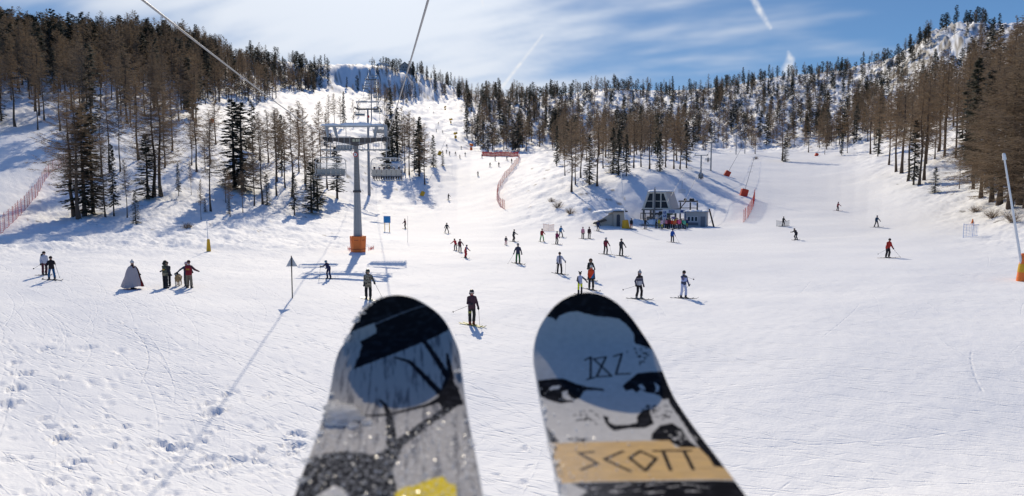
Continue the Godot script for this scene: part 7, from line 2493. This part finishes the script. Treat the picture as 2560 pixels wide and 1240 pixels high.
# ------------------------------------------------------------------ the two skis on the feet of whoever looks out
class SkiLine:
	var pts: Array            # along the ski from its tip, in the lens's own axes
	var out := []
	var s := PackedFloat32Array()
	func run(steps: int) -> void:
		var t := PackedFloat32Array([0.0])
		for k in pts.size() - 1:
			t.append(t[k] + pts[k].distance_to(pts[k + 1]))
		for q in steps + 1:
			var x := t[t.size() - 1] * pow(float(q) / steps, 1.7)
			var k := 0
			while k < pts.size() - 2 and x > t[k + 1]:
				k += 1
			var h := t[k + 1] - t[k]
			var u := (x - t[k]) / h
			var m0: Vector3 = (pts[k + 1] - pts[maxi(k - 1, 0)]) / (t[k + 1] - t[maxi(k - 1, 0)])
			var k2 := mini(k + 2, pts.size() - 1)
			var m1: Vector3 = (pts[k2] - pts[k]) / (t[k2] - t[k])
			out.append(pts[k] * (2 * u * u * u - 3 * u * u + 1) + m0 * h * (u * u * u - 2 * u * u + u) + pts[k + 1] * (3 * u * u - 2 * u * u * u) + m1 * h * (u * u * u - u * u))
		s.append(0.0)
		for q in steps:
			s.append(s[q] + out[q].distance_to(out[q + 1]))
	func place(d: float) -> Vector3:
		var k := clampi(s.bsearch(d) - 1, 0, s.size() - 2)
		return out[k].lerp(out[k + 1], clampf((d - s[k]) / (s[k + 1] - s[k]), 0.0, 1.0))
	func along(d: float) -> Vector3:
		return (place(d + 0.006) - place(maxf(d - 0.006, 0.0))).normalized()
	func half(d: float) -> float:
		var total := s[s.size() - 1]
		var w := 0.068 - 0.012 * smoothstep(0.30, 0.85, d) + 0.006 * smoothstep(1.1, 1.55, d)
		if d < 0.095:
			w *= sqrt(maxf(0.0, 1.0 - pow(1.0 - d / 0.095, 2.1)))
		if total - d < 0.09:
			w *= sqrt(maxf(0.0, 1.0 - pow(1.0 - (total - d) / 0.09, 2.1)))
		return w

const TEX_W := 448
const TEX_H := 1344
const PER_MM := 3.1

func stroke(buf: PackedByteArray, pts: Array, w0: float, w1: float, tone: int) -> PackedByteArray:
	for k in pts.size() - 1:
		var a := Vector2((pts[k][0] + 72.0) * PER_MM, pts[k][1] * PER_MM)
		var b := Vector2((pts[k + 1][0] + 72.0) * PER_MM, pts[k + 1][1] * PER_MM)
		var n := pts.size() - 1
		var r0 := lerpf(w0, w1, float(k) / n) * PER_MM * 0.5
		var r1 := lerpf(w0, w1, float(k + 1) / n) * PER_MM * 0.5
		var m := maxf(r0, r1) + 1.0
		for y in range(maxi(0, int(minf(a.y, b.y) - m)), mini(TEX_H, int(maxf(a.y, b.y) + m) + 1)):
			for x in range(maxi(0, int(minf(a.x, b.x) - m)), mini(TEX_W, int(maxf(a.x, b.x) + m) + 1)):
				var p := Vector2(x, y)
				var t := clampf((p - a).dot(b - a) / maxf((b - a).length_squared(), 0.001), 0.0, 1.0)
				if p.distance_to(a.lerp(b, t)) < lerpf(r0, r1, t):
					buf[y * TEX_W + x] = tone
	return buf

func patch(buf: PackedByteArray, pts: Array, tone: int) -> PackedByteArray:
	var q := []
	for p in pts:
		q.append(Vector2((p[0] + 72.0) * PER_MM, p[1] * PER_MM))
	for y in TEX_H:
		var xs := []
		for k in q.size():
			var a: Vector2 = q[k]
			var b: Vector2 = q[(k + 1) % q.size()]
			if (a.y <= y) != (b.y <= y):
				xs.append(a.x + (y - a.y) / (b.y - a.y) * (b.x - a.x))
		xs.sort()
		for k in range(0, xs.size() - 1, 2):
			for x in range(clampi(int(xs[k]), 0, TEX_W), clampi(int(xs[k + 1]) + 1, 0, TEX_W)):
				buf[y * TEX_W + x] = tone
	return buf

func ski_print(left: bool) -> Image:
	# tones: 0 pale ground, 1 black, 2 bare wood, 3 yellow, 4 slate line, 5 plain pale (no streaks)
	var buf := PackedByteArray()
	buf.resize(TEX_W * TEX_H)
	if left:
		buf.fill(1)
		buf = patch(buf, [[-99, 53.4], [-24, 36.6], [-23, 50.8], [-42.6, 62], [-39.7, 72.3], [-42.3, 92.2], [-48, 118.4], [69.4, 56.8], [100, 50.8], [90, 440], [-95, 440]], 0)
		buf = stroke(buf, [[-24, 38.4], [20, 24.0], [44.5, 17.5]], 2.2, 1.0, 4)
		buf = stroke(buf, [[-2.3, 102.7], [12.7, 112.3], [26.9, 139.4], [43.3, 176], [52.5, 197]], 3.2, 9.0, 1)
		buf = stroke(buf, [[28.8, 72], [40.9, 106.2], [54.9, 153.4], [60, 182]], 5.5, 8.0, 1)
		buf = stroke(buf, [[55, 104.4], [56.5, 150]], 3.0, 7.0, 1)
		buf = stroke(buf, [[-16.5, 183.8], [-10.9, 196.7], [-6.8, 218.3]], 2.2, 6.0, 1)
		buf = stroke(buf, [[-42.3, 218.3], [-6.7, 220], [34, 201], [58, 172]], 3.5, 8.0, 1)
		buf = patch(buf, [[40, 196], [50, 150], [62, 165], [66, 205], [46, 212]], 1)
		buf = stroke(buf, [[-6.8, 218.3], [-3.8, 247.7], [-0.7, 300]], 6.0, 10.0, 1)
		buf = stroke(buf, [[61.7, 196.7], [25.2, 249.4], [1.9, 292], [-4.1, 322]], 9.0, 15.0, 1)
		buf = patch(buf, [[-73, 309.4], [-57.3, 300.7], [-42.1, 297.2], [-29, 300.7], [-14.2, 309.4], [-4.9, 297], [6.6, 306], [1.2, 340.8], [7.4, 385], [9.2, 440], [-72, 440], [-71, 385]], 1)
		buf = patch(buf, [[-57.7, 387.7], [-49.9, 373.9], [-40.3, 360.8], [-33, 369.5], [-27.1, 385], [-24.5, 440], [-56, 440]], 5)
		buf = patch(buf, [[4.8, 379], [9.6, 372], [19.5, 369.5], [28.4, 361.7], [40, 357.3], [43.3, 369.5], [49.4, 372], [48, 440], [1, 440]], 3)
	else:
		buf.fill(5)
		buf = patch(buf, [[-104, 37.2], [-57, 36.4], [-43, 38], [-39, 43.4], [-34.8, 35.5], [-22.5, 29.5], [-13.3, 28.6], [-2.2, 32], [10.8, 36.4], [22, 36.4], [35, 39], [45.2, 49.5], [50.4, 64.3], [49.3, 83.3], [54.9, 86], [66.2, 94.6], [104, 103], [122, -5], [-106, -5]], 1)
		for w in [[[-12.8, 109.2], [-5.2, 103.3], [-11.9, 141.5]], [[-16.1, 143.3], [-7.9, 141.0]], [[-3, 107.6], [11.6, 105], [-5.3, 139.8], [11.1, 139.8], [-3, 107.6]], [[20.1, 105], [30.4, 100.7], [16.1, 137.2], [31.5, 137.2]]]:
			buf = stroke(buf, w, 2.3, 2.3, 1)
		buf = patch(buf, [[-69.6, 139.8], [-51.4, 138.9], [-40.6, 139.8], [-29.1, 149.4], [-17.6, 156.3], [-2.3, 160.7], [-1.3, 165], [-11.5, 163.2], [-18.4, 162.4], [-23.7, 165], [-28.3, 177], [-36.7, 182.2], [-35.1, 185.7], [-49.5, 189], [-60.4, 178.8], [-72, 163.2]], 1)
		buf = patch(buf, [[-58, 155.5], [-51.7, 151], [-44.6, 152], [-47.5, 157.2], [-56, 158.9]], 5)
		buf = patch(buf, [[-44.6, 163.2], [-38.5, 160.7], [-40.5, 167.6], [-37.8, 177], [-36.4, 182.2], [-43.4, 180.5], [-45.8, 171]], 5)
		buf = patch(buf, [[19.2, 157.2], [26, 151], [39.7, 137.2], [54.7, 135.4], [86, 134.6], [76, 177], [65.8, 180.5], [55.2, 184.8], [54, 177], [49.6, 172.8], [40.6, 170.2], [37.9, 164], [31, 170.2], [28.6, 163.2], [21.2, 166.7]], 1)
		buf = patch(buf, [[54.4, 153.7], [57.6, 159.8], [55.3, 167.6], [50, 171], [53.9, 163.2]], 5)
		buf = patch(buf, [[35.3, 158], [40.8, 155.5], [41.4, 166.7], [38.6, 164]], 5)
		buf = patch(buf, [[-11.9, 218.4], [-7.6, 223.6], [-9.8, 234.8], [-4.7, 241.8], [7.8, 241.8], [18.6, 235.7], [19.4, 224.5], [28.5, 208.9], [36.9, 204.6], [34, 218.4], [32, 240], [21.8, 249.5], [6.3, 249.5], [-7.1, 254.7], [-11.6, 245.2], [-12.6, 232.3]], 1)
		buf = patch(buf, [[24.7, 263.4], [37, 244.4], [49.4, 239.2], [55.2, 252], [54, 277.3], [57.8, 292], [43.6, 293.7], [35.8, 279], [21.6, 275.5]], 1)
		buf = patch(buf, [[62.3, 172], [60, 192.6], [61, 240], [59, 292], [58, 315.4], [61, 331], [88, 345], [98.7, 277.3], [83, 177]], 1)
		buf = patch(buf, [[-72, 225], [-64, 259], [-60, 277.3], [-79.5, 277.3]], 1)
		var sp := RandomNumberGenerator.new()
		sp.seed = 31
		for k in 150:
			var c: Array = [[-31, 226, 11, 13], [40, 202, 14, 10], [52, 105, 12, 16], [46, 222, 14, 12], [50, 270, 9, 14], [-42, 273, 8, 4]][k % 6]
			var x: float = c[0] + sp.randfn() * c[2] * 0.55
			var y: float = c[1] + sp.randfn() * c[3] * 0.55
			buf = stroke(buf, [[x, y], [x + sp.randfn() * 2.2, y + sp.randfn() * 2.4]], sp.randf_range(0.6, 2.6), 0.8, 1 if k % 6 != 4 else 5)
		buf = patch(buf, [[-73, 279], [37, 277.3], [38.3, 292], [58.5, 292], [60.9, 312], [59.7, 328.4], [65.9, 330.2], [84.6, 351.8], [-78.3, 352.7]], 2)
		for w in [[[-33.8, 298.9], [-46.2, 300.7], [-33.7, 321.5], [-48.2, 331.9]], [[-8.7, 298.9], [-26.9, 313.7], [-9.9, 336.2]], [[6.3, 298.9], [16.3, 313.7], [2.4, 335.4], [-5.6, 311.9], [6.3, 298.9]], [[17.8, 298.9], [33.5, 298.9]], [[25.6, 298.9], [22.5, 335.4]], [[36.4, 298.9], [49.3, 298.9]], [[43.5, 298.9], [40.9, 334.5]]]:
			buf = stroke(buf, w, 3.1, 3.1, 1)
		buf = patch(buf, [[-58.9, 353.6], [97, 353.6], [90, 440], [-55, 440], [-62.4, 383], [-47.9, 367.4]], 1)
		for k in 26:
			var x := sp.randf_range(-45, 50)
			var y := sp.randf_range(357, 400)
			buf = stroke(buf, [[x, y], [x + sp.randf_range(4, 16), y + sp.randfn() * 2.0]], sp.randf_range(0.5, 2.4), 0.5, 5)
	var img := Image.create(TEX_W, TEX_H, false, Image.FORMAT_RGB8)
	var st := FastNoiseLite.new()
	st.seed = 61 if left else 62
	st.frequency = 1.0
	st.fractal_octaves = 4
	var tones := [Color(0.42, 0.395, 0.365), Color(0.014, 0.014, 0.016), Color(0.60, 0.40, 0.19), Color(0.76, 0.56, 0.03), Color(0.16, 0.165, 0.18), Color(0.54, 0.515, 0.48)]
	for y in TEX_H:
		for x in TEX_W:
			var wx := x + int(st.get_noise_2d(x * 0.05, y * 0.05) * 5.0 + st.get_noise_2d(x * 0.22 + 70.0, y * 0.22) * 2.2)
			var wy := y + int(st.get_noise_2d(x * 0.05 + 31.0, y * 0.05) * 4.0)
			if not left and (y > 860 and y < 1095 or y > 300 and y < 450):
				wx = x + int(st.get_noise_2d(x * 0.05, y * 0.05) * 1.5)
				wy = y
			var tn: int = buf[clampi(wy, 0, TEX_H - 1) * TEX_W + clampi(wx, 0, TEX_W - 1)]
			var c: Color = tones[tn]
			if tn == 0:
				var v := st.get_noise_2d(x * 0.042, y * 0.0035) * 1.3 + st.get_noise_2d(x * 0.16, y * 0.012 + 9.0) * 0.6
				c = c.lerp(Color(0.11, 0.11, 0.12), clampf(v * 1.5 - 0.05, 0.0, 0.8))
			elif tn == 2:
				c = c * (1.0 + 0.22 * st.get_noise_2d(x * 0.010, y * 0.08)) + Color(0.10, 0.05, -0.02) * maxf(0.0, st.get_noise_2d(x * 0.02 + 7.0, y * 0.03))
			elif tn == 1:
				c = c + Color(0.02, 0.02, 0.024) * maxf(0.0, st.get_noise_2d(x * 0.02, y * 0.03 + 50.0) * 1.4)
			else:
				c = c * (1.0 + 0.10 * st.get_noise_2d(x * 0.03, y * 0.03))
			# rubbed-on frost
			var fr := 0.0
			if left:
				fr = smoothstep(600.0, 800.0, y) * clampf(st.get_noise_2d(x * 0.05 + 11.0, y * 0.05) * 0.9 + st.get_noise_2d(x * 0.35, y * 0.35) * 1.1 - 0.12, 0.0, 0.6)
			else:
				fr = smoothstep(500.0, 1000.0, y) * smoothstep(240.0, 40.0, x) * clampf(st.get_noise_2d(x * 0.3 + 11.0, y * 0.3) * 1.2, 0.0, 0.5)
			c = c.lerp(Color(0.78, 0.79, 0.81), fr)
			img.set_pixel(x, y, c.clamp().linear_to_srgb())
	return img

func build_own_skis() -> void:
	var eye := Basis(Vector3.RIGHT, -TILT)
	var defs := [
		{"label": "ski with black tip and antler print over blue-grey streaks", "left": true, "pts": [Vector3(-0.1392, -0.0555, -0.803), Vector3(-0.1373, -0.0773, -0.80), Vector3(-0.1315, -0.1054, -0.782), Vector3(-0.1158, -0.1523, -0.684), Vector3(-0.0894, -0.1794, -0.494), Vector3(-0.0077, -0.2635, 0.0944), Vector3(0.0944, -0.3687, 0.83)]},
		{"label": "ski with printed eyes, number 182 and wood-coloured name band", "left": false, "pts": [Vector3(0.0907, -0.0524, -0.806), Vector3(0.09, -0.0773, -0.80), Vector3(0.09, -0.1051, -0.78), Vector3(0.093, -0.1234, -0.752), Vector3(0.0978, -0.1536, -0.69), Vector3(0.105, -0.1823, -0.502), Vector3(0.1276, -0.2729, 0.0907), Vector3(0.1558, -0.3861, 0.8316)]},
	]
	var side_m := mat("ski sidewall", Color(0.42, 0.43, 0.45), 0.45)
	var edge_m := mat("ski edge steel", Color(0.30, 0.30, 0.31), 0.35, 0.8)
	var base_m := mat("ski base", Color(0.03, 0.03, 0.035), 0.4)
	var r := RandomNumberGenerator.new()
	r.seed = 404
	for df in defs:
		var ln := SkiLine.new()
		for p in df.pts:
			ln.pts.append(eye * p)
		ln.run(150)
		var o := thing("ski", df.label, "ski", ln.place(0.9), 0.0, "skis hanging in front of the camera")
		var org := o.position
		var top := Bag.new()
		var wall := Bag.new()
		var under := Bag.new()
		var steel_b := Bag.new()
		var nu := 8
		var ring := []
		for q in ln.out.size():
			var d := ln.s[q]
			var c: Vector3 = ln.out[q] - org
			var t := ln.along(d)
			var lat := (Vector3.RIGHT - t * t.x).normalized()
			var up := lat.cross(-t).normalized()
			if up.y < 0:
				up = -up
			var h := maxf(ln.half(d), 0.0006)
			var th := 0.0055 + 0.010 * smoothstep(0.25, 0.75, d)
			ring.append([c, lat, up, h, th, d])
			for k in nu + 1:
				var u := lerpf(-1.0, 1.0, float(k) / nu)
				top.v.append(c + lat * u * h - up * 0.0010 * pow(absf(u), 6.0))
				top.n.append((up + lat * 0.22 * pow(u, 7.0)).normalized())
				top.c.append(Color.WHITE)
				top.uv.append(Vector2((u * h * 1000.0 + 72.0) * PER_MM / TEX_W, minf((d + 0.023 * (1.0 - exp(-d / 0.075))) * 1000.0 * PER_MM / TEX_H, 0.9995)))
		var w := nu + 1
		for q in ln.out.size() - 1:
			for k in nu:
				var a := q * w + k
				top.i.append(a); top.i.append(a + 1); top.i.append(a + w); top.i.append(a + 1); top.i.append(a + w + 1); top.i.append(a + w)
			var p: Array = ring[q]
			var e: Array = ring[q + 1]
			for sd in [-1.0, 1.0]:
				var p0: Vector3 = p[0] + p[1] * sd * p[3] - p[2] * 0.0010
				var e0: Vector3 = e[0] + e[1] * sd * e[3] - e[2] * 0.0010
				var p1: Vector3 = p[0] + p[1] * sd * (p[3] + 0.0012) - p[2] * (p[4] - 0.0015)
				var e1: Vector3 = e[0] + e[1] * sd * (e[3] + 0.0012) - e[2] * (e[4] - 0.0015)
				var p2: Vector3 = p1 - p[2] * 0.0018
				var e2: Vector3 = e1 - e[2] * 0.0018
				if sd > 0:
					wall.quad(p1, p0, e0, e1)
					steel_b.quad(p2, p1, e1, e2)
				else:
					wall.quad(p0, p1, e1, e0)
					steel_b.quad(p1, p2, e2, e1)
			var b0: Vector3 = p[0] - p[1] * (p[3] + 0.0012) - p[2] * (p[4] + 0.0003)
			var b1: Vector3 = p[0] + p[1] * (p[3] + 0.0012) - p[2] * (p[4] + 0.0003)
			var b2: Vector3 = e[0] + e[1] * (e[3] + 0.0012) - e[2] * (e[4] + 0.0003)
			var b3: Vector3 = e[0] - e[1] * (e[3] + 0.0012) - e[2] * (e[4] + 0.0003)
			under.quad(b0, b3, b2, b1)
		var pm := StandardMaterial3D.new()
		pm.resource_name = "printed top sheet"
		pm.albedo_texture = ImageTexture.create_from_image(ski_print(df.left))
		pm.roughness = 0.55
		pm.metallic_specular = 0.0
		part("top_sheet", top.mesh(false, true), pm, o)
		part("sidewall", wall.mesh(), side_m, o)
		part("steel_edge", steel_b.mesh(), edge_m, o)
		part("running_base", under.mesh(), base_m, o)
		# snow that stuck: a crust and many tiny beads of ice
		var left: bool = df.left
		var crust := Bag.new()
		var lumps := []
		if left:
			lumps = [[0.186, -0.050, 0.010], [0.194, -0.055, 0.010], [0.200, -0.045, 0.009], [0.192, -0.041, 0.006], [0.208, -0.056, 0.007], [0.204, -0.034, 0.005], [0.168, -0.061, 0.005], [0.176, -0.063, 0.006], [0.214, -0.026, 0.004], [0.212, -0.048, 0.006], [0.220, -0.038, 0.004]]
			for k in 34:
				var d := r.randf_range(0.002, 0.05) if k < 20 else r.randf_range(0.12, 0.42)
				var sd := -1.0 if k < 20 or r.randf() < 0.6 else 1.0
				lumps.append([d, sd * ln.half(d) * r.randf_range(0.96, 1.02), r.randf_range(0.0014, 0.0036)])
		else:
			for k in 16:
				var d := r.randf_range(0.15, 0.42)
				lumps.append([d, -ln.half(d) * r.randf_range(0.96, 1.02), r.randf_range(0.001, 0.0024)])
		for l in lumps:
			var t := ln.along(l[0])
			var lat := (Vector3.RIGHT - t * t.x).normalized()
			var up := lat.cross(-t).normalized()
			lumpy(crust, ln.place(l[0]) + lat * l[1] + up * l[2] * 0.1, Vector3(l[2] * 1.3, l[2] * 0.62, l[2] * 1.3), l[0] * 900.0 + l[1] * 400.0, 7, 12)
		var crust_m := mat("stuck snow", Color(0.86, 0.88, 0.90), 0.8)
		crust_m.backlight_enabled = true
		crust_m.backlight = Color(1.5, 1.5, 1.5)
		var cr := solo("snow_crust", crust.mesh(), crust_m, "lumps of snow stuck to the ski with the antler print" if left else "specks of snow along the edge of the ski with the name band", "snow")
		cr.set_meta("kind", "stuff")
		var bead := Bag.new()
		bead.tube(Vector3(0, -0.12, 0), Vector3(0, 0.12, 0), 1.0, 0.92, 6)
		var places := []
		for k in (1500 if left else 420):
			var d := r.randf_range(0.19, 0.46) if left else r.randf_range(0.10, 0.45)
			var u := r.randf_range(-1.0, 1.0)
			if left:
				if r.randf() > smoothstep(0.17, 0.30, d) + (0.35 if u > 0.5 else 0.0):
					continue
			else:
				u = -1.0 + pow(r.randf(), 2.2) * 1.2
				if r.randf() > smoothstep(0.05, 0.33, d):
					continue
			var t := ln.along(d)
			var lat := (Vector3.RIGHT - t * t.x).normalized()
			var up := lat.cross(-t).normalized()
			var sz := 0.0005 + 0.0008 * pow(r.randf(), 3.0)
			var tilt := Basis(lat, r.randfn() * 0.20) * Basis(t, r.randfn() * 0.20) * Basis(lat, up, lat.cross(up))
			places.append(Transform3D(tilt * Basis.IDENTITY.scaled(Vector3.ONE * sz), ln.place(d) + lat * u * ln.half(d) * 0.97 + up * sz * 0.5))
		var mm := MultiMesh.new()
		mm.transform_format = MultiMesh.TRANSFORM_3D
		mm.mesh = bead.mesh()
		mm.instance_count = places.size()
		for k in places.size():
			mm.set_instance_transform(k, places[k])
		var mi := MultiMeshInstance3D.new()
		mi.name = numbered("ice_crystals")
		mi.multimesh = mm
		var ice := mat("ice", Color(0.80, 0.82, 0.85), 0.20)
		ice.backlight_enabled = true
		ice.metallic_specular = 0.8
		ice.backlight = Color(1.2, 1.2, 1.2)
		mi.material_override = ice
		add_child(mi)
		mi.set_meta("kind", "stuff")
		mi.set_meta("label", "tiny glinting ice crystals on the ski with the antler print" if left else "tiny glinting ice crystals on the ski with the name band")
		mi.set_meta("category", "ice")
